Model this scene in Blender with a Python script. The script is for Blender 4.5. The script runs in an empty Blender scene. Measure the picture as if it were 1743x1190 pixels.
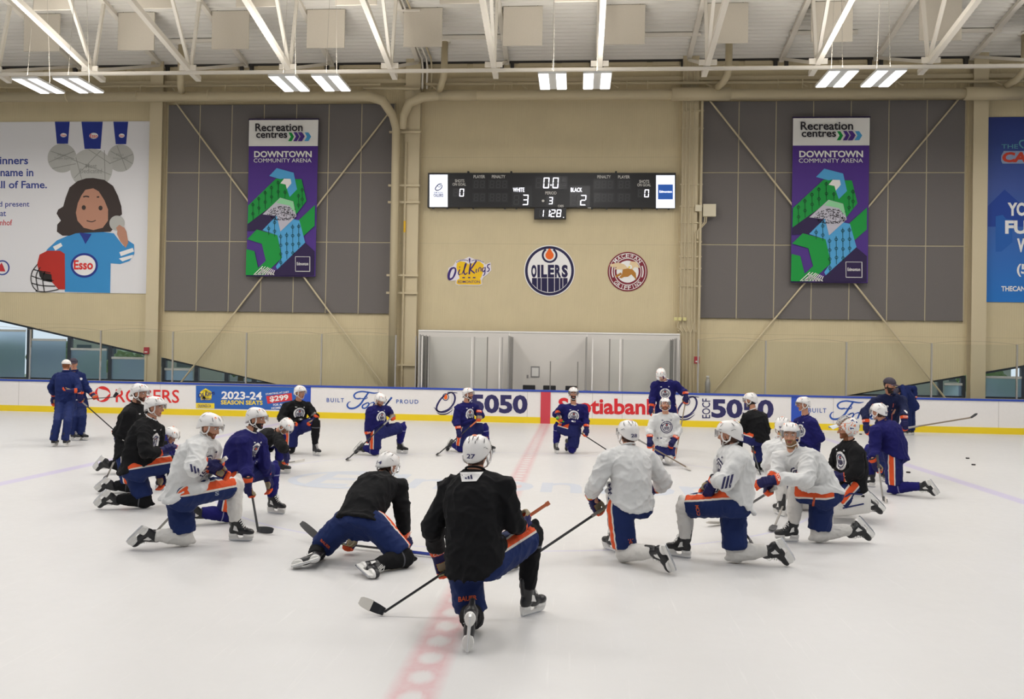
import bpy, bmesh, math, random
import numpy as np
from mathutils import Vector, Matrix, noise
from mathutils.bvhtree import BVHTree

SC = bpy.context.scene
COL = SC.collection
PI = math.pi

# ------------------------------------------------------------------ camera
# metric scene: X along the far boards (0 = centre line), Y away from the camera, Z up, ice at 0
CF, CYAW, CPITCH, CROLL, CX, CH = 1410.854, .0779, .010675, .01734, .9578, 2.04974
BY = 26.343            # ice-side face of the far boards
WY = 28.70             # far wall


def cam_axes():
    cy, sy, cp, sp = math.cos(CYAW), math.sin(CYAW), math.cos(CPITCH), math.sin(CPITCH)
    f = Vector((-sy * cp, cy * cp, sp))
    r = Vector((cy, sy, 0))
    u = r.cross(f)
    cr, sr = math.cos(CROLL), math.sin(CROLL)
    return cr * r + sr * u, -sr * r + cr * u, f


CR, CU, CFW = cam_axes()
CO = Vector((CX, 0, CH))
cd = bpy.data.cameras.new('camera')
cam = bpy.data.objects.new('camera', cd)
COL.objects.link(cam)
cd.sensor_width = 36.0
cd.lens = CF / 1743 * 36.0
cd.clip_end = 300
cam.matrix_world = Matrix(((CR.x, CU.x, -CFW.x, CO.x), (CR.y, CU.y, -CFW.y, CO.y), (CR.z, CU.z, -CFW.z, CO.z), (0, 0, 0, 1)))
SC.camera = cam


def on_y(px, py, Y):
    """where the photograph's pixel lies on the plane at depth Y (a survey of the photo)"""
    d = CFW + float((px - 871.5) / CF) * CR + float((595 - py) / CF) * CU
    return CO + d * float(Y / d.y)


# ------------------------------------------------------------------ view, world, light levels
SC.view_settings.view_transform = 'Standard'
SC.view_settings.look = 'None'
SC.view_settings.gamma = 1
SC.view_settings.use_curve_mapping = False
SC.view_settings.exposure = 0.0
LAMP_W = 90.0         # watts of each high-bay fitting
WORLD_K = 0.24
wd = bpy.data.worlds.new('world')
SC.world = wd
wd.use_nodes = True
bg = wd.node_tree.nodes['Background']
# open sky beyond the far wall, the dimmer rest of the hall on the camera's side
_n = wd.node_tree
_tc = _n.nodes.new('ShaderNodeTexCoord')
_sx = _n.nodes.new('ShaderNodeSeparateXYZ')
_mr = _n.nodes.new('ShaderNodeMapRange')
_mr.interpolation_type = 'SMOOTHSTEP'
_mr.inputs[1].default_value, _mr.inputs[2].default_value = .25, .7
_mr.inputs[3].default_value, _mr.inputs[4].default_value = WORLD_K, 1.0
_n.links.new(_tc.outputs['Generated'], _sx.inputs[0])
_n.links.new(_sx.outputs[1], _mr.inputs[0])
_n.links.new(_mr.outputs[0], bg.inputs[1])
bg.inputs[0].default_value = (0.86, 0.93, 1.0, 1)
sl = bpy.data.lights.new('daylight', 'SUN')         # daylight outside, on the far side of the wall
sl.energy, sl.angle, sl.color = 3.0, .5, (.9, .96, 1.0)
so = bpy.data.objects.new('daylight', sl)
COL.objects.link(so)
so.location = (0, 60, 40)
so.rotation_euler = Vector((.25, -.72, -.62)).to_track_quat('-Z', 'Y').to_euler()
try:
    SC.cycles.use_denoising = True
    SC.cycles.max_bounces = 8
    SC.cycles.transparent_max_bounces = 16
except Exception:
    pass

random.seed(7)

# ------------------------------------------------------------------ materials


def lin(c):
    if isinstance(c, str):
        c = c.lstrip('#')
        c = [int(c[i:i + 2], 16) / 255 for i in (0, 2, 4)]
    return tuple((x / 12.92 if x <= .04045 else ((x + .055) / 1.055) ** 2.4) for x in c[:3])


MATS = {}


def mat(name, col=None, rough=.6, metal=0., spec=.5, emit=None, emit_k=0., noise_k=0., noise_s=8., bump=0., bump_s=60., alpha=None):
    if name in MATS:
        return MATS[name]
    m = bpy.data.materials.new(name)
    m.use_nodes = True
    nt = m.node_tree
    b = nt.nodes['Principled BSDF']
    c = lin(col)
    b.inputs['Base Color'].default_value = (*c, 1)
    b.inputs['Roughness'].default_value = rough
    b.inputs['Metallic'].default_value = metal
    b.inputs['Specular IOR Level'].default_value = spec
    if emit:
        b.inputs['Emission Color'].default_value = (*lin(emit), 1)
        b.inputs['Emission Strength'].default_value = emit_k
    if noise_k or bump:
        tc = nt.nodes.new('ShaderNodeTexCoord')
    if noise_k:
        n = nt.nodes.new('ShaderNodeTexNoise')
        n.inputs['Scale'].default_value = noise_s
        n.inputs['Detail'].default_value = 6
        nt.links.new(tc.outputs['Object'], n.inputs['Vector'])
        mx = nt.nodes.new('ShaderNodeMix')
        mx.data_type = 'RGBA'
        mx.inputs[6].default_value = (*[x * (1 - noise_k) for x in c], 1)
        mx.inputs[7].default_value = (*[min(1, x * (1 + noise_k)) for x in c], 1)
        nt.links.new(n.outputs['Fac'], mx.inputs[0])
        nt.links.new(mx.outputs[2], b.inputs['Base Color'])
    if bump:
        n2 = nt.nodes.new('ShaderNodeTexNoise')
        n2.inputs['Scale'].default_value = bump_s
        n2.inputs['Detail'].default_value = 4
        nt.links.new(tc.outputs['Object'], n2.inputs['Vector'])
        bp = nt.nodes.new('ShaderNodeBump')
        bp.inputs['Strength'].default_value = bump
        bp.inputs['Distance'].default_value = .01
        nt.links.new(n2.outputs['Fac'], bp.inputs['Height'])
        nt.links.new(bp.outputs['Normal'], b.inputs['Normal'])
    MATS[name] = m
    return m


def N(nt, t, **kw):
    n = nt.nodes.new(t)
    for k, v in kw.items():
        if k.startswith('i_'):
            n.inputs[int(k[2:])].default_value = v
        else:
            setattr(n, k, v)
    return n


def math_node(nt, op, a, b=None, c=None, clamp=False):
    n = nt.nodes.new('ShaderNodeMath')
    n.operation = op
    n.use_clamp = clamp
    for i, v in enumerate((a, b, c)):
        if v is None:
            continue
        if isinstance(v, (int, float)):
            n.inputs[i].default_value = v
        else:
            nt.links.new(v, n.inputs[i])
    return n.outputs[0]


def mix_col(nt, fac, a, b):
    n = nt.nodes.new('ShaderNodeMix')
    n.data_type = 'RGBA'
    for i, v in ((0, fac), (6, a), (7, b)):
        if isinstance(v, (int, float)):
            n.inputs[i].default_value = v
        elif isinstance(v, tuple):
            n.inputs[i].default_value = (*v, 1) if len(v) == 3 else v
        else:
            nt.links.new(v, n.inputs[i])
    return n.outputs[2]


# ------------------------------------------------------------------ object helpers


def link(o, parent=None):
    COL.objects.link(o)
    if parent is not None:
        o.parent = parent
    return o


def tag(o, label=None, cat=None, group=None, kind=None):
    if label:
        o['label'] = label
    if cat:
        o['category'] = cat
    if group:
        o['group'] = group
    if kind:
        o['kind'] = kind
    return o


def empty(name, loc=(0, 0, 0), label=None, cat=None, group=None, kind=None):
    o = bpy.data.objects.new(name, None)
    o.empty_display_size = .1
    link(o)
    o.location = loc
    return tag(o, label, cat, group, kind)


def set_parent(o, parent):
    """parent keeping o where its vertices already stand in world space"""
    o.parent = parent
    p = parent
    off = Vector((0, 0, 0))
    while p is not None:
        off += Vector(p.location)
        p = p.parent
    o.location = -off
    return o


class MB:
    """collects shapes into ONE mesh"""

    def __init__(self):
        self.v, self.f, self.mi = [], [], []

    def add(self, vs, fs, mi=0):
        k = len(self.v)
        self.v += [tuple(p) for p in vs]
        self.f += [tuple(i + k for i in f) for f in fs]
        self.mi += [mi] * len(fs)
        return self

    def box(self, lo, hi, mi=0):
        x0, y0, z0 = lo
        x1, y1, z1 = hi
        vs = [(x0, y0, z0), (x1, y0, z0), (x1, y1, z0), (x0, y1, z0), (x0, y0, z1), (x1, y0, z1), (x1, y1, z1), (x0, y1, z1)]
        return self.add(vs, [(0, 3, 2, 1), (4, 5, 6, 7), (0, 1, 5, 4), (1, 2, 6, 5), (2, 3, 7, 6), (3, 0, 4, 7)], mi)

    def bar(self, a, b, w, h, up=(0, 0, 1), mi=0):
        a, b = Vector(a), Vector(b)
        d = (b - a).normalized()
        s = d.cross(Vector(up))
        if s.length < 1e-4:
            s = d.cross(Vector((1, 0, 0)))
        s.normalize()
        u = s.cross(d)
        vs = []
        for p in (a, b):
            for i, j in ((-1, -1), (1, -1), (1, 1), (-1, 1)):
                vs.append(p + s * (i * w / 2) + u * (j * h / 2))
        return self.add(vs, [(3, 2, 1, 0), (4, 5, 6, 7), (0, 1, 5, 4), (1, 2, 6, 5), (2, 3, 7, 6), (3, 0, 4, 7)], mi)

    def tube(self, pts, r, n=12, mi=0, cap=True):
        pts = [Vector(p) for p in pts]
        rs = r if isinstance(r, (list, tuple)) else [r] * len(pts)
        ref = None
        rings = []
        for i, p in enumerate(pts):
            d = (pts[min(i + 1, len(pts) - 1)] - pts[max(i - 1, 0)]).normalized()
            if ref is None:
                ref = d.orthogonal().normalized()
            ref = (ref - d * ref.dot(d)).normalized()
            b = d.cross(ref)
            rings.append([p + (ref * math.cos(2 * PI * k / n) + b * math.sin(2 * PI * k / n)) * rs[i] for k in range(n)])
        vs = [q for rg in rings for q in rg]
        fs = []
        for i in range(len(rings) - 1):
            for k in range(n):
                fs.append((i * n + k, i * n + (k + 1) % n, (i + 1) * n + (k + 1) % n, (i + 1) * n + k))
        if cap:
            fs.append(tuple(range(n - 1, -1, -1)))
            fs.append(tuple((len(rings) - 1) * n + k for k in range(n)))
        return self.add(vs, fs, mi)

    def poly(self, pts, thick=None, n=None, mi=0):
        """flat polygon; with thick it is extruded along n"""
        pts = [Vector(p) for p in pts]
        k = len(pts)
        if thick is None:
            return self.add(pts, [tuple(range(k))], mi)
        n = Vector(n) * thick
        fs = [tuple(range(k - 1, -1, -1)), tuple(range(k, 2 * k))] + [(i, (i + 1) % k, k + (i + 1) % k, k + i) for i in range(k)]
        return self.add(pts + [p + n for p in pts], fs, mi)

    def mesh(self, name, mats):
        me = bpy.data.meshes.new(name)
        me.from_pydata(self.v, [], self.f)
        for m in (mats if isinstance(mats, (list, tuple)) else [mats]):
            me.materials.append(m)
        if any(self.mi):
            me.polygons.foreach_set('material_index', self.mi)
        bm = bmesh.new()
        bm.from_mesh(me)
        bmesh.ops.recalc_face_normals(bm, faces=bm.faces)
        bm.to_mesh(me)
        bm.free()
        me.update()
        return me

    def build(self, name, mats, parent=None, smooth=False):
        me = self.mesh(name, mats)
        if smooth:
            me.polygons.foreach_set('use_smooth', [True] * len(me.polygons))
        o = bpy.data.objects.new(name, me)
        link(o)
        if parent is not None:
            set_parent(o, parent)
        return o


def smooth_by_angle(o, deg=40):
    me = o.data
    me.polygons.foreach_set('use_smooth', [True] * len(me.polygons))
    try:
        me.set_sharp_from_angle(angle=math.radians(deg))
    except Exception:
        pass


def finish(o, bevel=0.):
    if bevel:
        md = o.modifiers.new('edge', 'BEVEL')
        md.width = bevel
        md.segments = 2
        md.limit_method = 'ANGLE'
    return o


# ------------------------------------------------------------------ lettering
_TXT = {}


def text_shape(s, weight=0., shear=0., space=1.):
    """filled outline of a word as (verts2d, faces), unit box [0,1]x[0,1]"""
    key = (s, weight, shear, space)
    if key in _TXT:
        return _TXT[key]
    cu = bpy.data.curves.new('t', 'FONT')
    cu.body = s
    cu.size = 1
    cu.fill_mode = 'FRONT'
    cu.offset = weight
    cu.shear = shear
    cu.space_character = space
    cu.resolution_u = 3
    o = bpy.data.objects.new('t', cu)
    COL.objects.link(o)
    dg = bpy.context.evaluated_depsgraph_get()
    me = bpy.data.meshes.new_from_object(o.evaluated_get(dg))
    vs = np.array([v.co[:2] for v in me.vertices])
    fs = [tuple(p.vertices) for p in me.polygons]
    bpy.data.objects.remove(o)
    bpy.data.curves.remove(cu)
    bpy.data.meshes.remove(me)
    lo, hi = vs.min(0), vs.max(0)
    vs = (vs - lo) / (hi - lo)
    _TXT[key] = (vs, fs)
    return _TXT[key]


class Flat:
    """flat print on a plane facing the camera side (-Y): photo pixels are read onto the plane at depth Y"""

    def __init__(self, Y):
        self.Y = Y
        self.mb = MB()

    def P(self, px, py):
        return on_y(px, py, self.Y)

    def poly(self, pts):
        self.mb.poly([self.P(*p) for p in pts])
        return self

    def rect(self, x0, y0, x1, y1):
        return self.poly([(x0, y0), (x1, y0), (x1, y1), (x0, y1)])

    def ellipse(self, cx, cy, rx, ry, n=40, a0=0, a1=2 * PI):
        return self.poly([(cx + rx * math.cos(a0 + (a1 - a0) * i / n), cy + ry * math.sin(a0 + (a1 - a0) * i / n)) for i in range(n)])

    def strip(self, A, B, closed=False):
        k = len(A)
        vs = [self.P(*p) for p in A] + [self.P(*p) for p in B]
        fs = [(i, (i + 1) % k, k + (i + 1) % k, k + i) for i in range(k if closed else k - 1)]
        self.mb.add(vs, fs)
        return self

    def ring(self, cx, cy, rx, ry, w, n=48, a0=0, a1=2 * PI):
        full = abs(a1 - a0 - 2 * PI) < 1e-6
        m = n if full else n + 1
        A = [(cx + rx * math.cos(a0 + (a1 - a0) * i / n), cy + ry * math.sin(a0 + (a1 - a0) * i / n)) for i in range(m)]
        B = [(cx + (rx - w) * math.cos(a0 + (a1 - a0) * i / n), cy + (ry - w) * math.sin(a0 + (a1 - a0) * i / n)) for i in range(m)]
        return self.strip(A, B, full)

    def stroke(self, pts, w, sub=6):
        """brush stroke through points; w a number or a width at every point"""
        k = len(pts)
        ws = w if isinstance(w, (list, tuple)) else [w] * k
        P = [Vector((*p, 0)) for p in pts]
        out, wo = [], []
        for i in range(k - 1):
            p0, p1, p2, p3 = P[max(i - 1, 0)], P[i], P[i + 1], P[min(i + 2, k - 1)]
            for j in range(sub):
                t = j / sub
                out.append(.5 * ((2 * p1) + (p2 - p0) * t + (2 * p0 - 5 * p1 + 4 * p2 - p3) * t * t + (3 * p1 - p0 - 3 * p2 + p3) * t ** 3))
                wo.append(ws[i] * (1 - t) + ws[i + 1] * t)
        out.append(P[-1])
        wo.append(ws[-1])
        A, B = [], []
        for i, p in enumerate(out):
            d = out[min(i + 1, len(out) - 1)] - out[max(i - 1, 0)]
            d.normalize()
            q = Vector((-d.y, d.x, 0)) * wo[i] / 2
            A.append((p.x + q.x, p.y + q.y))
            B.append((p.x - q.x, p.y - q.y))
        return self.strip(A, B)

    def text(self, s, x0, y0, x1, y1, weight=0., shear=0., space=1., rot=0., dy=0.):
        """word fitted to the pixel box (y0 top, y1 bottom); dy drops its right end"""
        vs, fs = text_shape(s, weight, shear, space)
        cx, cy = (x0 + x1) / 2, (y0 + y1) / 2
        out = []
        for u, v in vs:
            x, y = x0 + (x1 - x0) * u, y1 + (y0 - y1) * v + dy * u
            if rot:
                c, s_ = math.cos(rot), math.sin(rot)
                x, y = cx + (x - cx) * c - (y - cy) * s_, cy + (x - cx) * s_ + (y - cy) * c
            out.append(self.P(x, y))
        self.mb.add(out, fs)
        return self

    def arc_text(self, s, cx, cy, r, h, a0, a1, weight=0., inside=False):
        """letters round a circle, a0..a1 in degrees (0 = right, 90 = up in the photo)"""
        n = len(s)
        for i, ch in enumerate(s):
            if ch == ' ':
                continue
            a = math.radians(a0 + (a1 - a0) * (i + .5) / n)
            vs, fs = text_shape(ch, weight)
            wd = abs(math.radians(a1 - a0)) * r / n * .8
            if ch == 'I':
                wd *= .2
            up = -1 if inside else 1
            rad = Vector((math.cos(a), -math.sin(a))) * up
            tan = Vector((-rad.y, rad.x))
            c = Vector((cx, cy)) + Vector((math.cos(a), -math.sin(a))) * r
            out = []
            for u, v in vs:
                q = c + tan * ((u - .5) * wd) + rad * ((v - .5) * h)
                out.append(self.P(q.x, q.y))
            self.mb.add(out, fs)
        return self

    def done(self, name, m, parent, label=None):
        me = bpy.data.meshes.new(name)
        me.from_pydata(self.mb.v, [], self.mb.f)
        me.materials.append(m)
        # all prints face the rink
        bm = bmesh.new()
        bm.from_mesh(me)
        bm.normal_update()
        for f in bm.faces:
            if f.normal.y > 0:
                f.normal_flip()
        bm.to_mesh(me)
        bm.free()
        o = bpy.data.objects.new(name, me)
        link(o)
        if parent is not None:
            set_parent(o, parent)
        if label:
            o['label'] = label
        return o


def flat_mat(name, col, rough=.55):
    return mat(name, col, rough=rough, spec=.3)

# ================================================================== THE HALL
# ---- ice sheet: paint under the ice is part of its surface


def ice_material():
    m = bpy.data.materials.new('ice')
    m.use_nodes = True
    nt = m.node_tree
    b = nt.nodes['Principled BSDF']
    geo = N(nt, 'ShaderNodeNewGeometry')
    sep = N(nt, 'ShaderNodeSeparateXYZ')
    nt.links.new(geo.outputs['Position'], sep.inputs[0])
    X, Y = sep.outputs[0], sep.outputs[1]
    big = N(nt, 'ShaderNodeTexNoise')
    big.inputs['Scale'].default_value = .35
    big.inputs['Detail'].default_value = 4
    nt.links.new(geo.outputs['Position'], big.inputs['Vector'])
    fine = N(nt, 'ShaderNodeTexNoise')
    fine.inputs['Scale'].default_value = 7
    fine.inputs['Detail'].default_value = 8
    fine.inputs['Roughness'].default_value = .7
    nt.links.new(geo.outputs['Position'], fine.inputs['Vector'])
    scr = N(nt, 'ShaderNodeTexNoise')          # long skate scratches
    mp = N(nt, 'ShaderNodeMapping')
    mp.inputs['Rotation'].default_value = (0, 0, .5)
    mp.inputs['Scale'].default_value = (26, 1.1, 1)
    nt.links.new(geo.outputs['Position'], mp.inputs[0])
    scr.inputs['Scale'].default_value = 1.0
    scr.inputs['Detail'].default_value = 5
    nt.links.new(mp.outputs[0], scr.inputs['Vector'])
    base = mix_col(nt, big.outputs['Fac'], lin('#cbcac9'), lin('#d6d5d5'))
    f2 = math_node(nt, 'MULTIPLY', fine.outputs['Fac'], .16)
    base = mix_col(nt, f2, base, lin('#c8c5c2'))
    sc = math_node(nt, 'SUBTRACT', scr.outputs['Fac'], .62)
    sc = math_node(nt, 'MULTIPLY', sc, 1.6, clamp=True)
    base = mix_col(nt, sc, base, lin('#eceae8'))

    def band(coord, c, half, soft):
        d = math_node(nt, 'ABSOLUTE', math_node(nt, 'SUBTRACT', coord, c))
        return math_node(nt, 'DIVIDE', math_node(nt, 'SUBTRACT', half, d), soft, clamp=True)
    # centre red line: faded, with a row of white lozenges down its middle
    red = band(X, 0, .185, .09)
    fr = math_node(nt, 'FRACT', math_node(nt, 'DIVIDE', Y, .34))
    wob = math_node(nt, 'MULTIPLY', math_node(nt, 'SUBTRACT', scr.outputs['Fac'], .5), .9)
    dy = math_node(nt, 'DIVIDE', math_node(nt, 'ADD', math_node(nt, 'SUBTRACT', fr, .5), math_node(nt, 'MULTIPLY', wob, .35)), .34)
    dx = math_node(nt, 'DIVIDE', math_node(nt, 'ADD', X, math_node(nt, 'MULTIPLY', wob, .05)), .085)
    e = math_node(nt, 'ADD', math_node(nt, 'MULTIPLY', dx, dx), math_node(nt, 'MULTIPLY', dy, dy))
    hole = math_node(nt, 'MULTIPLY', math_node(nt, 'SUBTRACT', 1.35, e), .95, clamp=True)
    keep = math_node(nt, 'SUBTRACT', 1.0, math_node(nt, 'MULTIPLY', hole, .93))
    wear = math_node(nt, 'ADD', math_node(nt, 'MULTIPLY', fine.outputs['Fac'], .9), .12)
    rf = math_node(nt, 'MULTIPLY', math_node(nt, 'MULTIPLY', red, keep), math_node(nt, 'MULTIPLY', wear, .80))
    base = mix_col(nt, rf, base, lin('#c9808a'))
    # blue lines
    for c in (-7.77, 7.77):
        bf = math_node(nt, 'MULTIPLY', band(X, c, .152, .06), .5)
        base = mix_col(nt, bf, base, lin('#b7a9d8'))
    # centre circle
    dxc = math_node(nt, 'MULTIPLY', X, X)
    yc = math_node(nt, 'SUBTRACT', Y, BY - 12.95)
    rr = math_node(nt, 'SQRT', math_node(nt, 'ADD', dxc, math_node(nt, 'MULTIPLY', yc, yc)))
    cf = math_node(nt, 'MULTIPLY', band(rr, 4.57, .03, .02), .45)
    base = mix_col(nt, cf, base, lin('#b3b0dd'))
    nt.links.new(base, b.inputs['Base Color'])
    ro = math_node(nt, 'ADD', math_node(nt, 'MULTIPLY', fine.outputs['Fac'], .25), .22)
    nt.links.new(ro, b.inputs['Roughness'])
    b.inputs['Specular IOR Level'].default_value = .28
    bp = N(nt, 'ShaderNodeBump')
    bp.inputs['Strength'].default_value = .12
    bp.inputs['Distance'].default_value = .01
    nt.links.new(fine.outputs['Fac'], bp.inputs['Height'])
    nt.links.new(bp.outputs['Normal'], b.inputs['Normal'])
    return m


ICE = ice_material()
fl = MB().add([(-30, -4, 0), (30, -4, 0), (30, BY, 0), (-30, BY, 0)], [(0, 1, 2, 3)]).build('floor', ICE)
tag(fl, 'white ice sheet with faded red centre line and pale blue lines', 'ice', kind='structure')
# pale city word frozen into the centre circle
vs, fs = text_shape('Edmonton', .012)
mb = MB()
mb.add([(-3.3 + 6.6 * u, 12.75 + 1.5 * v, .0015) for u, v in vs], fs)
ic = mb.build('ice_lettering', mat('ice_letter', '#c0c5cf', rough=.4, noise_k=.05, noise_s=3), fl)
# swash round the first letter
mb = MB()
A = [(-2.75 + 1.0 * math.cos(a), 13.5 + .98 * math.sin(a), .002) for a in np.linspace(.5, 5.6, 30)]
B = [(-2.75 + .86 * math.cos(a), 13.5 + .80 * math.sin(a), .002) for a in np.linspace(.5, 5.6, 30)]
mb.add(A + B, [(i, i + 1, 31 + i, 30 + i) for i in range(29)])
mb.build('ice_swash', MATS['ice_letter'], fl)
fb = MB().box((-30, BY + .12, -.05), (30, WY, .02)).build('floor_walkway', mat('concrete', '#8d8a85', rough=.8, noise_k=.08))
tag(fb, 'grey concrete walkway between rink boards and back wall', 'floor', kind='structure')

# ---- back wall of beige metal cladding with sloping window openings


def clad(name, col):
    m = bpy.data.materials.new(name)
    m.use_nodes = True
    nt = m.node_tree
    b = nt.nodes['Principled BSDF']
    geo = N(nt, 'ShaderNodeNewGeometry')
    sep = N(nt, 'ShaderNodeSeparateXYZ')
    nt.links.new(geo.outputs['Position'], sep.inputs[0])
    w = math_node(nt, 'SINE', math_node(nt, 'MULTIPLY', sep.outputs[0], 2 * PI / .075))
    z = math_node(nt, 'FRACT', math_node(nt, 'DIVIDE', math_node(nt, 'ADD', sep.outputs[2], .02), 3.02))
    seam = math_node(nt, 'LESS_THAN', z, .006)
    n = N(nt, 'ShaderNodeTexNoise')
    n.inputs['Scale'].default_value = 1.4
    n.inputs['Detail'].default_value = 6
    nt.links.new(geo.outputs['Position'], n.inputs['Vector'])
    c = lin(col)
    base = mix_col(nt, n.outputs['Fac'], tuple(x * .93 for x in c), tuple(x * 1.07 for x in c))
    base = mix_col(nt, math_node(nt, 'MULTIPLY', seam, .35), base, tuple(x * .55 for x in c))
    nt.links.new(base, b.inputs['Base Color'])
    b.inputs['Roughness'].default_value = .62
    b.inputs['Specular IOR Level'].default_value = .25
    bp = N(nt, 'ShaderNodeBump')
    bp.inputs['Strength'].default_value = .25
    bp.inputs['Distance'].default_value = .006
    nt.links.new(w, bp.inputs['Height'])
    nt.links.new(bp.outputs['Normal'], b.inputs['Normal'])
    MATS[name] = m
    return m


BEIGE = clad('beige_cladding', '#cfc09c')
STEEL = mat('beige_steel', '#cbbd9d', rough=.5, spec=.3)
DARKSTEEL = mat('dark_steel', '#3b3835', rough=.6)


def slopeL(x):
    return .97 - .2057 * (x + 9.52)


def slopeR(x):
    return 1.29 + .196 * (x - 11.51)


SILL = .99
xl0 = -9.63
xr0 = 9.99
XL, XR, ZT = -44.0, 40.0, 12.48
mb = MB()


def wallquad(x0, x1, z0a, z0b, z1):
    mb.add([(x0, WY, z0a), (x1, WY, z0b), (x1, WY, z1), (x0, WY, z1)], [(0, 1, 2, 3)])
    mb.add([(x0, WY + .3, z0a), (x1, WY + .3, z0b), (x1, WY + .3, z1), (x0, WY + .3, z1)], [(3, 2, 1, 0)])


wallquad(XL, XR, 0, 0, SILL)
wallquad(XL, -23, slopeL(-23), slopeL(-23), ZT)
wallquad(-23, xl0, slopeL(-23), SILL, ZT)
wallquad(XL, -23, SILL, SILL, slopeL(-23))
wallquad(xl0, xr0, SILL, SILL, ZT)
wallquad(xr0, 21, SILL, slopeR(21), ZT)
wallquad(21, XR, SILL, SILL, ZT)
# reveals of the openings
for a, b_ in (((-23, SILL), (xl0, SILL)), ((-23, slopeL(-23)), (xl0, SILL)), ((xr0, SILL), (21, SILL)), ((xr0, SILL), (21, slopeR(21)))):
    mb.add([(a[0], WY, a[1]), (b_[0], WY, b_[1]), (b_[0], WY + .3, b_[1]), (a[0], WY + .3, a[1])], [(0, 1, 2, 3)])
wall = mb.build('wall_back', BEIGE)
tag(wall, 'beige corrugated metal back wall behind the rink boards', 'wall', kind='structure')

# ---- columns, brackets
for k, (xa, xb, lab) in enumerate(((-14.36, -13.9, 'beige steel column beside the white poster with the child'), (-5.13, -4.6, 'beige steel column behind the fat drain pipe'),
                                   (4.42, 5.0, 'beige steel column covered by thin conduits'), (13.9, 14.37, 'beige steel column beside the blue poster'))):
    mb = MB()
    if k == 2:
        mb.box((4.42, 28.42, 0), (4.95, WY - .002, ZT))
    else:
        mb.box((xa, 28.38, 0), (xb, 28.42, ZT)).box((xa + .2, 28.42, 0), (xb - .2, 28.66, ZT)).box((xa, 28.66, 0), (xb, WY - .002, ZT))
    c = mb.build('column', STEEL)
    tag(c, lab, 'column', kind='structure')
    # eave stub above with bolt holes
# ---- windows (sloping heads), shades and outdoors
SHADE = bpy.data.materials.new('window_shade')
SHADE.use_nodes = True
_nt = SHADE.node_tree
_b = _nt.nodes['Principled BSDF']
_b.inputs['Base Color'].default_value = (*lin('#7f95ac'), 1)
_b.inputs['Roughness'].default_value = .8
_tr = N(_nt, 'ShaderNodeBsdfRefraction')
_tr.inputs[0].default_value = (.72, .82, .92, 1)
_tr.inputs['Roughness'].default_value = .30
_tr.inputs['IOR'].default_value = 1.25
_tl = N(_nt, 'ShaderNodeBsdfTranslucent')
_tl.inputs[0].default_value = (*lin('#a5bdd6'), 1)
_m1 = N(_nt, 'ShaderNodeMixShader')
_m1.inputs[0].default_value = .45
_nt.links.new(_b.outputs[0], _m1.inputs[1])
_nt.links.new(_tl.outputs[0], _m1.inputs[2])
_m2 = N(_nt, 'ShaderNodeMixShader')
_m2.inputs[0].default_value = .62
_nt.links.new(_m1.outputs[0], _m2.inputs[1])
_nt.links.new(_tr.outputs[0], _m2.inputs[2])
_nt.links.new(_m2.outputs[0], _nt.nodes['Material Output'].inputs[0])


def glass_mat(name, tint, refl):
    m = bpy.data.materials.new(name)
    m.use_nodes = True
    nt = m.node_tree
    nt.nodes.remove(nt.nodes['Principled BSDF'])
    t = N(nt, 'ShaderNodeBsdfTransparent')
    t.inputs[0].default_value = (*tint, 1)
    g = N(nt, 'ShaderNodeBsdfGlossy')
    g.inputs['Roughness'].default_value = .03
    fr = N(nt, 'ShaderNodeFresnel')
    fr.inputs[0].default_value = refl
    mx = N(nt, 'ShaderNodeMixShader')
    nt.links.new(fr.outputs[0], mx.inputs[0])
    nt.links.new(t.outputs[0], mx.inputs[1])
    nt.links.new(g.outputs[0], mx.inputs[2])
    nt.links.new(mx.outputs[0], nt.nodes['Material Output'].inputs[0])
    MATS[name] = m
    return m


PANE = glass_mat('window_glass', (.86, .93, .97), 1.4)
FRAME = mat('window_frame', '#3a4048', rough=.4, metal=.3)
RAIL = mat('shade_rail', '#b9bab6', rough=.5)
wins = [(-23, -14.42, slopeL, [-20.45, -18.95, -17.4, -15.85], 1), (-13.86, xl0, slopeL, [-12.62, -11.5, -10.5], 2),
        (xr0, 13.86, slopeR, [11.75, 13.1], 3), (14.42, 21, slopeR, [15.75, 17.2, 18.7], 4)]
for x0, x1, sl, mul, k in wins:
    w = empty('window_%d' % k, (x0, WY + .12, SILL), kind='structure')
    yA, yB = WY + .06, WY + .16
    mb = MB()
    mb.box((x0, yA, SILL), (x1, yB, SILL + .07))
    mb.bar((x0, (yA + yB) / 2, max(sl(x0), SILL + .04) - .04), (x1, (yA + yB) / 2, max(sl(x1), SILL + .04) - .04), .1, .07)
    for xm in mul + ([x0 + .03] if k != 3 else [x1 - .03]):
        if sl(xm) - SILL > .1:
            mb.box((xm - .075, yA - .02, SILL), (xm + .075, yB, sl(xm) - .02))
    mb.build('window_frame', FRAME, w)
    MB().add([(x0, yA + .07, SILL), (x1, yA + .07, SILL), (x1, yA + .07, max(sl(x1), SILL + .01)), (x0, yA + .07, max(sl(x0), SILL + .01))], [(0, 1, 2, 3)]).build('window_pane', PANE, w)
    ed = sorted([x0] + mul + [x1])
    for a, b_ in zip(ed[:-1], ed[1:]):
        low = min(sl(a), sl(b_)) - .1
        if low - SILL < .3:
            continue
        lo_x, hi_x = (a + .07, b_ - .12) if sl is slopeL else (a + .12, b_ - .07)
        s = MB().box((lo_x, yA - .05, low - .1), (hi_x, yA - .015, low - .02)).build('shade_rail', RAIL, w)
        MB().add([(lo_x, yA - .03, SILL + .06), (hi_x, yA - .03, SILL + .06), (hi_x, yA - .03, low - .1), (lo_x, yA - .03, low - .1)], [(0, 1, 2, 3)]).build('window_shade', SHADE, s)
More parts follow.
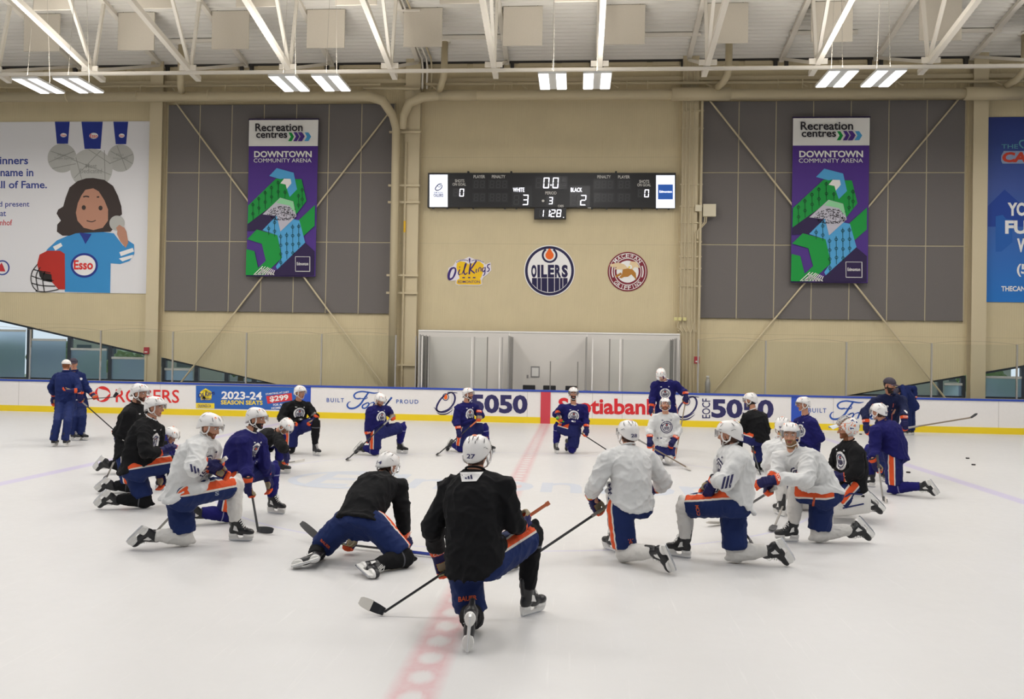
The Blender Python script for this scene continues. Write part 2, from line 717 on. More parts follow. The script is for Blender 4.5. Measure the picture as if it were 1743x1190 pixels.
# outdoors seen dimly through the shades
g = MB().add([(-70, WY + .4, -.4), (60, WY + .4, -.4), (60, 80, -.4), (-70, 80, -.4)], [(0, 1, 2, 3)]).build('ground', mat('lawn', '#7d8c6a', rough=.9, noise_k=.2, noise_s=1))
tag(g, 'lawn outside behind the window shades', 'ground', kind='structure')


def blob(name, c, r, m, seed, flatten=.8):
    rnd = random.Random(seed)
    bm = bmesh.new()
    bmesh.ops.create_icosphere(bm, subdivisions=4, radius=1)
    for v in bm.verts:
        d = v.co.normalized()
        k = 1 + .28 * noise.noise(d * 2.2 + Vector((seed, 0, 0))) + .14 * noise.noise(d * 6 + Vector((0, seed, 0))) + .07 * noise.noise(d * 15)
        v.co = Vector((c[0] + d.x * r * k, c[1] + d.y * r * k, c[2] + d.z * r * flatten * k))
    me = bpy.data.meshes.new(name)
    bm.to_mesh(me)
    bm.free()
    me.materials.append(m)
    return me


LEAF = mat('leaves', '#6d8a60', rough=.8, noise_k=.35, noise_s=3)
BARK = mat('bark', '#5d5044', rough=.9)
for i, (x, y, h, lab) in enumerate(((-27.5, 43, 2.7, 'green tree outside seen through the window shade, far end of the wall'), (-21.5, 40, 2.2, 'green tree outside behind the two coaches at the window'),
                                    (-18.2, 46, 2.9, 'taller green tree outside beside the beige column'), (20.5, 42, 2.4, 'green tree outside behind the low window under the blue poster'))):
    t = empty('tree', (x, y, -.4), lab, 'tree')
    me = blob('tree_crown', (x, y, h * .62), h * .42, LEAF, 3 + i * 7)
    set_parent(link(bpy.data.objects.new('tree_crown', me)), t)
    MB().tube([(x, y, -.4), (x + .1, y, h * .4)], [.22, .14]).build('tree_trunk', BARK, t)
for i, (x0, x1, y, h, lab) in enumerate(((-36, -24.5, 58, 2.9, 'pale building outside beyond the window shades by the far column'), (-23, -14, 62, 2.6, 'low pale building outside seen through the small sloping window'), (16, 30, 58, 2.7, 'pale building outside beyond the window under the blue poster'))):
    t = empty('building', (x0, y, -.4), lab, 'building')
    MB().box((x0, y, -.4), (x1, y + 8, h)).build('building_wall', mat('pale_render', '#c9d2d8', rough=.8), t)
    n = int((x1 - x0) / 1.9)
    for j in range(n):
        MB().box((x0 + .5 + j * 1.9, y - .04, 1.0), (x0 + 1.6 + j * 1.9, y + .02, 2.5)).build('building_window', mat('far_glass', '#5f7486', rough=.2), t)

# ---- roof deck, trusses
DECK = mat('roof_deck', '#e0dcd3', rough=.5, spec=.3)
WHITE_STEEL = mat('white_steel', '#e3dccf', rough=.45, spec=.35)


def deck_z(y):
    return 12.44 + .192 * (28.7 - y)


mb = MB()
prof = []
y = 28.72
while y > 4:
    z = deck_z(y)
    prof += [(y, z), (y - .10, deck_z(y - .10)), (y - .125, deck_z(y - .125) - .075), (y - .178, deck_z(y - .178) - .075)]
    y -= .203
n = len(prof)
mb.add([(XL, a, b_) for a, b_ in prof] + [(XR, a, b_) for a, b_ in prof], [(i, i + 1, n + i + 1, n + i) for i in range(n - 1)])
ce = mb.build('ceiling', DECK)
tag(ce, 'pale ribbed steel roof deck sloping up from the back wall', 'ceiling', kind='structure')

tr_no = 0
for k in range(-7, 6):
    x = 1.49 + 3.11 * k
    names = {-7: 'far end', -6: '', -5: '', }
    t = empty('roof_truss', (x, 28.5, 12.3))
    tag(t, 'white steel roof truss running from the back wall up under the roof deck', 'truss', 'white roof trusses', 'structure')

    def top(y):
        return deck_z(y) - .13

    def bot(y):
        return 10.66 + .2 * (24.4 - y) if y < 24.4 else 10.66 - .12 * (y - 24.4)
    MB().bar((x, 28.65, top(28.65)), (x, 9, top(9)), .16, .13).build('top_chord', WHITE_STEEL, t)
    MB().bar((x, 24.95, bot(24.95)), (x, 24.4, bot(24.4)), .16, .15).bar((x, 24.4, bot(24.4)), (x, 9, bot(9)), .15, .15).build('bottom_chord', WHITE_STEEL, t)
    MB().bar((x, 24.4, bot(24.4) + .05), (x, 28.5, top(28.5) - .02), .09, .09).build('end_web', WHITE_STEEL, t)
    yb = 24.4
    while yb > 10:
        for yt in (yb + .5, yb - 2.1):
            MB().bar((x, yb, bot(yb)), (x, yt, top(yt)), .09, .09).build('web', WHITE_STEEL, t)
        yb -= 4.9
    MB().box((x - .26, 24.2, bot(24.4) - .04), (x + .26, 24.24, bot(24.4) + .12)).build('gusset', WHITE_STEEL, t)
    mb = MB().box((x - .24, 28.6, 12.12), (x - .12, WY - .003, 12.34)).box((x + .12, 28.6, 12.12), (x + .24, WY - .003, 12.34))  # dark blocks stand in for the shadow spots where the top chord meets the wall
    mb.build('bearing_shadow', DARKSTEEL, t)
br = MB().bar((XL, 24.3, 10.62), (XR, 24.3, 10.5), .09, .09).build('bridging_bar', WHITE_STEEL)
tag(br, 'long white horizontal steel bar joining the lower ends of the roof trusses', 'steel bar', kind='structure')
# purlin pieces under the deck, dark eave strip
for xa, xb in ((-12.6, -11.1), (-3.4, -1.7), (2.9, 4.5), (8.0, 9.4), (12.4, 13.8)):
    mb = MB().box((xa - .4, 27.0, deck_z(27.0) - .20), (xb + .3, 27.07, deck_z(27.0) - .09)).box((xa - .4, 27.1, deck_z(27.1) - .12), (xb + .3, 27.16, deck_z(27.1) - .075))
    o = mb.build('roof_angle', WHITE_STEEL)
    tag(o, 'short white steel angle fixed under the roof deck', 'steel angle', 'short angles under the roof deck', 'structure')
mb = MB().box((XL, 28.62, 12.33), (XR, WY - .003, 12.4))
tag(mb.build('trim_1', DARKSTEEL), 'dark gap strip where the roof deck meets the wall', 'trim', kind='structure')
mb = MB()
for k in range(-8, 8):
    mb.box((3.11 * k + 1.9, 28.64, 12.2), (3.11 * k + 3.2, WY - .004, 12.32)).box((3.11 * k + 3.4, 28.64, 12.2), (3.11 * k + 4.3, WY - .004, 12.32))
tag(mb.build('trim_2', STEEL), 'row of beige closure plates along the eave', 'trim', kind='structure')

# ---- hanging acoustic baffles
BAF = mat('baffle_felt', '#d6cdbd', rough=.95, noise_k=.05, noise_s=30)
i = 0
for row, (yy, xs) in enumerate(((25.5, [-16.5, -13.32, -10.2, -7.1, -4.0, -.87, 2.27, 5.37, 8.45, 11.6, 14.7]), (23.35, [-14.7, -11.6, -8.5, -5.55, -2.5, .77, 3.9, 7.1, 10.2]), (21.2, [-11.6, -8.5, -5.4, -2.3, .8, 3.9, 7.0]))):
    for x in xs:
        zt = deck_z(yy) - .1 + (.0 if row else .0)
        b_ = empty('acoustic_baffle', (x, yy, zt - 1.22), group='baffles hung under the roof deck')
        tag(b_, 'square pale felt sound baffle hanging under the roof deck between trusses', 'sound baffle')
        o = MB().box((x - .61, yy - .025, zt - 1.22), (x + .61, yy + .025, zt)).build('felt_panel', BAF, b_)
        finish(o, .01)
        for s in (-.45, .45):
            MB().tube([(x + s, yy, zt - .02), (x + s, yy, zt + .07)], .006, 6).build('hanger', DARKSTEEL, b_)
        i += 1

# ---- high-bay lights
DIFF = mat('lamp_diffuser', '#ffffff', emit='#fdfbff', emit_k=4.0)
HOUS = mat('lamp_housing', '#d8d8d4', rough=.4)
LX = [-21.5, -20.3, 14.9, 16.1, -14.3, -13.12, -7.05, -5.87, .2, 1.38, 7.62, 8.8]
RODS = mat('lamp_wire', '#b5ada0', rough=.5)
lab = {0: 'outermost lamp of the row, at the truss end over the white poster', 1: 'second lamp in the row, over the white poster', 2: 'lit lamp above the purple banner by the drain pipe', 3: 'lit lamp between the purple banner and the drain pipe',
       4: 'lit lamp above the scoreboard, over its centre clock', 5: 'lit lamp above the scoreboard, next one along toward the conduits', 6: 'lit lamp above the purple banner by the conduits, nearer the scoreboard', 7: 'lit lamp above the purple banner by the conduits, nearer the blue poster'}
LAMP_DATA = bpy.data.lights.new('lamp_light', 'AREA')
LAMP_DATA.shape = 'RECTANGLE'
LAMP_DATA.size, LAMP_DATA.size_y = .7, 1.2
LAMP_DATA.energy = LAMP_W
LAMP_DATA.color = (1.0, .972, .94)
UP_DATA = bpy.data.lights.new('deck_fill_light', 'AREA')      # added fill aimed upward to brighten the deck; the housing has no slots
UP_DATA.shape = 'RECTANGLE'
UP_DATA.size, UP_DATA.size_y = .6, 1.1
UP_DATA.energy = LAMP_W * .62
UP_DATA.spread = 2.6
UP_DATA.color = LAMP_DATA.color
for r_, yy in enumerate((22.2, 15.8, 9.4, 1.5)):
    for k, x in enumerate(LX):
        z = 9.5
        t = empty('ceiling_light', (x, yy, z))
        if r_ == 0 and k > 3:
            tag(t, 'twin-strip hanging high-bay ' + lab[k - 4], 'ceiling light', 'hanging high-bay lamps')
        else:
            tag(t, 'twin-strip hanging high-bay lamp over the rink nearer the camera', 'ceiling light', 'hanging high-bay lamps out of the frame')
        h = MB().box((x - .375, yy - .625, z), (x + .375, yy + .625, z + .06)).box((x - .1, yy - .4, z + .06), (x + .1, yy + .4, z + .12)).build('housing', HOUS, t)
        for s in (-.23, .23):
            MB().box((x + s - .125, yy - .61, z - .012), (x + s + .125, yy + .61, z)).build('diffuser', DIFF, t)
        for s in (-.5, .5):
            MB().tube([(x, yy + s, z + .06), (x, yy + s * .3, deck_z(yy) - .06)], .006, 6).build('hanging_wire', RODS, t)
        lo = bpy.data.objects.new('lamp_glow', LAMP_DATA)
        link(lo, t)
        lo.location = (0, 0, -.03)
        up_ = bpy.data.objects.new('deck_fill_light', UP_DATA)
        link(up_, t)
        up_.location = (0, 0, .14)
        up_.rotation_euler = (PI, 0, 0)

# ---- pipes along the wall head
PIPE = mat('painted_pipe', '#c2b494', rough=.45, spec=.35)


def arc(c, a, b_, r, n=8):
    """quarter bend from direction a to direction b_ about c"""
    a, b_ = Vector(a), Vector(b_)
    return [Vector(c) + a * (r * math.cos(t)) + b_ * (r * math.sin(t)) for t in np.linspace(0, PI / 2, n)]


t = empty('drain_pipe', (-5.38, 28.2, 0), 'fat beige drain pipe running along the wall head then down beside the column', 'pipe')
pts = [(-24, 28.12, 11.12), (-6.35, 28.12, 11.04), (-5.85, 28.12, 10.86), (-5.5, 28.12, 10.35), (-5.38, 28.12, 9.9), (-5.36, 28.12, .02)]
MB().tube(pts, [.17, .17, .165, .15, .14, .14], 16).build('pipe_run', PIPE, t, True)
for x in np.arange(-22.5, -7, 2.6):
    MB().tube([(x, 28.12, 11.1), (x + .05, 28.12, 11.1)], .19, 16).build('coupling', PIPE, t, True)
for z in (9.84, 7.98, 7.4, 4.86, 4.25, 1.76):
    MB().box((-5.66, 28.28, z - .035), (-4.55, 28.36, z + .035)).build('strut_bracket', STEEL, t)
mb = MB().tube([(-5.36, 28.12, 6.3), (-5.36, 28.12, 6.33)], .143, 16)
t2 = empty('drain_pipe', (-4.9, 28.2, 11), 'fat beige drain pipe over the scoreboard wall joining behind the column', 'pipe')
MB().tube([(-5.16, 28.17, 9.9), (-5.14, 28.17, 10.35), (-4.95, 28.17, 10.8), (-4.5, 28.16, 11.0), (-3.9, 28.15, 11.06), (18, 28.15, 10.98)], [.12, .14, .16, .165, .165, .165], 16).build('pipe_run', PIPE, t2, True)
for a, b_, r_ in (((4.0, 28.15, 11.04), (5.95, 28.15, 11.03), .215), ((13.5, 28.15, 10.99), (15.3, 28.15, 10.98), .215), ((-3.9, 28.15, 11.06), (-2.6, 28.15, 11.05), .18)):
    MB().tube([a, b_], r_, 18).build('pipe_sleeve', PIPE, t2, True)
for k, (x, lb) in enumerate(((-12.75, 'over the purple banner beside the white poster column'), (-3.62, 'over the scoreboard end by the drain pipe'), (5.75, 'beside the conduit column'), (15.0, 'above the blue poster'))):
    t = empty('roof_drain', (x, 27.4, 11.1), 'vertical beige roof drain pipe ' + lb, 'pipe', 'roof drains dropping to the wall pipe')
    zt = deck_z(27.4)
    MB().tube([(x, 27.4, zt), (x, 27.4, 11.6), (x - .03, 27.44, 11.42), (x - .12, 27.62, 11.27), (x - .25, 28.0, 11.2)], .115, 14).build('drop_pipe', PIPE, t, True)
    MB().tube([(x, 27.4, zt - .08), (x, 27.4, zt - .02)], .2, 18).build('deck_collar', WHITE_STEEL, t, True)
mb = MB()
mb.tube([(-24, 28.3, 11.52), (-6.5, 28.3, 11.5), (-6.0, 28.3, 11.5)], .045, 8).tube([(-6.6, 28.3, 11.37), (-4.6, 28.3, 11.35)], .05, 8).tube([(-4.4, 28.3, 11.5), (18, 28.3, 11.42)], .05, 8)
tag(mb.build('sprinkler_pipe', PIPE), 'thin beige pipe above the fat drain pipe at the wall head', 'pipe')
mb = MB().box((XL, 28.5, 11.62), (XR, WY - .003, 11.76))
for x in np.arange(-23, 18, 3.11):
    mb.bar((x, 28.5, 11.62), (x + .35, 28.1, 11.25), .04, .04)
tag(mb.build('trim_3', STEEL), 'horizontal beige steel girt with short knee braces at the wall head', 'girt', kind='structure')
mb = MB()
for x in (-21, -20.4, -15.4, -14.6, -11.5, -10.1, -9.2, -7.6, -2, -1.4, 2.5, 3.2, 7.5, 8.3, 11.3, 12.2):
    mb.tube([(x, 28.14, 11.2), (x, 28.14, 11.5)], .018, 6)
tag(mb.build('pipe_hangers', STEEL), 'row of short hanger rods carrying the wall head pipes', 'hanger rods', kind='structure')

t = empty('conduit_run', (-4.2, 28.4, 11.6), 'three pale conduits coming down the roof deck above the drain pipe column', 'conduits')
for k in range(3):
    x = -4.55 + .16 * k
    MB().tube([(x - .25, 24.0, deck_z(24.0) - .16), (x, 28.2, deck_z(28.2) - .16), (x + .02, 28.34, 12.1), (x + .02, 28.34, 11.35)], .035, 8).build('conduit', WHITE_STEEL if k < 2 else PIPE, t, True)
MB().box((-4.95, 25.4, deck_z(25.4) - .24), (-4.1, 25.46, deck_z(25.4) - .19)).build('conduit_rail', WHITE_STEEL, t)

# ---- grey acoustic wall panels
GREY = mat('grey_fabric', '#6f6a67', rough=.95, noise_k=.07, noise_s=40)
BEAD = mat('panel_bead', '#b4a88c', rough=.6)
for x0, x1, side in ((-13.8, -5.55, 'between the white poster and the drain pipe'), (5.1, 13.75, 'between the conduits and the blue poster')):
    nx = 7
    zs = [3.52, 6.04, 8.5, 10.95]
    wdt = (x1 - x0) / nx
    for j in range(3):
        for i in range(nx):
            xa, xb = x0 + i * wdt + .018, x0 + (i + 1) * wdt - .018
            o = MB().box((xa, WY - .09, zs[j] + .02), (xb, WY - .002, zs[j + 1] - .02)).build('wall_panel', GREY)
            tag(o, 'grey fabric acoustic panel in the wall field ' + side, 'wall panel', 'grey wall panels ' + side)
            finish(o, .012)
    mb = MB()
    for i in range(nx + 1):
        mb.box((x0 + i * wdt - .018, WY - .075, zs[0]), (x0 + i * wdt + .018, WY - .003, zs[3]))
    for z in zs[1:3]:
        mb.box((x0, WY - .074, z - .016), (x1, WY - .004, z + .016))
    tag(mb.build('trim_4' if x0 < 0 else 'trim_5', BEAD), 'thin beige beads dividing the grey wall panels ' + side, 'trim', kind='structure')

# ---- cross braces
for a, b_, lb in (((-13.44, 10.95), (-5.72, 1.0), 'from the white poster column down toward the drain pipe'), ((-5.69, 10.65), (-13.07, 1.0), 'from the drain pipe down toward the low window'),
                  ((5.3, 10.95), (13.2, .9), 'from the conduits down toward the blue poster column'), ((13.5, 10.95), (5.5, .9), 'from the blue poster column down toward the conduits')):
    yy = 28.47 if a[0] in (-13.44, 5.3) else 28.54
    o = MB().tube([(a[0], yy, a[1]), (b_[0], yy, b_[1])], .03, 8).build('cross_brace', STEEL)
    tag(o, 'thin beige diagonal brace rod ' + lb, 'brace rod', 'diagonal wall brace rods')

# ---- conduit cluster on the column, boxes, alarms
t = empty('conduit_cluster', (4.6, 28.35, 1), 'cluster of thin vertical conduits clipped to the beige column', 'conduits')
for k, x in enumerate((4.42, 4.54, 4.66, 4.80)):
    MB().tube([(x, 28.36, 12.2), (x, 28.36, 3.55), (x + (-.08 if k == 0 else .03 * k - .05), 28.36, 3.2), (x + .1, 28.36, 3.0), (x + .1, 28.36, .1)], .02, 8).build('conduit', PIPE, t)
MB().tube([(4.9, 28.36, 6.4), (4.9, 28.36, 3.4), (4.78, 28.36, 3.0), (4.78, 28.36, .1)], .02, 8).build('conduit', PIPE, t)
MB().tube([(5.06, 28.36, 11.0), (5.05, 28.36, .1)], .045, 10).build('conduit', PIPE, t)
for z in (10.55, 9.95, 8.05, 7.3, 6.75, 6.1, 5.6, 5.2, 4.6, 3.08):
    MB().box((4.36, 28.385, z - .022), (5.12, 28.415, z + .022)).build('conduit_clip', STEEL, t)
for x in (4.27, 4.41, 4.57):
    MB().box((x - .055, 28.28, 3.42), (x + .055, 28.34, 3.53)).build('switch_box', mat('cream_box', '#d8cf8f', rough=.5), t)
o = MB().box((5.13, 28.3, 6.95), (5.56, 28.45, 7.37)).build('junction_box', mat('box_beige', '#d2c8ad', rough=.5))
tag(finish(o, .01), 'larger square beige electrical box beside the conduits', 'electrical box')
o = MB().box((4.87, 28.3, 7.12), (5.09, 28.41, 7.34)).build('junction_box', MATS['box_beige'])
tag(finish(o, .01), 'smaller square beige electrical box on the conduits', 'electrical box')
mb = MB()
for x, dx in ((5.2, -.25), (5.26, -.28)):
    mb.tube([(x, 28.36, 6.97), (x - .02, 28.36, 6.75), (x + dx, 28.36, 6.45), (x + dx, 28.36, 6.2)], .02, 8)
tag(mb.build('flexible_conduit', PIPE), 'two bent conduits dropping from the square electrical box', 'conduits')
RED = mat('alarm_red', '#a8323a', rough=.4)
for x, lb in ((-14.27, 'on the column beside the low window'), (5.0, 'on the column with the conduits')):
    t = empty('fire_alarm', (x, 28.34, 2.0), 'small red fire alarm box ' + lb, 'fire alarm', 'red fire alarm boxes')
    finish(MB().box((x - .09, 28.30, 1.98), (x + .09, 28.378, 2.22)).build('alarm_housing', RED, t), .012)
    MB().box((x - .05, 28.29, 2.03), (x + .05, 28.30, 2.07)).build('alarm_handle', mat('alarm_white', '#e8e2dd', rough=.4), t)
    MB().tube([(x, 28.36, 1.98), (x, 28.36, .3)], .012, 6).build('alarm_conduit', PIPE, t)
o = MB().tube([(-5.06, 28.3, 9.5), (-5.06, 28.3, .05)], .035, 10).build('thin_pipe', PIPE)
tag(o, 'thin beige pipe with a yellow marker beside the fat drain pipe', 'pipe')
MB().tube([(-5.06, 28.3, 6.35), (-5.06, 28.3, 6.75)], .038, 10).build('marker_sleeve', mat('marker_yellow', '#e3b524', rough=.5), o)

# ================================================================== RINK BOARDS
BW = mat('board_white', '#e8e4e1', rough=.35, noise_k=.03, noise_s=12)
t_board = empty('rink_boards', (0, BY, 0), 'long white rink dasher boards with adverts, blue cap and yellow kick strip', 'rink boards')
MB().box((-24, BY, .19), (20, BY + .1, 1.0)).build('board_face', BW, t_board)
finish(MB().box((-24, BY - .025, 1.0), (20, BY + .16, 1.062)).build('cap_rail', mat('cap_blue', '#2f4aa8', rough=.35), t_board), .01)
MB().box((-24, BY - .018, 0), (20, BY + .1, .195)).build('kick_strip', mat('kick_yellow', '#e9cb1c', rough=.4), t_board)
mb = MB()
for x in [-20, -17.6, -15.15, -12.7, -7.8, -5.4, -3.0, -.58, 1.48, 2.42, 4.0, 6.4, 8.9, 11.3, 13.8, 16.2]:
    mb.box((x - .006, BY - .003, .19), (x + .006, BY - .0005, 1.0))
mb.build('panel_seam', mat('seam_grey', '#b9b4af', rough=.6), t_board)
MB().box((-.155, BY - .022, 0), (.155, BY - .002, 1.0)).build('centre_line_band', mat('band_red', '#c8404d', rough=.4), t_board)
for x in (-7.78, 7.78):
    MB().box((x - .155, BY - .004, .195), (x + .155, BY - .001, 1.0)).build('blue_line_band', mat('band_blue', '#2a4fb3', rough=.4), t_board)
AY = BY - .006


def advert(lb):
    o = bpy.data.objects.new('advert', None)
    link(o)
    set_parent(o, t_board)
    o['label'] = lb
    return o


NAVY = flat_mat('print_navy', '#322f5e')
BLUE = flat_mat('print_blue', '#2f56a8')
REDP = flat_mat('print_red', '#d9322f')
WHT = flat_mat('print_white', '#eeece9')
YEL = flat_mat('print_yellow', '#efd43a')
ORG = flat_mat('print_orange', '#ee6b22')

# red ring mark and word
ad = advert('red telecom advert with a swirl ring and red capitals')
f = Flat(AY)
c = (174.5, 671)
for k in range(3):
    a0 = k * 2 * PI / 3
    A = [(c[0] + 13.6 * math.cos(a0 + t), c[1] + 13.4 * math.sin(a0 + t)) for t in np.linspace(0, 2.0, 14)]
    B = [(c[0] + (13.2 - 5.2 * math.sin(PI * s ** .7)) * math.cos(a0 + t - .1), c[1] + (13.0 - 5.2 * math.sin(PI * s ** .7)) * math.sin(a0 + t - .1)) for t, s in zip(np.linspace(.0, 2.25, 14), np.linspace(0, 1, 14))]
    f.strip(A, B)
f.text('ROGERS', 197, 662.5, 305, 685, weight=.012, dy=1.2)
f.done('advert_lettering', REDP, ad)
# blue season seats panel
ad = advert('blue advert panel with white numerals, yellow words and a red price tag')
f = Flat(AY)
f.poly([(333.5, 656.5), (507, 659.5), (507, 698.5), (333.5, 695.2)])
f.done('advert_panel', flat_mat('ad_blue', '#3162b0'), ad)
f = Flat(AY - .003)
f.poly([(333.5, 686), (365, 686.6), (365, 695.6), (333.5, 695.1)])
f.ellipse(350, 672, 10.5, 8)
f.poly([(341, 667), (345, 664), (350, 661), (355, 664), (360, 667), (360, 681), (342, 681)])
f.text('SEASON SEATS', 376, 681.2, 447, 688.6, weight=.03, dy=.8)
f.done('advert_lettering', YEL, ad)
f = Flat(AY - .006)
f.text('2023-24', 377, 666, 446, 679.5, weight=.03, dy=1.2)
f.text('STARTING AT JUST', 452, 667.6, 492, 671.4, weight=.02, rot=-.1)
f.text('FOR ALL', 465, 687, 484, 690.6, weight=.02, rot=-.06)
f.text('HOME GAMES', 462, 692, 497, 695.8, weight=.02, rot=-.06)
f.done('advert_lettering', WHT, ad)
f = Flat(AY - .003)
f.poly([(453, 674.5), (496.5, 669), (497.5, 681.5), (455.5, 687.5)])
f.done('price_tag', flat_mat('tag_red', '#d33a3f'), ad)
f = Flat(AY - .006)
f.text('$299', 459, 673.2, 491, 683.6, weight=.03, rot=-.11)
f.done('price_lettering', WHT, ad)
f = Flat(AY - .006)
f.text('Oil Kings', 337, 667, 366, 677, weight=.02, shear=.3, rot=-.2)
f.text('OILKINGS.CA', 336.5, 688.4, 359, 693.6, weight=.02)
f.text('EDMONTON', 343, 678, 360, 681.4, weight=.02)
f.done('crown_lettering', flat_mat('print_darkblue', '#28306e'), ad)


def script_ford(f, x0, y0, k, cut=None):
    """flowing script car-maker word drawn with a brush, x0/y0 = its top left corner, k = px scale"""
    P = lambda pts: [(x0 + a * k, y0 + b * k) for a, b in pts]
    f.stroke(P([(25, 12), (17, 13), (13.5, 8), (18, 3), (27, 1), (38, 2.4), (48, 3.8), (55, 2.6)]), [v * k for v in (1.0, 2.2, 2.9, 2.4, 2.4, 2.6, 2.2, .6)])
    f.stroke(P([(38, 3), (31, 13), (24, 23), (15, 29), (6, 29.5), (2, 25), (4, 20), (8, 18)]), [v * k for v in (2.6, 3.0, 3.2, 3.0, 3.0, 2.8, 1.8, .6)])
    f.stroke(P([(19, 14.5), (27, 13), (33, 13.6), (36, 11.5), (34.5, 9.5), (32.8, 11.5)]), [v * k for v in (.6, 1.6, 1.5, 1.3, 1.1, .5)])
    f.stroke(P([(36, 20.5), (29, 24), (28, 28.6), (33, 29.2), (38.5, 24), (38, 20.4), (33, 20.8)]), [v * k for v in (1.6, 2.6, 2.6, 2.2, 2.6, 2.2, 1.0)])
    f.stroke(P([(39, 23), (44, 20), (48, 20.5), (45, 29)]), [v * k for v in (.8, 1.5, 2.6, 2.6)])
    f.stroke(P([(47, 22.5), (52, 19.6), (55, 21.5)]), [v * k for v in (1, 2.4, 1.6)])
    f.stroke(P([(67, 20.5), (60, 22), (57, 27.5), (61, 29.3), (67, 24), (78, 11)]), [v * k for v in (1.4, 2.4, 2.6, 2.2, 2.0, 3.4)])
    f.stroke(P([(74, 16), (66, 27), (69, 29.2), (75, 25)]), [v * k for v in (2.6, 2.6, 1.6, .5)])


ad = advert('car maker advert in blue script beside the season seats panel')
f = Flat(AY)
f.text('BUILT', 556, 677.6, 585.5, 684.6, weight=.012, space=1.3, dy=.4)
f.text('PROUD', 674.5, 680.0, 712, 687.0, weight=.012, space=1.3, dy=.5)
script_ford(f, 589, 665.5, 1.0)
f.done('advert_lettering', BLUE, ad)
ad = advert('car maker advert in blue script beside the far blue line band')
f = Flat(AY)
f.text('BUILT', 1376, 694.6, 1406.5, 702.3, weight=.012, space=1.3, dy=.6)
script_ford(f, 1411, 681.5, 1.08)
f.done('advert_lettering', BLUE, ad)


def raffle(f, fo, x, y, k):
    """tilted oval drop emblem"""
    f.stroke([(x + a * k, y + b * k) for a, b in [(22, -16), (9, -16), (-4, -8), (-12, 4), (-13, 13), (-6, 16), (6, 12), (15, 3), (18, -8), (14, -16), (5, -17)]], [v * k * 1.35 for v in (.6, 1.4, 2.0, 2.4, 2.4, 1.6, 1.6, 2.2, 2.4, 2.0, .8)])
    f.stroke([(x + a * k, y + b * k) for a, b in [(-18, 8), (-10, 16), (2, 16), (14, 9)]], [v * k for v in (.5, 2.2, 2.4, .6)])
    f.stroke([(x + a * k, y + b * k) for a, b in [(-13, 17), (-6, 20.5), (5, 19), (15, 12)]], [v * k for v in (.6, 2.2, 2.0, .4)])
    f.ring(x + 2 * k, y - 9 * k, 5.6 * k, 6.4 * k, 1.3 * k, 24)
    fo.poly([(x + (2 + .6 * 5 * a) * k, y + (-9 + 4.2 * b) * k) for a, b in [(.5, -1.4), (1, -.2), (.9, .6), (.2, 1), (-.6, .9), (-1, .2), (-.6, -.4)]])


def fifty(f, x0, y0, x1, y1, dy):
    w = (x1 - x0)
    f.text('5050', x0, y0, x1, y1, weight=.042, dy=dy)


for x, y, k, tx0, tx1, ty0, ty1, ex, lb in ((756.5, 685, 1.0, 801, 898, 671, 703, 790, 'raffle advert with a tilted drop emblem and big navy numerals by the red centre band'),
                                            (1167, 693, 1.05, 1211, 1317, 679, 711.5, 1195, 'raffle advert with a tilted drop emblem and big navy numerals by the far blue band')):
    ad = advert(lb)
    f, fo = Flat(AY), Flat(AY - .003)
    raffle(f, fo, x, y, k)
    fifty(f, tx0, ty0, tx1, ty1, 1.6)
    # vertical small word
    vs, fs = text_shape('EOCF', .01)
    f.mb.add([f.P(ex + 14 * (1 - v), (ty1 + .5) - (ty1 - ty0 + 1) * u) for u, v in vs], fs)
    f.done('advert_lettering', NAVY, ad)
    fo.done('advert_drop', ORG, ad)
ad = advert('bank advert in rounded red letters beside the red centre band')
f = Flat(AY)
f.text('Scotiabank', 950.5, 677.0, 1122, 704.5, weight=.03, dy=2.0)
f.done('advert_lettering', flat_mat('bank_red', '#d22a30'), ad)

# ---- glass above the boards
GLASS = glass_mat('rink_glass', (.965, .975, .97), 1.32)
POST = mat('post_grey', '#a9a59f', rough=.4, metal=.4)
GY = BY + .10
xs_l = [-22.3, -19.8, -17.3, -14.84, -12.35, -9.85, -7.33, -4.88]
xs_r = [4.77, 6.85, 9.3, 11.85, 14.37, 16.9, 19.4]
for seg, lbs in ((xs_l, 'on the boards before the low sloping windows'), (xs_r, 'on the boards past the penalty boxes')):
    sg = empty('shield_glass', ((seg[0] + seg[-1]) / 2, GY, 1.063), 'clear shield glass with slim grey uprights standing ' + lbs, 'shield glass')
    for a, b_ in zip(seg[:-1], seg[1:]):
        MB().box((a + .022, GY - .006, 1.065), (b_ - .022, GY + .006, 2.72)).build('glass_pane', GLASS, sg)
    for a in seg:
        MB().box((a - .02, GY - .02, 1.063), (a + .02, GY + .03, 2.74)).build('glass_post', POST, sg)
    mb = MB()
    pts = []
    for a, b_ in zip(seg[:-1], seg[1:]):
        for s in np.linspace(0, 1, 9)[:-1]:
            pts.append((a + (b_ - a) * s, GY + .03, 2.73 + .09 * math.sin(PI * s) ** .8))
    o = MB().tube(pts, .005, 5).build('net_rope', mat('rope', '#968c78', rough=.8))
    tag(o, 'thin sagging bottom rope of the safety net ' + lbs, 'rope', 'safety net ropes')

# ---- penalty boxes and timekeeper's bench
pb = MB().box((-4.5, 28.28, .02), (4.42, 28.34, 2.98)).build('white_backboard', mat('puckboard', '#d9d4cd', rough=.4, noise_k=.02, noise_s=3))
tag(pb, 'tall white panel behind the penalty boxes', 'white panel')
mb = MB().box((-4.5, 28.26, 2.93), (4.42, 28.28, 2.98))
for x in (-1.35, 1.3):
    mb.box((x - .012, 28.272, .02), (x + .012, 28.28, 2.93))
mb.build('panel_batten', mat('batten', '#efece7', rough=.4), pb)
POSTL = mat('post_light', '#dedad4', rough=.35)
POSTD = mat('post_dark', '#7b7770', rough=.4)


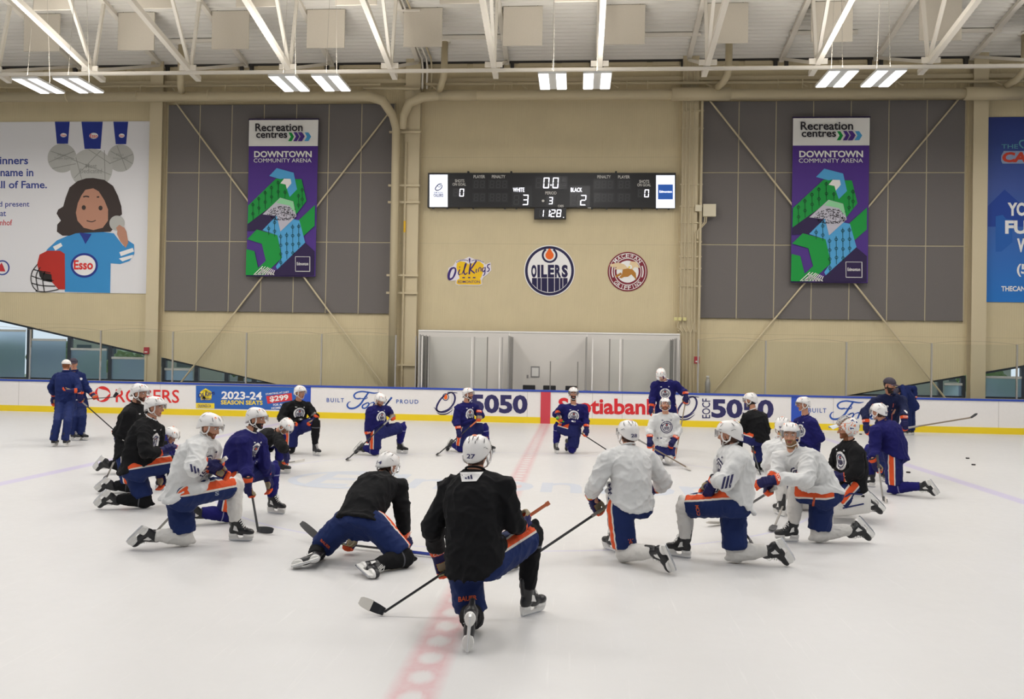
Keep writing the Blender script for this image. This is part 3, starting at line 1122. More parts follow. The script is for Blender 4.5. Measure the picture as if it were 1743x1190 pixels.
pg = empty('penalty_box_glass', (0, GY + .02, 1.063), 'clear glass and uprights standing on the boards before the penalty boxes', 'shield glass')


def post(x, y, z1, m, w=.035, z0=1.063):
    return MB().box((x - w / 2, y - .02, z0), (x + w / 2, y + .02, z1)).build('glass_post', m, pg)



for x, m_ in ((-4.22, POST), (-4.02, POSTL), (-3.8, POST), (-2.4, POSTL), (-2.32, POST), (-1.9, POSTD), (-1.5, POSTL), (-1.42, POST), (2.0, POSTD), (2.33, POSTL), (2.41, POST), (1.46, POSTL), (4.02, POST), (4.2, POST)):
    post(x, GY + .02, 2.72, m_)
for x in (.13, 1.0):
    post(x, GY + .03, 1.98, POSTD)
for a, b_ in ((-3.78, -2.42), (-2.3, -1.92), (2.02, 2.3), (2.43, 4.0)):
    MB().box((a, GY + .014, 1.065), (b_, GY + .026, 2.7)).build('glass_pane', GLASS, pg)
for x, lb in ((-4.1, 'outer end by the drain pipe'), (-1.22, 'between penalty box and timekeeper, drain pipe side'), (1.27, 'between penalty box and timekeeper, conduit side'), (4.1, 'outer end by the conduits')):
    t = empty('glass_partition', (x, 27.4, .02), 'glass partition running back from the boards to the white panel, ' + lb, 'glass partition')
    MB().box((x - .05, GY + .06, .02), (x + .05, 28.2, 1.0)).build('partition_base', BW, t)
    MB().box((x - .006, GY + .08, 1.0), (x + .006, 28.22, 2.75)).build('partition_glass', GLASS, t)
    for yy in (GY + .1, 27.0, 27.6, 28.2):
        MB().box((x - .02, yy - .02, 1.0), (x + .02, yy + .02, 2.78)).build('partition_post', POST, t)
    MB().box((x - .07, GY + .06, 1.0), (x + .07, 27.2, 1.05)).build('partition_cap', MATS['cap_blue'], t)
BLK = mat('black_plastic', '#232323', rough=.5)
for k, (px, lb) in enumerate(((900, 'first one from the drain pipe'), (935, 'behind the red centre band'), (973, 'behind the bearded kneeling player'))):
    p = on_y(px, 662, 27.5)
    t = empty('chair', (p.x, 27.5, .02), 'black chair in the timekeeper box, ' + lb, 'chair', 'black chairs in the timekeeper box')
    finish(MB().box((p.x - .21, 27.62, .72), (p.x + .21, 27.66, 1.17)).build('backrest', BLK, t), .02)
    finish(MB().box((p.x - .22, 27.2, .44), (p.x + .22, 27.62, .49)).build('seat', BLK, t), .02)
    for sx in (-.19, .19):
        for yy in (27.23, 27.6):
            MB().tube([(p.x + sx, yy, .02), (p.x + sx, yy, .45)], .013, 8).build('leg', POSTD, t)
        MB().tube([(p.x + sx, 27.6, .45), (p.x + sx, 27.64, .8)], .013, 8).build('back_upright', POSTD, t)
p = on_y(911, 633, 28.27)
t = empty('notice_frame', (p.x, 28.27, 1.4), 'grey framed notice on the white panel', 'notice')
MB().box((p.x - .15, 28.262, p.z - .19), (p.x + .15, 28.272, p.z + .19)).build('frame', mat('frame_grey', '#8d8a88', rough=.5), t)
MB().box((p.x - .115, 28.258, p.z - .15), (p.x + .115, 28.262, p.z + .14)).build('paper', mat('paper', '#e4e1dc', rough=.7), t)
p = on_y(898, 641, 28.27)
o = MB().box((p.x - .03, 28.265, p.z - .055), (p.x + .03, 28.279, p.z + .055)).build('wall_switch', MATS['frame_grey'])
tag(o, 'small grey wall switch beside the framed notice', 'switch')
p = on_y(1190, 690, 27.3)
t = empty('fire_extinguisher', (5.35, 28.2, .0), 'grey cylinder with a white head standing behind the glass by the conduits', 'extinguisher')
MB().tube([(5.35, 28.2, .02), (5.35, 28.2, 1.35), (5.35, 28.2, 1.5)], [.09, .09, .05], 14).build('cylinder', POST, t, True)
MB().tube([(5.35, 28.2, 1.5), (5.35, 28.2, 1.58)], .05, 12).build('valve_head', POSTL, t, True)

# ================================================================== SCOREBOARD
SBY = 28.42
t_sb = empty('scoreboard', (0, 28.5, 7.24), 'long black electronic scoreboard with lit white digits on the beige wall', 'scoreboard')
CAB = mat('cabinet_black', '#141315', rough=.45)
finish(MB().box((-4.3, SBY, 7.25), (4.22, 28.66, 8.45)).build('cabinet', CAB, t_sb), .012)
finish(MB().box((-.58, SBY, 6.86), (.52, 28.6, 7.25)).build('clock_cabinet', CAB, t_sb), .01)
mb = MB()
for x in (-4.1, -3.6, -3.2, -2.7, -1.6, -1.2, 1.4, 1.9, 2.7, 3.1, 3.6, 4.0):
    mb.box((x - .03, SBY + .02, 7.2), (x + .03, SBY + .1, 7.26))
for x in (-2.9, -1.4, 2.2):
    mb.box((x - .03, SBY + .06, 8.44), (x + .03, 28.66, 8.52))
mb.build('bracket', CAB, t_sb)


def SBP(z):
    """zoom crop of the board (3.631 px per photo px, from 700,270) -> photo px"""
    return (700 + z[0] / 3.631, 270 + z[1] / 3.631)


class Board(Flat):
    def P(self, px, py):
        return on_y(*SBP((px, py)), self.Y)


LED = mat('led_white', '#ffffff', emit='#f2f0ff', emit_k=1.6)
OFF = mat('led_off', '#3a393b', rough=.5)
WIN = mat('led_window', '#222123', rough=.35)
LBL = flat_mat('board_label', '#c9c6c0')
f = Board(SBY - .003)
wins_ = [(255, 182, 337, 238), (378, 130, 460, 188), (475, 130, 600, 188), (378, 211, 460, 270), (475, 211, 600, 270), (622, 168, 746, 295), (765, 110, 965, 188), (980, 168, 1105, 295), (1127, 130, 1255, 190), (1273, 130, 1357, 190), (1127, 212, 1255, 272), (1273, 212, 1357, 272), (1397, 184, 1480, 242), (835, 232, 888, 288)]
for w in wins_:
    f.rect(*w)
f.done('digit_window', WIN, t_sb)
SEG = {'0': 'abcdef', '1': 'bc', '2': 'abged', '3': 'abgcd', '5': 'afgcd', '8': 'abcdefg', '-': 'g'}


def digit(f, fo, ch, x, y, w, h, th, slant=.06):
    """seven bars: lit ones to f, dark ones to fo; x,y centre in crop px"""
    L, R, T, B = x - w / 2, x + w / 2, y - h / 2, y + h / 2
    g = th * .25
    bars = {'a': [(L + g, T), (R - g, T), (R - th, T + th), (L + th, T + th)], 'd': [(L + th, B - th), (R - th, B - th), (R - g, B), (L + g, B)], 'g': [(L + th, y - th / 2), (R - th, y - th / 2), (R - th, y + th / 2), (L + th, y + th / 2)],
            'f': [(L, T + g), (L + th, T + th), (L + th, y - th * .6), (L, y - g)], 'b': [(R - th, T + th), (R, T + g), (R, y - g), (R - th, y - th * .6)],
            'e': [(L, y + g), (L + th, y + th * .6), (L + th, B - th), (L, B - g)], 'c': [(R - th, y + th * .6), (R, y + g), (R, B - g), (R - th, B - th)]}
    lit = SEG.get(ch, '')
    for k, p in bars.items():
        p = [(a + (y - b) * slant, b) for a, b in p]
        tgt = f if k in lit else fo
        if tgt is not None:
            tgt.poly(p)


f, fo = Board(SBY - .008), Board(SBY - .006)
digit(f, fo, '0', 312, 210, 28, 48, 5)
digit(None, fo, ' ', 275, 210, 28, 46, 5)
digit(f, fo, '0', 1455, 215, 28, 48, 5)
digit(None, fo, ' ', 1416, 213, 28, 46, 5)
digit(f, fo, '0', 835, 150, 36, 66, 6)
digit(f, fo, '0', 892, 150, 36, 66, 6)
digit(None, fo, ' ', 787, 150, 34, 62, 6)
digit(None, fo, ' ', 940, 150, 34, 62, 6)
f.rect(860, 160, 868, 167)
digit(f, fo, '3', 706, 255, 36, 64, 6)
digit(None, fo, ' ', 650, 255, 34, 60, 6)
digit(f, fo, '2', 1063, 257, 36, 64, 6)
digit(None, fo, ' ', 1008, 257, 34, 60, 6)
digit(f, fo, '3', 862, 260, 26, 44, 5)
for x0, y0, n in ((382, 159, 2), (480, 159, 3), (382, 240, 2), (480, 240, 3), (1133, 160, 3), (1278, 160, 2), (1133, 242, 3), (1278, 242, 2)):
    for i in range(n):
        digit(None, fo, ' ', x0 + 19 + i * 39, y0, 27, 46, 5)
f.done('lit_digits', LED, t_sb)
fo.done('unlit_digits', OFF, t_sb)
f = Board(SBY - .008)
f.text('WHITE', 629, 180, 699, 206, weight=.012)
f.text('BLACK', 986, 180, 1056, 206, weight=.012)
f.done('lit_names', LED, t_sb)
f = Board(SBY - .007)
for s, b_ in (('SHOTS', (270, 128, 328, 147)), ('ON GOAL', (255, 150, 338, 168)), ('PLAYER', (385, 102, 456, 121)), ('PENALTY', (498, 102, 581, 121)), ('PERIOD', (828, 203, 898, 222)), ('PENALTY', (1150, 103, 1233, 122)), ('PLAYER', (1278, 104, 1351, 123)), ('SHOTS', (1409, 132, 1471, 151)), ('ON GOAL', (1397, 154, 1481, 172)), ('OES', (906, 286, 942, 300))):
    f.text(s, *b_, weight=.02)
f.ellipse(815, 261, 8, 8, 14)
f.rect(1090, 302, 1110, 307)
f.done('board_lettering', LBL, t_sb)
f, fo = Board(SBY - .006), Board(SBY - .004)
for ch, x in (('1', 805), ('1', 842), ('2', 876), ('8', 912)):
    digit(f, fo, ch, x, 338, 28, 46, 5, .1)
f.rect(857, 326, 862, 331).rect(855, 344, 860, 349).rect(938, 361, 944, 365)
f.done('clock_digits', LED, t_sb)
fo.done('unlit_clock_digits', OFF, t_sb)
SCRN = mat('screen_white', '#e9edf6', emit='#e9eefb', emit_k=.75)
f = Board(SBY - .006)
f.rect(113, 99, 225, 299)
left_s = f.done('side_screen', SCRN, t_sb, 'lit white screen with a small navy team emblem')
f = Board(SBY - .006)
f.rect(1513, 103, 1629, 306)
right_s = f.done('side_screen', SCRN, t_sb, 'lit white screen with a blue city square')
f = Board(SBY - .012)
f.stroke([(190, 155), (170, 158), (152, 178), (150, 192), (165, 196), (185, 184), (190, 168), (180, 158)], [2, 5, 6, 6, 5, 5, 5, 2])
f.ring(172, 168, 9, 10, 3, 16)
f.text('EDMONTON', 140, 206, 196, 214, weight=.01)
f.text('OILERS', 138, 217, 198, 237, weight=.02)
f.done('screen_print', flat_mat('screen_navy', '#3b3d74'), left_s)
f = Board(SBY - .010)
f.rect(1525, 160, 1617, 252)
f.done('screen_square', mat('screen_blue', '#1d4f9e', emit='#1d4f9e', emit_k=.5), right_s)
f = Board(SBY - .014)
f.text('Edmonton', 1534, 197, 1611, 211, weight=.008)
f.done('screen_word', LED, right_s)

# ================================================================== WALL LOGOS
LY = WY - .02
t = empty('wall_logo', (0, LY, 5.1), 'large round white and navy wall logo with an orange drop, under the scoreboard', 'wall logo')
c = (935.3, 461)


def disc(cx, cy, rx, ry, Y, m, name, par):
    f = Flat(Y)
    f.ellipse(cx, cy, rx, ry, 64)
    return f.done(name, m, par)


NAV2 = flat_mat('logo_navy', '#241f47')
disc(*c, 43.2, 43.6, LY, WHT, 'logo_disc', t)
f = Flat(LY - .004)
f.ring(*c, 41.6, 42, 4.4, 64)
# drop holder
f.ring(935.5, 434.5, 13.4, 13.2, 3.4, 36, -1.02, PI + 1.02)
# block letters, each with a drip running down to the rim
sx = [(904.2, 913.4, 'O'), (914.8, 919.2, 'I'), (921, 931.3, 'L'), (932.6, 943.3, 'E'), (944.4, 955.2, 'R'), (956, 966.5, 'S')]
for a, b_, ch in sx:
    f.text(ch, a, 450.8, b_, 472.5, weight=.055)
for a, b_ in ((905.5, 914), (915, 920.8), (921.6, 931.6), (932.8, 943.2), (944.2, 952), (953, 957.6), (958.5, 966)):
    m_ = (a + b_) / 2
    ya = 461 + 37.2 * math.sqrt(max(0, 1 - ((a - c[0]) / 37.4) ** 2)) - .5
    yb = 461 + 37.2 * math.sqrt(max(0, 1 - ((b_ - c[0]) / 37.4) ** 2)) - .5
    f.poly([(a, 473.2), (b_, 473.2), (b_, yb), (a, ya)])
f.done('logo_navy_print', NAV2, t)
f = Flat(LY - .004)
pts = [(935.4, 421.2)]
for a in np.linspace(-.35, PI + .35, 20):
    pts.append((935.4 + 7.0 * math.cos(a), 434.6 + 7.2 * math.sin(a)))
f.poly(pts)
f.done('logo_drop', ORG, t)
# crown logo
t = empty('wall_logo', (-2.8, LY, 5), 'small purple and yellow crown-shaped wall logo with script lettering', 'wall logo')


class Z8(Flat):
    def P(self, px, py):
        return on_y(740 + px / 4.469, 400 + py / 4.469, self.Y)


f = Z8(LY)
f.poly([(98, 300), (105, 250), (140, 235), (165, 195), (225, 183), (262, 165), (300, 183), (360, 195), (385, 225), (425, 208), (430, 268), (400, 300), (370, 322), (357, 345), (362, 375), (340, 385), (180, 383), (158, 372), (160, 345), (120, 350)])
f.done('logo_backing', flat_mat('logo_lilac', '#e9e3ea'), t)
f = Z8(LY - .004)
f.poly([(165, 250), (168, 215), (195, 200), (230, 205), (262, 225), (265, 190), (272, 225), (305, 205), (340, 200), (372, 225), (372, 262), (355, 320), (345, 332), (352, 345), (355, 372), (335, 379), (182, 377), (164, 368), (168, 345), (190, 330)])
f.done('crown_print', flat_mat('logo_gold', '#f0c21c'), t)
f = Z8(LY - .008)
PUR = flat_mat('logo_purple', '#3a2370')
f.stroke([(150, 250), (125, 258), (107, 300), (110, 335), (135, 328), (155, 290), (157, 258), (140, 246)], [10, 16, 20, 18, 12, 14, 12, 6])
f.stroke([(190, 262), (180, 290), (186, 303), (200, 295)], [9, 9, 8, 4])
f.stroke([(188, 243), (193, 247)], 9)
f.stroke([(205, 300), (225, 260), (240, 222), (232, 222), (222, 280), (232, 300), (250, 285)], [5, 8, 8, 7, 10, 10, 5])
f.stroke([(275, 215), (266, 260), (262, 300)], [12, 12, 12])
f.stroke([(318, 195), (285, 245), (272, 262), (290, 280), (305, 292)], [12, 11, 10, 11, 10])
f.stroke([(318, 258), (314, 280), (322, 286)], [8, 8, 5])
f.stroke([(331, 282), (336, 255), (350, 250), (352, 278)], [7, 7, 7, 7])
f.stroke([(378, 248), (362, 258), (368, 280), (382, 265), (384, 245), (380, 295), (366, 312)], [6, 8, 8, 7, 8, 8, 4])
f.stroke([(422, 222), (405, 228), (402, 245), (415, 258), (408, 276), (394, 276)], [7, 8, 8, 8, 8, 4])
for a in np.linspace(168, 250, 9):
    f.ellipse(a, 208 - 18 * math.sin((a - 165) / 90 * PI * .8), 4, 4, 10)
    f.ellipse(535 - a, 208 - 18 * math.sin((a - 165) / 90 * PI * .8), 4, 4, 10)
f.poly([(258, 185), (265, 172), (272, 185), (268, 212), (262, 212)])
f.text('EDMONTON', 177, 346, 343, 366, weight=.012)
for x, w in ((220, 10), (262, 9), (300, 10)):
    f.rect(x - w, 320, x + w, 329)
f.done('crown_lettering', PUR, t)
# round maroon logo
t = empty('wall_logo', (2.67, LY, 5.1), 'round maroon wall logo with a winged golden beast', 'wall logo')
f = Z8(LY)
f.ellipse(1467, 279, 151, 150, 56)
MAR = flat_mat('logo_maroon', '#7e2233')
f.done('logo_disc', MAR, t)
f = Z8(LY - .004)
f.ring(1467, 279, 141, 140, 4, 56)
f.ellipse(1467, 279, 84, 84, 40)
f.ring(1467, 279, 104, 104, 5, 40)
f.arc_text('MACEWAN', 1467, 279, 122, 30, 146, 34, .012)
f.arc_text('GRIFFINS', 1467, 279, 122, 28, 216, 324, .012, inside=True)
f.ring(1467, 279, 122, 122, 9, 16, -.38, .38).ring(1467, 279, 122, 122, 9, 16, PI - .38, PI + .38)
f.done('logo_print', WHT, t)
f = Z8(LY - .008)
f.poly([(1330, 225), (1395, 210), (1440, 222), (1470, 250), (1480, 232), (1490, 200), (1535, 205), (1560, 250), (1520, 245), (1505, 262), (1470, 268), (1420, 262), (1368, 262), (1385, 245), (1345, 245)])
f.done('beast_wing', flat_mat('logo_cream', '#e3c9a0'), t)
f = Z8(LY - .011)
f.poly([(1430, 262), (1470, 255), (1505, 262), (1530, 290), (1535, 345), (1515, 320), (1495, 300), (1470, 318), (1440, 320), (1420, 330), (1400, 325), (1425, 300)])
f.poly([(1425, 300), (1380, 325), (1372, 312), (1415, 285)])
f.done('beast_body', flat_mat('logo_tan', '#b47b33'), t)
f = Z8(LY - .014)
f.ellipse(1487, 243, 14, 16, 16)
f.done('beast_head', WHT, t)
f = Z8(LY - .017)
f.poly([(1473, 240), (1490, 238), (1484, 252), (1476, 254)])
f.done('beast_beak', YEL, t)

# ================================================================== BANNERS
PURB = mat('banner_purple', '#46207f', rough=.6)
PLUM = flat_mat('banner_plum', '#2b1b45')
GRN = flat_mat('banner_green', '#12923c')
SKY = flat_mat('banner_sky', '#4f9fd0')
DGRN = flat_mat('banner_chain', '#0c3f2c')
BWHT = flat_mat('banner_white', '#e6e4df')
INK = flat_mat('banner_ink', '#262129')


def banner(x0, x1, z1, z0, lb):
    """x0..x1, z1 top, z0 bottom in metres; art read from a crop 714x1190 of the photo"""
    BYY = 28.42
    t = empty('banner', ((x0 + x1) / 2, BYY, z0), lb, 'banner')

    class B(Flat):
        def P(self, px, py):
            v = (py - 58) / 1055
            u = (px - (112 - 27 * v)) / 462
            return Vector((x0 + (x1 - x0) * u, self.Y, z1 + (z0 - z1) * v))
    # cloth, gently rippled
    nx, nz = 16, 24
    V = []
    for j in range(nz + 1):
        for i in range(nx + 1):
            u, v = i / nx, j / nz
            V.append((x0 + (x1 - x0) * u, BYY + .012 * math.sin(u * 9 + v * 2) * v, z1 + (z0 - z1) * v))
    MB().add(V, [(j * (nx + 1) + i, j * (nx + 1) + i + 1, (j + 1) * (nx + 1) + i + 1, (j + 1) * (nx + 1) + i) for j in range(nz) for i in range(nx)]).build('banner_cloth', PURB, t, True)
    MB().box((x0 - .02, BYY - .02, z1 - .02), (x1 + .02, BYY + .02, z1 + .03)).box((x0, BYY - .015, z0 - .03), (x1, BYY + .015, z0)).build('banner_rod', PLUM, t)
    y = [BYY - .02]

    def layer(m, name, draw, lab=None):
        f = B(y[0])
        draw(f)
        if name.endswith('_shape') or name == 'header_chevron':     # every cut shape is a piece of its own
            for face in f.mb.f:
                g_ = B(y[0])
                g_.mb.add([f.mb.v[i] for i in face], [tuple(range(len(face)))])
                g_.done(name, m, t, lab)
        else:
            f.done(name, m, t, lab)
        y[0] -= .003
    layer(BWHT, 'header_band', lambda f: f.poly([(112, 60), (574, 60), (569, 238), (107.5, 238)]))

    def g(f):
        f.poly([(103, 640), (290, 458), (460, 462), (492, 608), (422, 700), (405, 612), (318, 587), (262, 640), (98, 765)])
        f.poly([(440, 738), (548, 635), (545, 775), (465, 850)])
        f.poly([(375, 147), (395, 147), (412, 175), (395, 205), (372, 205), (390, 175)])
    layer(PLUM, 'dark_shape', lambda f: (f.poly([(98, 765), (262, 620), (282, 640), (206, 702), (300, 712), (198, 806), (94, 812)]), f.poly([(480, 888), (544, 945), (540, 1110), (230, 1112), (295, 1070)])))
    layer(GRN, 'green_shape', g)

    def s(f):
        f.poly([(245, 440), (295, 387), (408, 418), (430, 530), (380, 582), (362, 525), (392, 492), (388, 462), (350, 455), (320, 462)])
        f.poly([(198, 806), (295, 705), (445, 740), (482, 888), (295, 1070), (286, 1050), (327, 990), (297, 840)])
        f.poly([(483, 147), (508, 147), (526, 175), (508, 205), (480, 205), (497, 175)])
    layer(SKY, 'blue_shape', s)
    layer(GRN, 'green_chevron', lambda f: f.poly([(95, 868), (160, 802), (297, 840), (327, 992), (205, 1110), (84, 1110), (90, 935), (143, 948), (168, 1062), (220, 1012), (193, 898)]))

    def w(f):
        f.poly([(320, 490), (345, 458), (388, 460), (393, 490), (362, 528), (355, 498)])
        f.text('DOWNTOWN', 145, 272, 529, 315, weight=.03)
        f.text('COMMUNITY ARENA', 142, 322, 527, 349, weight=.0)
        for a, b_, c_, d in ((415, 982, 515, 985), (415, 1079, 513, 1083)):
            f.poly([(a, b_), (c_, b_), (c_, d), (a, d)])
        f.poly([(415, 982), (418, 982), (418, 1083), (415, 1083)]).poly([(511, 982), (515, 982), (514, 1083), (510, 1083)])
        f.text('Edmonton', 426, 1020, 502, 1041, weight=.02)
    layer(BWHT, 'white_print', w)
    layer(flat_mat('banner_speckle', '#b9b6c0'), 'speckled_shape', lambda f: f.poly([(200, 700), (318, 587), (405, 612), (425, 712), (318, 815), (295, 710)]))

    def sp(f):
        rnd = random.Random(4)
        for _ in range(260):
            x, yy = rnd.uniform(225, 415), rnd.uniform(632, 735)
            if yy < 640 + abs(x - 330) * .25 or x < 218 + (700 - yy) * .9 or yy > 790 - abs(x - 330) * .9:
                continue
            f.poly([(x, yy), (x + 6, yy + rnd.uniform(-3, 3)), (x + 5, yy + 5), (x - 1, yy + 5)])
    layer(INK, 'speckles', sp)
    layer(flat_mat('banner_mint', '#8ecf9a'), 'mint_shape', lambda f: f.poly([(290, 622), (320, 590), (404, 614), (418, 690), (395, 662), (380, 640)]))

    def ch(f):
        for x, ya, yb in ((135, 620, 740), (175, 580, 700), (218, 540, 665), (260, 505, 625), (305, 470, 590), (350, 535, 590), (440, 560, 660), (465, 520, 640)):
            f.rect(x - 1.5, ya, x + 1.5, yb)
            for yy in np.arange(ya + 15, yb, 62):
                f.ring(x, yy, 10, 10, 3, 14)
        for x, ya, yb in ((240, 775, 840), (280, 735, 850), (320, 830, 1060), (360, 820, 1000), (400, 765, 980), (440, 760, 925)):
            f.rect(x - 1.5, ya, x + 1.5, yb)
            for yy in np.arange(ya + 20, yb, 58):
                f.ring(x, yy, 10, 10, 3, 14)
    layer(DGRN, 'chain_pattern', ch)

    def nt_(f):
        for i in range(8):
            x = 140 + i * 18
            f.stroke([(x, 1108), (min(x + 60, 216 + i * 9), max(1048 + i * 4, 1050))], 5)
            f.stroke([(x + 10, 1108), (max(x - 25, 190), 1062 + abs(i - 4) * 8)], 5)
    layer(BWHT, 'net_pattern', nt_)

    def hd(f):
        f.text('Recreation', 155, 86, 471, 140, weight=.02)
        f.text('centres', 160, 143, 368, 185, weight=.02)
    layer(INK, 'header_lettering', hd)
    layer(PURB, 'header_chevron', lambda f: (f.poly([(410, 147), (432, 147), (448, 175), (432, 207), (408, 207), (426, 175)]), f.poly([(440, 147), (466, 147), (485, 175), (466, 207), (438, 207), (456, 175)])))


banner(-10.72, -8.22, 10.33, 4.81, 'tall purple and green hanging banner beside the drain pipe')
banner(8.08, 10.58, 10.3, 4.78, 'tall purple and green hanging banner beside the conduits')

# ================================================================== POSTERS
PY = WY - .03


class L6(Flat):
    def P(self, px, py):
        return on_y(px / 3.717, 190 + py / 3.717, self.Y)


t = empty('wall_poster', (-17.3, PY, 4.15), 'white wall poster with a child in a blue jersey and three medals', 'poster')
MB().box((-22.5, PY, 4.15), (-14.45, WY - .002, 10.37)).build('poster_sheet', mat('poster_white', '#e4e2e3', rough=.5), t)
MEDAL = flat_mat('medal_grey', '#b9b8b2')
f = L6(PY - .003)
f.ellipse(393, 294, 92, 92, 40).ellipse(763, 294, 85, 87, 40)
f.done('medal', MEDAL, t)
f = L6(PY - .006)
f.ellipse(578, 362, 134, 128, 44)
f.done('medal', flat_mat('medal_pale', '#bfbeb8'), t)
f = L6(PY - .009)
for a in (((450, 300), (700, 400)), ((470, 420), (640, 245)), ((660, 245), (665, 440)), ((480, 290), (520, 440)), ((560, 240), (700, 330)), ((310, 320), (470, 250)), ((330, 360), (480, 330)), ((320, 250), (470, 300)), ((690, 330), (840, 270)), ((700, 250), (840, 330)), ((740, 215), (800, 370))):
    f.stroke(list(a), 4)
f.text('Most', 542, 330, 612, 358, weight=.01)
f.text('Dedicated', 505, 362, 645, 390, weight=.01)
f.text('Most', 366, 265, 416, 282)
f.text('Team Spirit', 342, 288, 456, 307)
f.text('Most', 737, 264, 783, 281)
f.text('Improved', 716, 287, 806, 306)
f.done('medal_lettering', flat_mat('medal_line', '#96958f'), t)
f = L6(PY - .006)
f.poly([(347, 64), (441, 64), (430, 203), (360, 203)]).poly([(717, 64), (811, 64), (798, 206), (732, 206)])
f.poly([(515, 64), (650, 64), (636, 236), (535, 236)])
f.done('medal_ribbon', flat_mat('ribbon_blue', '#27378c'), t)
f = L6(PY - .009)
f.ellipse(402, 149, 20, 13, 20).ellipse(770, 152, 18, 13, 20).ellipse(593, 153, 28, 19, 24)
f.done('ribbon_badge', WHT, t)
f = L6(PY - .012)
f.text('Esso', 388, 143, 417, 156, weight=.02).text('Esso', 757, 146, 783, 159, weight=.02).text('Esso', 569, 141, 617, 166, weight=.02)
f.done('ribbon_lettering', REDP, t)
f = L6(PY - .003)
f.text('winners', -60, 286, 178, 334, weight=.02)
f.text('name in', 3, 362, 211, 410, weight=.02)
f.text('Hall of Fame.', -75, 438, 297, 486, weight=.02)
f.text('and present', -55, 568, 186, 612, weight=.012)
f.text('at', 1, 630, 38, 662, weight=.012)
f.ring(14, 988, 47, 48, 9, 30)
f.done('poster_lettering', flat_mat('poster_blue', '#3c4a92'), t)
f = L6(PY - .003)
f.text('nhof', 0, 684, 77, 720, weight=.012)
f.poly([(-28, 1010), (10, 955), (20, 975), (34, 1012)])
f.done('poster_lettering', flat_mat('poster_red', '#c4373c'), t)
# plain drawn child
HAIR = flat_mat('drawn_hair', '#3f3430')
f = L6(PY - .012)
f.poly([(590, 420), (660, 432), (715, 470), (745, 530), (768, 600), (772, 650), (745, 670), (735, 720), (700, 760), (480, 770), (440, 785), (395, 785), (360, 760), (362, 715), (385, 690), (358, 645), (368, 620), (400, 600), (415, 545), (440, 480), (490, 440), (545, 422)])
f.done('drawn_hair', HAIR, t)
f = L6(PY - .009)
f.poly([(480, 770), (430, 785), (360, 815), (300, 870), (270, 920), (330, 940), (400, 900), (410, 1140), (697, 1148), (700, 960), (760, 965), (820, 945), (850, 900), (848, 840), (810, 815), (780, 850), (720, 770), (640, 760)])
f.done('drawn_jersey', flat_mat('drawn_jersey', '#3d8fc9'), t)
f = L6(PY - .012)
f.poly([(755, 890), (840, 862), (848, 885), (765, 915)]).poly([(752, 930), (842, 905), (838, 925), (775, 948)])
f.poly([(335, 855), (385, 830), (395, 850), (350, 880)])
f.ellipse(533, 973, 86, 78, 40)
f.done('drawn_stripe', WHT, t)
f = L6(PY - .015)
f.ring(533, 973, 86, 78, 14, 40)
f.poly([(500, 765), (580, 775), (540, 838), (522, 800)])
f.done('drawn_ring', flat_mat('drawn_navy', '#2b3a8c'), t)
f = L6(PY - .018)
f.text('Esso', 467, 940, 588, 1000, weight=.03)
f.done('drawn_word', REDP, t)
f = L6(PY - .015)
f.poly([(540, 495), (590, 485), (625, 505), (660, 560), (684, 620), (683, 690), (650, 735), (590, 750), (530, 735), (490, 690), (480, 640), (492, 580), (515, 530)])
f.poly([(745, 735), (775, 715), (800, 760), (812, 830), (795, 862), (760, 820), (740, 775)])
f.done('drawn_skin', flat_mat('drawn_skin', '#bd8a72'), t)
f = L6(PY - .018)
f.ellipse(530, 607, 13, 15, 20).ellipse(636, 610, 13, 15, 20)
f.stroke([(526, 540), (545, 536), (564, 540)], 9).stroke([(612, 541), (628, 540)], 9)
f.stroke([(548, 690), (580, 697), (606, 688)], 6)
f.done('drawn_features', HAIR, t)
f = L6(PY - .018)
f.ellipse(740, 706, 48, 48, 28)
f.done('drawn_medal', MEDAL, t)
f = L6(PY - .021)
f.poly([(735, 735), (755, 715), (790, 740), (800, 790), (760, 800)])
f.done('drawn_hand', MATS['drawn_skin'], t)
f = L6(PY - .015)
f.poly([(250, 905), (300, 880), (380, 880), (410, 900), (412, 1125), (370, 1125), (330, 1080), (325, 1030), (245, 1010), (235, 965)])
f.done('drawn_helmet', flat_mat('drawn_red', '#b93229'), t)
f = L6(PY - .018)
for pts in ([(238, 965), (205, 1010), (195, 1060), (210, 1110), (240, 1138)], [(255, 985), (228, 1040), (240, 1130)], [(285, 1010), (270, 1060), (280, 1138)], [(200, 1040), (260, 1060), (340, 1070)], [(200, 1085), (260, 1100), (350, 1105)], [(225, 1135), (290, 1140), (370, 1125)], [(215, 1000), (260, 1010), (320, 1020)]):
    f.stroke(pts, 6)
f.poly([(245, 1010), (325, 1030), (330, 1080), (270, 1070), (250, 1040)])
f.done('drawn_cage', flat_mat('drawn_black', '#2a2725'), t)

# blue poster


def grad_poster():
    m = bpy.data.materials.new('poster_gradient')
    m.use_nodes = True
    nt = m.node_tree
    b = nt.nodes['Principled BSDF']
    geo = N(nt, 'ShaderNodeNewGeometry')
    sep = N(nt, 'ShaderNodeSeparateXYZ')
    nt.links.new(geo.outputs['Position'], sep.inputs[0])
    fac = math_node(nt, 'DIVIDE', math_node(nt, 'SUBTRACT', sep.outputs[2], 4.2), 6.2, clamp=True)
    rp = N(nt, 'ShaderNodeValToRGB')
    e = rp.color_ramp.elements
    e[0].color = (*lin('#2076c8'), 1)
    e[1].color = (*lin('#1c2f78'), 1)
    e2 = e.new(.62)
    e2.color = (*lin('#3d56a0'), 1)
    nt.links.new(fac, rp.inputs[0])
    nt.links.new(rp.outputs[0], b.inputs['Base Color'])
    b.inputs['Roughness'].default_value = .5
    return m


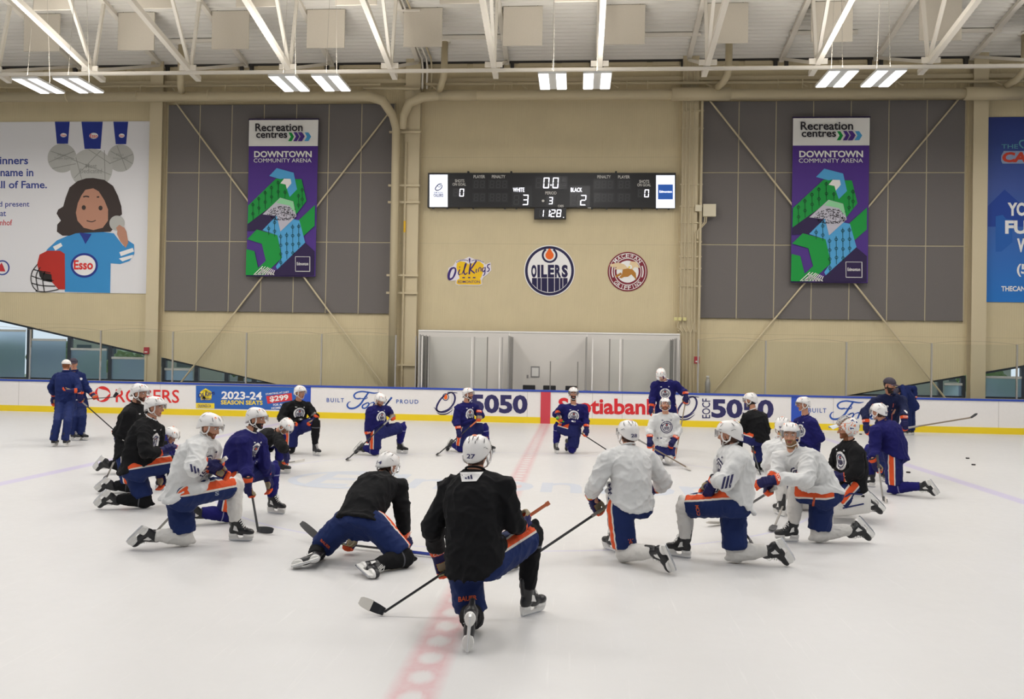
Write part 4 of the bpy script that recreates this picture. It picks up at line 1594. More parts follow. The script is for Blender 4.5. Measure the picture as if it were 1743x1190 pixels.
t = empty('wall_poster', (17, PY, 4.2), 'blue graded wall poster with white capitals beyond the last column', 'poster')
MB().box((14.5, PY, 4.2), (20.5, WY - .002, 10.36)).build('poster_sheet', grad_poster(), t)


class R7(Flat):
    def P(self, px, py):
        return on_y(1660 + px / 3.4, 180 + py / 3.4, self.Y)


f = R7(PY - .003)
f.poly([(73, 580), (170, 485), (270, 575), (330, 520), (330, 700), (73, 700)])
f.done('poster_roof', flat_mat('poster_navy', '#27479c'), t)
f = R7(PY - .006)
f.poly([(118, 640), (160, 632), (178, 655), (215, 660), (215, 790), (150, 845), (118, 845)])
f.done('poster_block', flat_mat('poster_mid', '#2a62b0'), t)
f = R7(PY - .009)
f.text('YO', 187, 560, 300, 638, weight=.04)
f.text('FU', 173, 664, 300, 742, weight=.04)
f.text('W', 242, 768, 318, 848, weight=.04)
f.text('(5', 241, 915, 300, 990, weight=.03)
f.text('THECANA', 151, 1044, 316, 1074, weight=.03)
f.done('poster_lettering', WHT, t)
f = R7(PY - .009)
f.poly([(150, 290), (165, 262), (300, 262), (300, 335), (158, 335), (150, 320)])
f.done('word_backing', flat_mat('poster_steel', '#8fa0bd'), t)
f = R7(PY - .012)
f.text('CA', 156, 268, 300, 328, weight=.05, shear=.1)
f.done('poster_lettering', flat_mat('poster_tomato', '#c9432f'), t)
f = R7(PY - .012)
f.text('THE', 152, 223, 248, 248, weight=.01)
f.stroke([(290, 200), (262, 205), (258, 225), (278, 246)], 8)
f.done('poster_lettering', flat_mat('poster_teal', '#5f9cae'), t)

# ================================================================== PEOPLE
V3 = Vector


def unit(v):
    v = V3(v)
    return v / v.length if v.length > 1e-9 else V3((0, 0, 1))


class Solid:
    """overlapping closed shapes that are fused into one smooth skin"""

    def __init__(self):
        self.mb = MB()

    def cap(self, a, b, ra, rb, n=16, ends=(True, True)):
        a, b = V3(a), V3(b)
        d = b - a
        L = d.length
        if L < 1e-6:
            return self.ell(a, (ra, 0, 0), (0, ra, 0), (0, 0, ra))
        d = d / L
        pts, rs = [], []
        if ends[0]:
            for t in (80, 55, 30):
                t = math.radians(t)
                pts.append(a - d * ra * math.sin(t))
                rs.append(ra * math.cos(t))
        pts.append(a)
        rs.append(ra)
        pts.append(a + d * L * .5)
        rs.append((ra + rb) / 2)
        pts.append(b)
        rs.append(rb)
        if ends[1]:
            for t in (30, 55, 80):
                t = math.radians(t)
                pts.append(b + d * rb * math.sin(t))
                rs.append(rb * math.cos(t))
        self.mb.tube(pts, rs, n)
        return self

    def chain(self, pts, rs, n=14):
        for i in range(len(pts) - 1):
            self.cap(pts[i], pts[i + 1], rs[i], rs[i + 1], n)
        return self

    def ell(self, c, ax, ay, az, n=12, m=8):
        c, ax, ay, az = V3(c), V3(ax), V3(ay), V3(az)
        vs, fs = [c + az], []
        for j in range(1, m):
            th = PI * j / m
            for i in range(n):
                ph = 2 * PI * i / n
                vs.append(c + ax * (math.sin(th) * math.cos(ph)) + ay * (math.sin(th) * math.sin(ph)) + az * math.cos(th))
        vs.append(c - az)
        for i in range(n):
            fs.append((0, 1 + i, 1 + (i + 1) % n))
            for j in range(m - 2):
                a = 1 + j * n
                fs.append((a + i, a + n + i, a + n + (i + 1) % n, a + (i + 1) % n))
            a = 1 + (m - 2) * n
            fs.append((a + (i + 1) % n, a + i, len(vs) - 1))
        self.mb.add(vs, fs)
        return self

    def loft(self, rings):
        """rings: (centre, X half axis, Y half axis)"""
        n = 24
        vs, fs = [], []
        for c, x, y in rings:
            for i in range(n):
                a = 2 * PI * i / n
                ca, sa = math.cos(a), math.sin(a)
                k = (abs(ca) ** 2.6 + abs(sa) ** 2.6) ** (-1 / 2.6)
                vs.append(V3(c) + V3(x) * ca * k + V3(y) * sa * k)
        for j in range(len(rings) - 1):
            for i in range(n):
                fs.append((j * n + i, j * n + (i + 1) % n, (j + 1) * n + (i + 1) % n, (j + 1) * n + i))
        fs.append(tuple(range(n - 1, -1, -1)))
        fs.append(tuple((len(rings) - 1) * n + i for i in range(n)))
        self.mb.add(vs, fs)
        return self

    def fuse(self, voxel, smooth=4):
        me = self.mb.mesh('tmp', [])
        o = bpy.data.objects.new('tmp', me)
        COL.objects.link(o)
        md = o.modifiers.new('fuse', 'REMESH')
        md.mode = 'VOXEL'
        md.voxel_size = voxel
        dg = bpy.context.evaluated_depsgraph_get()
        out = bpy.data.meshes.new_from_object(o.evaluated_get(dg))
        bpy.data.objects.remove(o)
        bpy.data.meshes.remove(me)
        n = len(out.vertices)
        V = np.empty(n * 3)
        out.vertices.foreach_get('co', V)
        V = V.reshape(-1, 3)
        E = np.empty(len(out.edges) * 2, dtype=np.int32)
        out.edges.foreach_get('vertices', E)
        E = E.reshape(-1, 2)
        deg = np.bincount(E.ravel(), minlength=n).astype(float)[:, None]
        deg[deg == 0] = 1
        for it in range(smooth):
            S = np.zeros_like(V)
            for k in range(3):
                S[:, k] = np.bincount(E[:, 0], V[E[:, 1], k], n) + np.bincount(E[:, 1], V[E[:, 0], k], n)
            V = V + .55 * (S / deg - V)
        out.vertices.foreach_set('co', V.ravel())
        out.update()
        return out


def coords(me):
    V = np.empty(len(me.vertices) * 3)
    me.vertices.foreach_get('co', V)
    return V.reshape(-1, 3)


def normals(me):
    Nn = np.empty(len(me.vertices) * 3)
    me.vertices.foreach_get('normal', Nn)
    return Nn.reshape(-1, 3)


def folds(me, amp, scale, seed, fine=.6, axis=None):
    """cloth creases: ridged noise pushed along the surface normal"""
    V, Nn = coords(me), normals(me)
    D = np.empty(len(V))
    off = V3((seed * 3.1, seed * 1.7, seed * .9))
    for i, p in enumerate(V):
        q = V3(p) * scale
        if axis is not None:
            q = q - axis * (q.dot(axis) * .55)
        q = q + off
        w = V3((noise.noise(q * .5), noise.noise(q * .5 + V3((9, 0, 0))), noise.noise(q * .5 + V3((0, 9, 0)))))
        n1 = noise.noise(q + w * 1.3)
        n2 = noise.noise(q * 2.2 + w * 1.6)
        n3 = noise.noise(q * 4.4 + w)
        D[i] = .8 * ((1 - abs(n1)) ** 5 - .3) + fine * ((1 - abs(n2)) ** 4 - .35) + .35 * fine * ((1 - abs(n3)) ** 3 - .4)
    V += Nn * (D * amp)[:, None]
    me.vertices.foreach_set('co', V.ravel())
    me.update()


def put(me, name, m, parent, smooth=True):
    me.name = name
    me.materials.clear()
    for x in (m if isinstance(m, (list, tuple)) else [m]):
        me.materials.append(x)
    if smooth:
        me.polygons.foreach_set('use_smooth', [True] * len(me.polygons))
    o = bpy.data.objects.new(name, me)
    link(o)
    set_parent(o, parent)
    return o


def fattr(me, name, vals):
    a = me.attributes.new(name, 'FLOAT', 'POINT')
    a.data.foreach_set('value', np.asarray(vals, dtype=np.float32))


# ---- materials of the kit


def attr_mat(name, base, layers, rough=.8, bump=.0, bump_s=300, spec=.2, noise_k=.06):
    """base colour with layers [(attribute, lo, hi, colour)]: colour where lo < attribute < hi"""
    m = bpy.data.materials.new(name)
    m.use_nodes = True
    nt = m.node_tree
    b = nt.nodes['Principled BSDF']
    tc = N(nt, 'ShaderNodeTexCoord')
    nz = N(nt, 'ShaderNodeTexNoise')
    nz.inputs['Scale'].default_value = 9
    nz.inputs['Detail'].default_value = 5
    nt.links.new(tc.outputs['Object'], nz.inputs['Vector'])
    c = lin(base)
    col = mix_col(nt, nz.outputs['Fac'], tuple(x * (1 - noise_k) for x in c), tuple(min(1, x * (1 + noise_k)) for x in c))
    for at, lo, hi, lc in layers:
        a = N(nt, 'ShaderNodeAttribute')
        a.attribute_name = at
        f = math_node(nt, 'MULTIPLY', math_node(nt, 'GREATER_THAN', a.outputs['Fac'], lo), math_node(nt, 'LESS_THAN', a.outputs['Fac'], hi))
        col = mix_col(nt, f, col, lin(lc))
    nt.links.new(col, b.inputs['Base Color'])
    b.inputs['Roughness'].default_value = rough
    b.inputs['Specular IOR Level'].default_value = spec
    if bump:
        n2 = N(nt, 'ShaderNodeTexNoise')
        n2.inputs['Scale'].default_value = bump_s
        nt.links.new(tc.outputs['Object'], n2.inputs['Vector'])
        bp = N(nt, 'ShaderNodeBump')
        bp.inputs['Strength'].default_value = bump
        bp.inputs['Distance'].default_value = .003
        nt.links.new(n2.outputs['Fac'], bp.inputs['Height'])
        nt.links.new(bp.outputs['Normal'], b.inputs['Normal'])
    MATS[name] = m
    return m


J_COL = {'black': '#131315', 'blue': '#1a1957', 'white': '#cfcfce', 'navy': '#1a2656', 'navy2': '#1a2040'}
JM = {k: attr_mat('jersey_' + k, v, [], rough=.85, bump=.3) for k, v in J_COL.items()}
ORANGE, OFFW = '#d9542a', '#d3cdc4'
PANTS = attr_mat('pants_blue', '#182b5e', [('stripe', -1, .052, OFFW), ('stripe', -1, .034, ORANGE)], rough=.7, bump=.25)
PANTS_NAVY = attr_mat('pants_navy', '#172756', [('stripe', -1, .052, OFFW), ('stripe', -1, .034, ORANGE)], rough=.7, bump=.25)
PANTS_ROYAL = attr_mat('pants_royal', '#1d2258', [('stripe', -1, .052, OFFW), ('stripe', -1, .034, ORANGE)], rough=.75, bump=.25)
TRACK = attr_mat('track_navy', '#1b2858', [], rough=.75, bump=.2)
S_COL = {'black': '#151517', 'blue': '#1d1c60', 'white': '#cfccc7'}
SM = {k: attr_mat('sock_' + k, v, [('band', .16, .20, '#7f7fa2' if k == 'blue' else ('#55555a' if k == 'black' else '#cfccc6'))], rough=.9, bump=.4) for k, v in S_COL.items()}
GLOVE = attr_mat('glove_navy', '#1d1d4c', [('zone', .5, 1.5, ORANGE), ('zone', 1.5, 2.5, '#1b1b22'), ('zone', 2.5, 3.5, '#b9c22e'), ('zone', 3.5, 4.5, '#8c8069')], rough=.6, bump=.2)
GLOVE_L = flat_mat('glove_letter', '#f2d9cc')


def skin_mat(name, skin, hair):
    return attr_mat(name, skin, [('lip', .5, 2, '#8f4a42'), ('hair', .5, 2, hair)], rough=.55, spec=.3, noise_k=.08)


SKIN = {'brown': skin_mat('skin_brown_hair', '#c08a70', '#4a2f22'), 'ginger': skin_mat('skin_ginger_beard', '#c79177', '#7a4a2c'), 'dark': skin_mat('skin_dark_hair', '#b98469', '#241a17'), 'blond': skin_mat('skin_blond_hair', '#c9967c', '#8a6a48')}
HELM = mat('helmet_white', '#e6e3e0', rough=.28, spec=.5)
HELM_D = mat('helmet_slot', '#2c2a30', rough=.6)
STRAP = mat('strap_white', '#dad7d2', rough=.6)
VISOR = glass_mat('visor_clear', (.93, .94, .95), 1.5)
HNUM = flat_mat('helmet_number', '#33305f')
HORG = flat_mat('helmet_orange', '#e58a66')
BOOT = mat('boot_black', '#1b1b1d', rough=.35, spec=.5)
BOOTG = mat('boot_grey', '#5d5d5f', rough=.4)
HOLD = mat('holder_white', '#dedcd8', rough=.4)
STEELB = mat('runner_steel', '#c9cbd0', rough=.2, metal=.9)
LACE = mat('lace_white', '#e3e1de', rough=.8)
EYEW = mat('eye_white', '#e2ded8', rough=.2)
IRIS = mat('iris_dark', '#2a1d18', rough=.2)
SHAFT = {'black': mat('shaft_black', '#1c1c20', rough=.35), 'brown': mat('shaft_brown', '#7a6a55', rough=.4), 'blue': mat('shaft_blue', '#2b3f9d', rough=.4), 'green': mat('shaft_green', '#5fbe3a', rough=.4), 'grey': mat('shaft_grey', '#8b8781', rough=.4), 'white': mat('shaft_white', '#cfcac2', rough=.5), 'tan': mat('grip_tan', '#b8623c', rough=.7)}
CRW = flat_mat('crest_white', '#dedcdb')
CRN = flat_mat('crest_navy', '#27254f')
CRO = flat_mat('crest_orange', '#d9603a')


def cast_from_camera(bvh, shape_pts, lift=.004):
    """photo pixels -> points just above the garment they are printed on"""
    out = []
    for px, py in shape_pts:
        d = unit(CFW + float((px - 871.5) / CF) * CR + float((595 - py) / CF) * CU)
        hit, nrm, idx, dist = bvh.ray_cast(CO, d)
        if hit is None:
            return None
        out.append(hit - d * lift)
    return out


class Print:
    """print lying on a garment, its outline read off the photograph"""

    def __init__(self, me):
        self.bvh = BVHTree.FromPolygons([V3(v) for v in coords(me)], [tuple(p.vertices) for p in me.polygons])
        self.mb = MB()

    def grid(self, quad, n=6, m=4, lift=.004):
        """quad = 4 photo corners, subdivided so that it follows the cloth"""
        a, b, c, d = [np.array(q, float) for q in quad]
        pts = []
        for j in range(m + 1):
            for i in range(n + 1):
                u, v = i / n, j / m
                pts.append((a * (1 - u) + b * u) * (1 - v) + (d * (1 - u) + c * u) * v)
        P = cast_from_camera(self.bvh, pts, lift)
        if P:
            self.mb.add(P, [(j * (n + 1) + i, j * (n + 1) + i + 1, (j + 1) * (n + 1) + i + 1, (j + 1) * (n + 1) + i) for j in range(m) for i in range(n)])
        return self

    def text(self, s, quad, weight=.03, lift=.006):
        a, b, c, d = [np.array(q, float) for q in quad]
        vs, fs = text_shape(s, weight)
        pts = [(a * (1 - u) + b * u) * v + (d * (1 - u) + c * u) * (1 - v) for u, v in vs]
        P = cast_from_camera(self.bvh, pts, lift)
        if P:
            self.mb.add(P, fs)
        return self

    def done(self, name, m, parent):
        if self.mb.v:
            return self.mb.build(name, m, parent)


def surf_decal(bvh, c, dirn, right, up, shapes, lift):
    """shapes = [(pts2d, faces)] in metres, dropped along dirn onto the garment"""
    mb = MB()
    for pts, fs in shapes:
        out, bad = [], set()
        for i, (x, y) in enumerate(pts):
            o = c - dirn * .5 + right * x + up * y
            hit, nrm, idx, dist = bvh.ray_cast(o, dirn, 1.0)
            if hit is None or nrm.dot(dirn) > -.15:
                bad.add(i)
                hit = o + dirn * .48
            out.append(hit - dirn * lift)
        # no print stretched across a gap between body and arm
        ok = lambda f: not bad.intersection(f) and all((out[f[i]] - out[f[i - 1]]).length < .055 for i in range(len(f)))
        mb.add(out, [f for f in fs if ok(f)])
    keep = sorted({i for f in mb.f for i in f})
    new = {i: k for k, i in enumerate(keep)}
    mb.v = [mb.v[i] for i in keep]
    mb.f = [tuple(new[i] for i in f) for f in mb.f]
    return mb


def disc_shape(r0, r1, n=28, k=3, cx=0, cy=0):
    pts, fs = [], []
    for j in range(k + 1):
        r = r0 + (r1 - r0) * j / k
        for i in range(n):
            pts.append((cx + r * math.cos(2 * PI * i / n), cy + r * math.sin(2 * PI * i / n)))
    for j in range(k):
        for i in range(n):
            fs.append((j * n + i, j * n + (i + 1) % n, (j + 1) * n + (i + 1) % n, (j + 1) * n + i))
    return pts, fs


def rect_shape(x0, y0, x1, y1, n=2, m=4):
    pts = [(x0 + (x1 - x0) * i / n, y0 + (y1 - y0) * j / m) for j in range(m + 1) for i in range(n + 1)]
    return pts, [(j * (n + 1) + i, j * (n + 1) + i + 1, (j + 1) * (n + 1) + i + 1, (j + 1) * (n + 1) + i) for j in range(m) for i in range(n)]


def frame(x, z):
    """x kept, z made square to it -> (x, y, z)"""
    x = unit(x)
    z = V3(z) - x * V3(z).dot(x)
    if z.length < 1e-4:
        z = x.orthogonal()
    z.normalize()
    return x, z.cross(x), z


def seg_t(P, a, b):
    a, b = np.array(a), np.array(b)
    d = b - a
    t = ((P - a) @ d) / (d @ d)
    q = P - (a + np.clip(t, 0, 1)[:, None] * d)
    return t, np.linalg.norm(q, axis=1)


# ---- skate


def make_skate(A, T, K, flat, root, vox, brand=False):
    A, T, K = V3(A), V3(T), V3(K)
    if flat:
        d = T - A
        d.z = 0
        fw, sd, up = frame(d, (0, 0, 1))
    else:
        d = unit(T - A)
        u0 = (K - A) - d * (K - A).dot(d)
        u0.normalize()
        c, s = math.cos(.33), math.sin(.33)
        fw = d * c + u0 * s
        up = u0 * c - d * s
        sd = up.cross(fw)
    o = A - (fw * -.03 + up * .10)
    L = lambda x, y, z: o + fw * x + sd * y + up * z
    s = Solid()
    s.ell(L(.125, 0, .036), fw * .068, sd * .044, up * .040)
    s.ell(L(.05, 0, .045), fw * .09, sd * .043, up * .052)
    s.ell(L(-.045, 0, .05), fw * .052, sd * .041, up * .058)
    s.cap(L(-.03, 0, .06), L(-.03, 0, .165), .049, .053)
    s.cap(L(.03, 0, .09), L(-.005, 0, .18), .036, .034)
    s.cap(L(-.07, 0, .12), L(-.088, 0, .225), .026, .022)
    me = s.fuse(vox, 3)
    # ground it
    hold = [(-.098, .004), (-.088, -.05), (.16, -.05), (.182, -.02), (.178, .012), (.085, .012), (.06, -.03), (.01, -.03), (-.012, .006)]
    lowest = min([L(x, 0, z - .014).z for x, z in hold] + [coords(me)[:, 2].min()])
    dz = .0015 - lowest if (lowest < .0015 or flat) else 0
    sh = V3((0, 0, dz))
    V = coords(me)
    V[:, 2] += dz
    me.vertices.foreach_set('co', V.ravel())
    me.update()
    ob = put(me, 'skate', BOOT, root)
    mb = MB()
    a = [L(x, -.012, z) + sh for x, z in hold]
    b = [L(x, .012, z) + sh for x, z in hold]
    k = len(hold)
    mb.add(a + b, [tuple(range(k)), tuple(range(2 * k - 1, k - 1, -1))] + [(i, (i + 1) % k, k + (i + 1) % k, k + i) for i in range(k)])
    # foot plates under heel and ball
    for x0, x1, w in ((-.098, .005, .040), (.062, .184, .043)):
        pl = []
        for i in range(16):
            t = 2 * PI * i / 16
            pl.append(((x0 + x1) / 2 + (x1 - x0) / 2 * math.cos(t), w * math.sin(t)))
        mb.add([L(x, y, .016) + sh for x, y in pl] + [L(x, y * .9, -.006) + sh for x, y in pl], [tuple(range(15, -1, -1)), tuple(range(16, 32))] + [(i, (i + 1) % 16, 16 + (i + 1) % 16, 16 + i) for i in range(16)])
    mb.build('blade_holder', HOLD, ob)
    st = [(-.100, -.044), (-.094, -.062), (-.06, -.066), (.12, -.066), (.165, -.058), (.18, -.04), (.16, -.046), (-.09, -.046)]
    a = [L(x, -.002, z) + sh for x, z in st]
    b = [L(x, .002, z) + sh for x, z in st]
    k = len(st)
    MB().add(a + b, [tuple(range(k)), tuple(range(2 * k - 1, k - 1, -1))] + [(i, (i + 1) % k, k + (i + 1) % k, k + i) for i in range(k)]).build('steel_runner', STEELB, ob)
    mb = MB()
    for i in range(6):
        t = i / 5
        x, z = .095 - .075 * t, .082 + .095 * t
        y = .026
        mb.tube([L(x - .004, -y, z - .012) + sh, L(x + .008, 0, z + .006) + sh, L(x - .004, y, z - .012) + sh], .0045, 6)
    mb.tube([L(.022, .0, .19) + sh, L(.05, .03, .165) + sh, L(.04, .045, .12) + sh], .004, 5)
    mb.build('laces', LACE, ob)
    if vox < .0085:
        mb = MB()
        mb.add([L(-.03, .0475, .06) + sh, L(.03, .0465, .045) + sh, L(.005, .0475, .10) + sh, L(-.02, .049, .11) + sh], [(0, 1, 2, 3)])
        mb.add([L(-.03, -.0475, .06) + sh, L(.03, -.0465, .045) + sh, L(.005, -.0475, .10) + sh, L(-.02, -.049, .11) + sh], [(3, 2, 1, 0)])
        mb.build('boot_panel', HOLD, ob)
    return ob


# ---- glove


def make_glove(W, h, back, side, root, vox, grip=None, style=0):
    """W wrist, h hand centre, back = way the back of the hand looks, side +1 left hand / -1 right hand; grip = (point, direction) of a stick held"""
    W, h = V3(W), V3(h)
    x = unit(h - W)
    if grip is not None:
        gp, gd = V3(grip[0]), unit(grip[1])
        x = x - gd * x.dot(gd) * .4
        x.normalize()
        y = gd - x * gd.dot(x)
        y = y.normalized() if y.length > .2 else x.cross(V3(back)).normalized()
        z = x.cross(y)
        if z.dot(V3(back)) < 0:
            z, y = -z, -y
        o = gp - x * .118 + z * .038
    else:
        x, y, z = frame(x, back)
        o = h - x * .06
    L = lambda a, b, c: o + x * a + y * b + z * c
    s = Solid()
    s.loft([(L(-.105, 0, 0), y * .064, z * .056), (L(-.05, 0, .002), y * .06, z * .052), (L(-.005, 0, .0), y * .050, z * .042), (L(.03, 0, .0), y * .052, z * .036), (L(.09, 0, .0), y * .054, z * .034), (L(.112, 0, -.004), y * .048, z * .026)])
    for i in (-1.5, -.5, .5, 1.5):
        b = i * .0255
        k = 1 - .06 * abs(i)
        if grip is not None:
            s.chain([L(.098, b, .006), L(.148 * k, b, -.004), L(.158 * k, b * .96, -.048), L(.118, b * .94, -.070)], [.0165, .0160, .0150, .0140], 8)
        else:
            s.chain([L(.098, b, .006), L(.150 * k, b * 1.05, -.006), L(.176 * k, b * 1.05, -.040), L(.165, b * 1.02, -.066)], [.0165, .0160, .0150, .0135], 8)
    # the thumb lies on the inner side: left hand seen from its back has the thumb on the +y.. side
    ts = -side
    s.chain([L(.02, .046 * ts, -.012), L(.07, .066 * ts, -.036), L(.112, .052 * ts, -.060)], [.021, .019, .016], 8)
    for i, xx in enumerate((.018, .05, .08)):
        s.cap(L(xx, -.036, .036), L(xx, .036, .036), .015, .015, 8)
    me = s.fuse(vox, 2)
    P = coords(me) - np.array(o)
    X, Y, Z = P @ np.array(x), P @ np.array(y), P @ np.array(z)
    zone = np.zeros(len(P))
    zone[(X < -.047)] = 1
    zone[(X > .122) & (Z < .004)] = 1
    zone[(X > .03) & (Z < -.03) & (X < .115)] = 4
    zone[(X > -.11) & (X < -.1)] = 2
    if style == 1:
        zone[(X < -.06) & (Z < 0)] = 3
    fattr(me, 'zone', zone)
    ob = put(me, 'glove', GLOVE, root)
    vs, fs = text_shape('CCM', .02)
    for sgn in (1, -1):
        mb = MB()
        mb.add([L(-.088 + .028 * v, (u - .5) * .085 * sgn, .0615 * sgn) for u, v in vs], fs)
        mb.build('glove_lettering', GLOVE_L, ob)
    return ob, L(-.085, 0, 0)


# ---- helmet, caps, head


def head_frame(H, fyaw, fpitch, roll=0):
    cy, sy = math.cos(math.radians(fyaw)), math.sin(math.radians(fyaw))
    cp, sp = math.cos(math.radians(fpitch)), math.sin(math.radians(fpitch))
    fw = V3((cy * cp, sy * cp, sp))
    lf = V3((-sy, cy, 0))
    up = fw.cross(lf)
    if roll:
        c, s = math.cos(math.radians(roll)), math.sin(math.radians(roll))
        lf, up = lf * c + up * s, up * c - lf * s
    return fw, lf, up


def shell_pt(L, th, ph, zr, extra=0.):
    a, b, c = .131 + extra, .107 + extra, .104 + extra
    sn = max(0.0, math.sin(th)) ** .80
    x = a * sn * math.cos(ph)
    y = b * sn * math.sin(ph)
    z = .028 + c * math.cos(th)
    return L(x - .008, y, z)


def rim_z(ph):
    c = math.cos(ph)
    return (.040 * c if c > 0 else .085 * c) + .004


def make_helmet(H, fr, root, number=None, size=1.0, mark=True):
    fw, lf, up = fr
    L = lambda x, y, z: H + (fw * x + lf * y + up * z) * size
    nph, nth = 56, 22
    vs, fs = [], []

    def ridge(th, ph):
        y = abs(math.sin(th) * math.sin(ph))
        r = .006 * math.exp(-((y - .0) / .16) ** 2) + .004 * math.exp(-((y - .55) / .12) ** 2)
        return r * min(1, math.sin(th) * 1.6 + .3)
    for j in range(nth + 1):
        for i in range(nph):
            ph = 2 * PI * i / nph
            zr = rim_z(ph)
            v = j / nth
            zd = zr - .028
            if zd > 0:
                thm = math.acos(min(1, zd / .104))
                vs.append(shell_pt(L, max(.02, thm * v), ph, zr, ridge(thm * v, ph)))
            else:
                if v < .78:
                    th = PI / 2 * v / .78
                    vs.append(shell_pt(L, max(.02, th), ph, zr, ridge(th, ph)))
                else:
                    t = (v - .78) / .22
                    z = .028 + zd * t
                    k = 1 - .05 * t * t
                    e = ridge(PI / 2, ph)
                    vs.append(L((.131 + e) * k * math.cos(ph) - .008, (.106 + e) * k * math.sin(ph), z))
    for j in range(nth):
        for i in range(nph):
            fs.append((j * nph + i, j * nph + (i + 1) % nph, (j + 1) * nph + (i + 1) % nph, (j + 1) * nph + i))
    fs.append(tuple(range(nph)))
    mb = MB()
    mb.add(vs, fs)
    ob = mb.build('helmet', HELM, root, True)
    md = ob.modifiers.new('shell', 'SOLIDIFY')
    md.thickness = .012 * size
    md.offset = -1
    # slots
    mb = MB()

    def slot(th0, th1, ph0, ph1, w):
        A, B = [], []
        for k in range(7):
            t = k / 6
            th, ph = th0 + (th1 - th0) * t, ph0 + (ph1 - ph0) * t
            ww = w * math.sin(PI * (t * .9 + .05)) ** .5
            A.append(shell_pt(L, th, ph - ww, 0, .0075 + ridge(th, ph) * .6))
            B.append(shell_pt(L, th, ph + ww, 0, .0075 + ridge(th, ph) * .6))
        mb.add(A + B, [(k, k + 1, 8 + k, 7 + k) for k in range(6)])
    for s in (-1, 1):
        slot(.5, .95, s * .55, s * .32, .05)
        slot(.5, .95, PI - s * .55, PI - s * .32, .05)
        slot(.75, 1.15, s * 1.25, s * 1.05, .035)
        slot(.75, 1.15, PI - s * 1.05, PI - s * .9, .035)
        slot(1.32, 1.40, s * 1.0, s * 1.25, .05)
        slot(1.45, 1.55, PI - s * 1.0, PI - s * 1.2, .05)
        slot(1.40, 1.47, s * 2.15, s * 2.3, .04)
    slot(.55, .95, PI, PI, .035)
    slot(.95, 1.2, PI - .25, PI - .25, .03)
    slot(.95, 1.2, PI + .25, PI + .25, .03)
    mb.build('vent_slots', HELM_D, ob)
    # ear guards and chin strap
    for s in (-1, 1):
        MB().tube([L(.040, .102 * s, .016), L(.044, .102 * s, -.025), L(.032, .099 * s, -.062), L(.0, .096 * s, -.078), L(-.03, .097 * s, -.062), L(-.046, .100 * s, -.025)], .0085 * size, 8).build('ear_guard', HELM, ob, True)
        MB().tube([L(.03, .099 * s, -.06), L(.055, .07 * s, -.105), L(.075, .025 * s, -.128), L(.078, 0, -.131)], .005 * size, 6).build('chin_strap', STRAP, ob, True)
        MB().tube([L(-.03, .097 * s, -.062), L(.01, .085 * s, -.09), L(.055, .068 * s, -.106)], .004 * size, 6).build('chin_strap', STRAP, ob, True)
    # visor
    A, B = [], []
    for k in range(25):
        ph = math.radians(-72 + 144 * k / 24)
        A.append(L(.145 * math.cos(ph) - .006, .119 * math.sin(ph), .050))
        B.append(L(.150 * math.cos(ph) - .004, .120 * math.sin(ph), -.028 + .02 * (abs(math.sin(ph)) ** 3)))
    MB().add(A + B, [(k, k + 1, 26 + k, 25 + k) for k in range(24)]).build('visor', VISOR, ob, True)
    if mark:
        mb = MB()
        for s in (1, -1):
            A = []
            for k in range(10):
                t = 2 * PI * k / 10
                A.append(shell_pt(L, .66 + .10 * math.cos(t), s * .9 + .15 * math.sin(t) * (1 if math.cos(t) > 0 else .7), 0, .010))
            mb.add(A, [tuple(range(10))])
        A = [shell_pt(L, .40 + .10 * math.cos(2 * PI * k / 10), PI + .4 * math.sin(2 * PI * k / 10), 0, .0105) for k in range(10)]
        mb.add(A, [tuple(range(10))])
        mb.build('helmet_mark', HORG, ob)
    if number:
        vs, fs = text_shape(number, .02)
        for c0 in (PI,):
            wd = .30 * len(number)
            mb = MB()
            pts = []
            for u, v in vs:
                ph = c0 - (u - .5) * -wd * 1.0
                z = -.045 + .036 * v
                k = 1.0
                e = .0105
                pts.append(L((.131 + e) * .985 * math.cos(ph) - .008, (.106 + e) * .985 * math.sin(ph), z))
            mb.add(pts, fs)
            mb.build('helmet_number', HNUM, ob)
    return ob


def make_cap(H, fr, root, m, m2):
    fw, lf, up = fr
    L = lambda x, y, z: H + fw * x + lf * y + up * z
    vs, fs = [], []
    n, k = 36, 12
    for j in range(k + 1):
        th = .03 + (PI / 2 + .12 - .03) * j / k
        for i in range(n):
            ph = 2 * PI * i / n
            vs.append(L(.116 * math.sin(th) * math.cos(ph) - .006, .092 * math.sin(th) * math.sin(ph), .036 + .098 * math.cos(th)))
    for j in range(k):
        for i in range(n):
            fs.append((j * n + i, j * n + (i + 1) % n, (j + 1) * n + (i + 1) % n, (j + 1) * n + i))
    fs.append(tuple(range(n)))
    mb = MB()
    mb.add(vs, fs)
    ob = mb.build('cap', m, root, True)
    md = ob.modifiers.new('shell', 'SOLIDIFY')
    md.thickness = .006
    top, bot = [], []
    for i in range(17):
        ph = math.radians(-62 + 124 * i / 16)
        top.append(L(.112 * math.cos(ph) - .006, .09 * math.sin(ph), .034))
        bot.append(L(.112 * math.cos(ph) + .075 * math.cos(ph) ** .6, .088 * math.sin(ph), .026 - .012 * abs(math.sin(ph))))
    br = MB().add(top + bot, [(i, i + 1, 18 + i, 17 + i) for i in range(16)]).build('cap_brim', m2, ob, True)
    md = br.modifiers.new('thick', 'SOLIDIFY')
    md.thickness = .005
    return ob


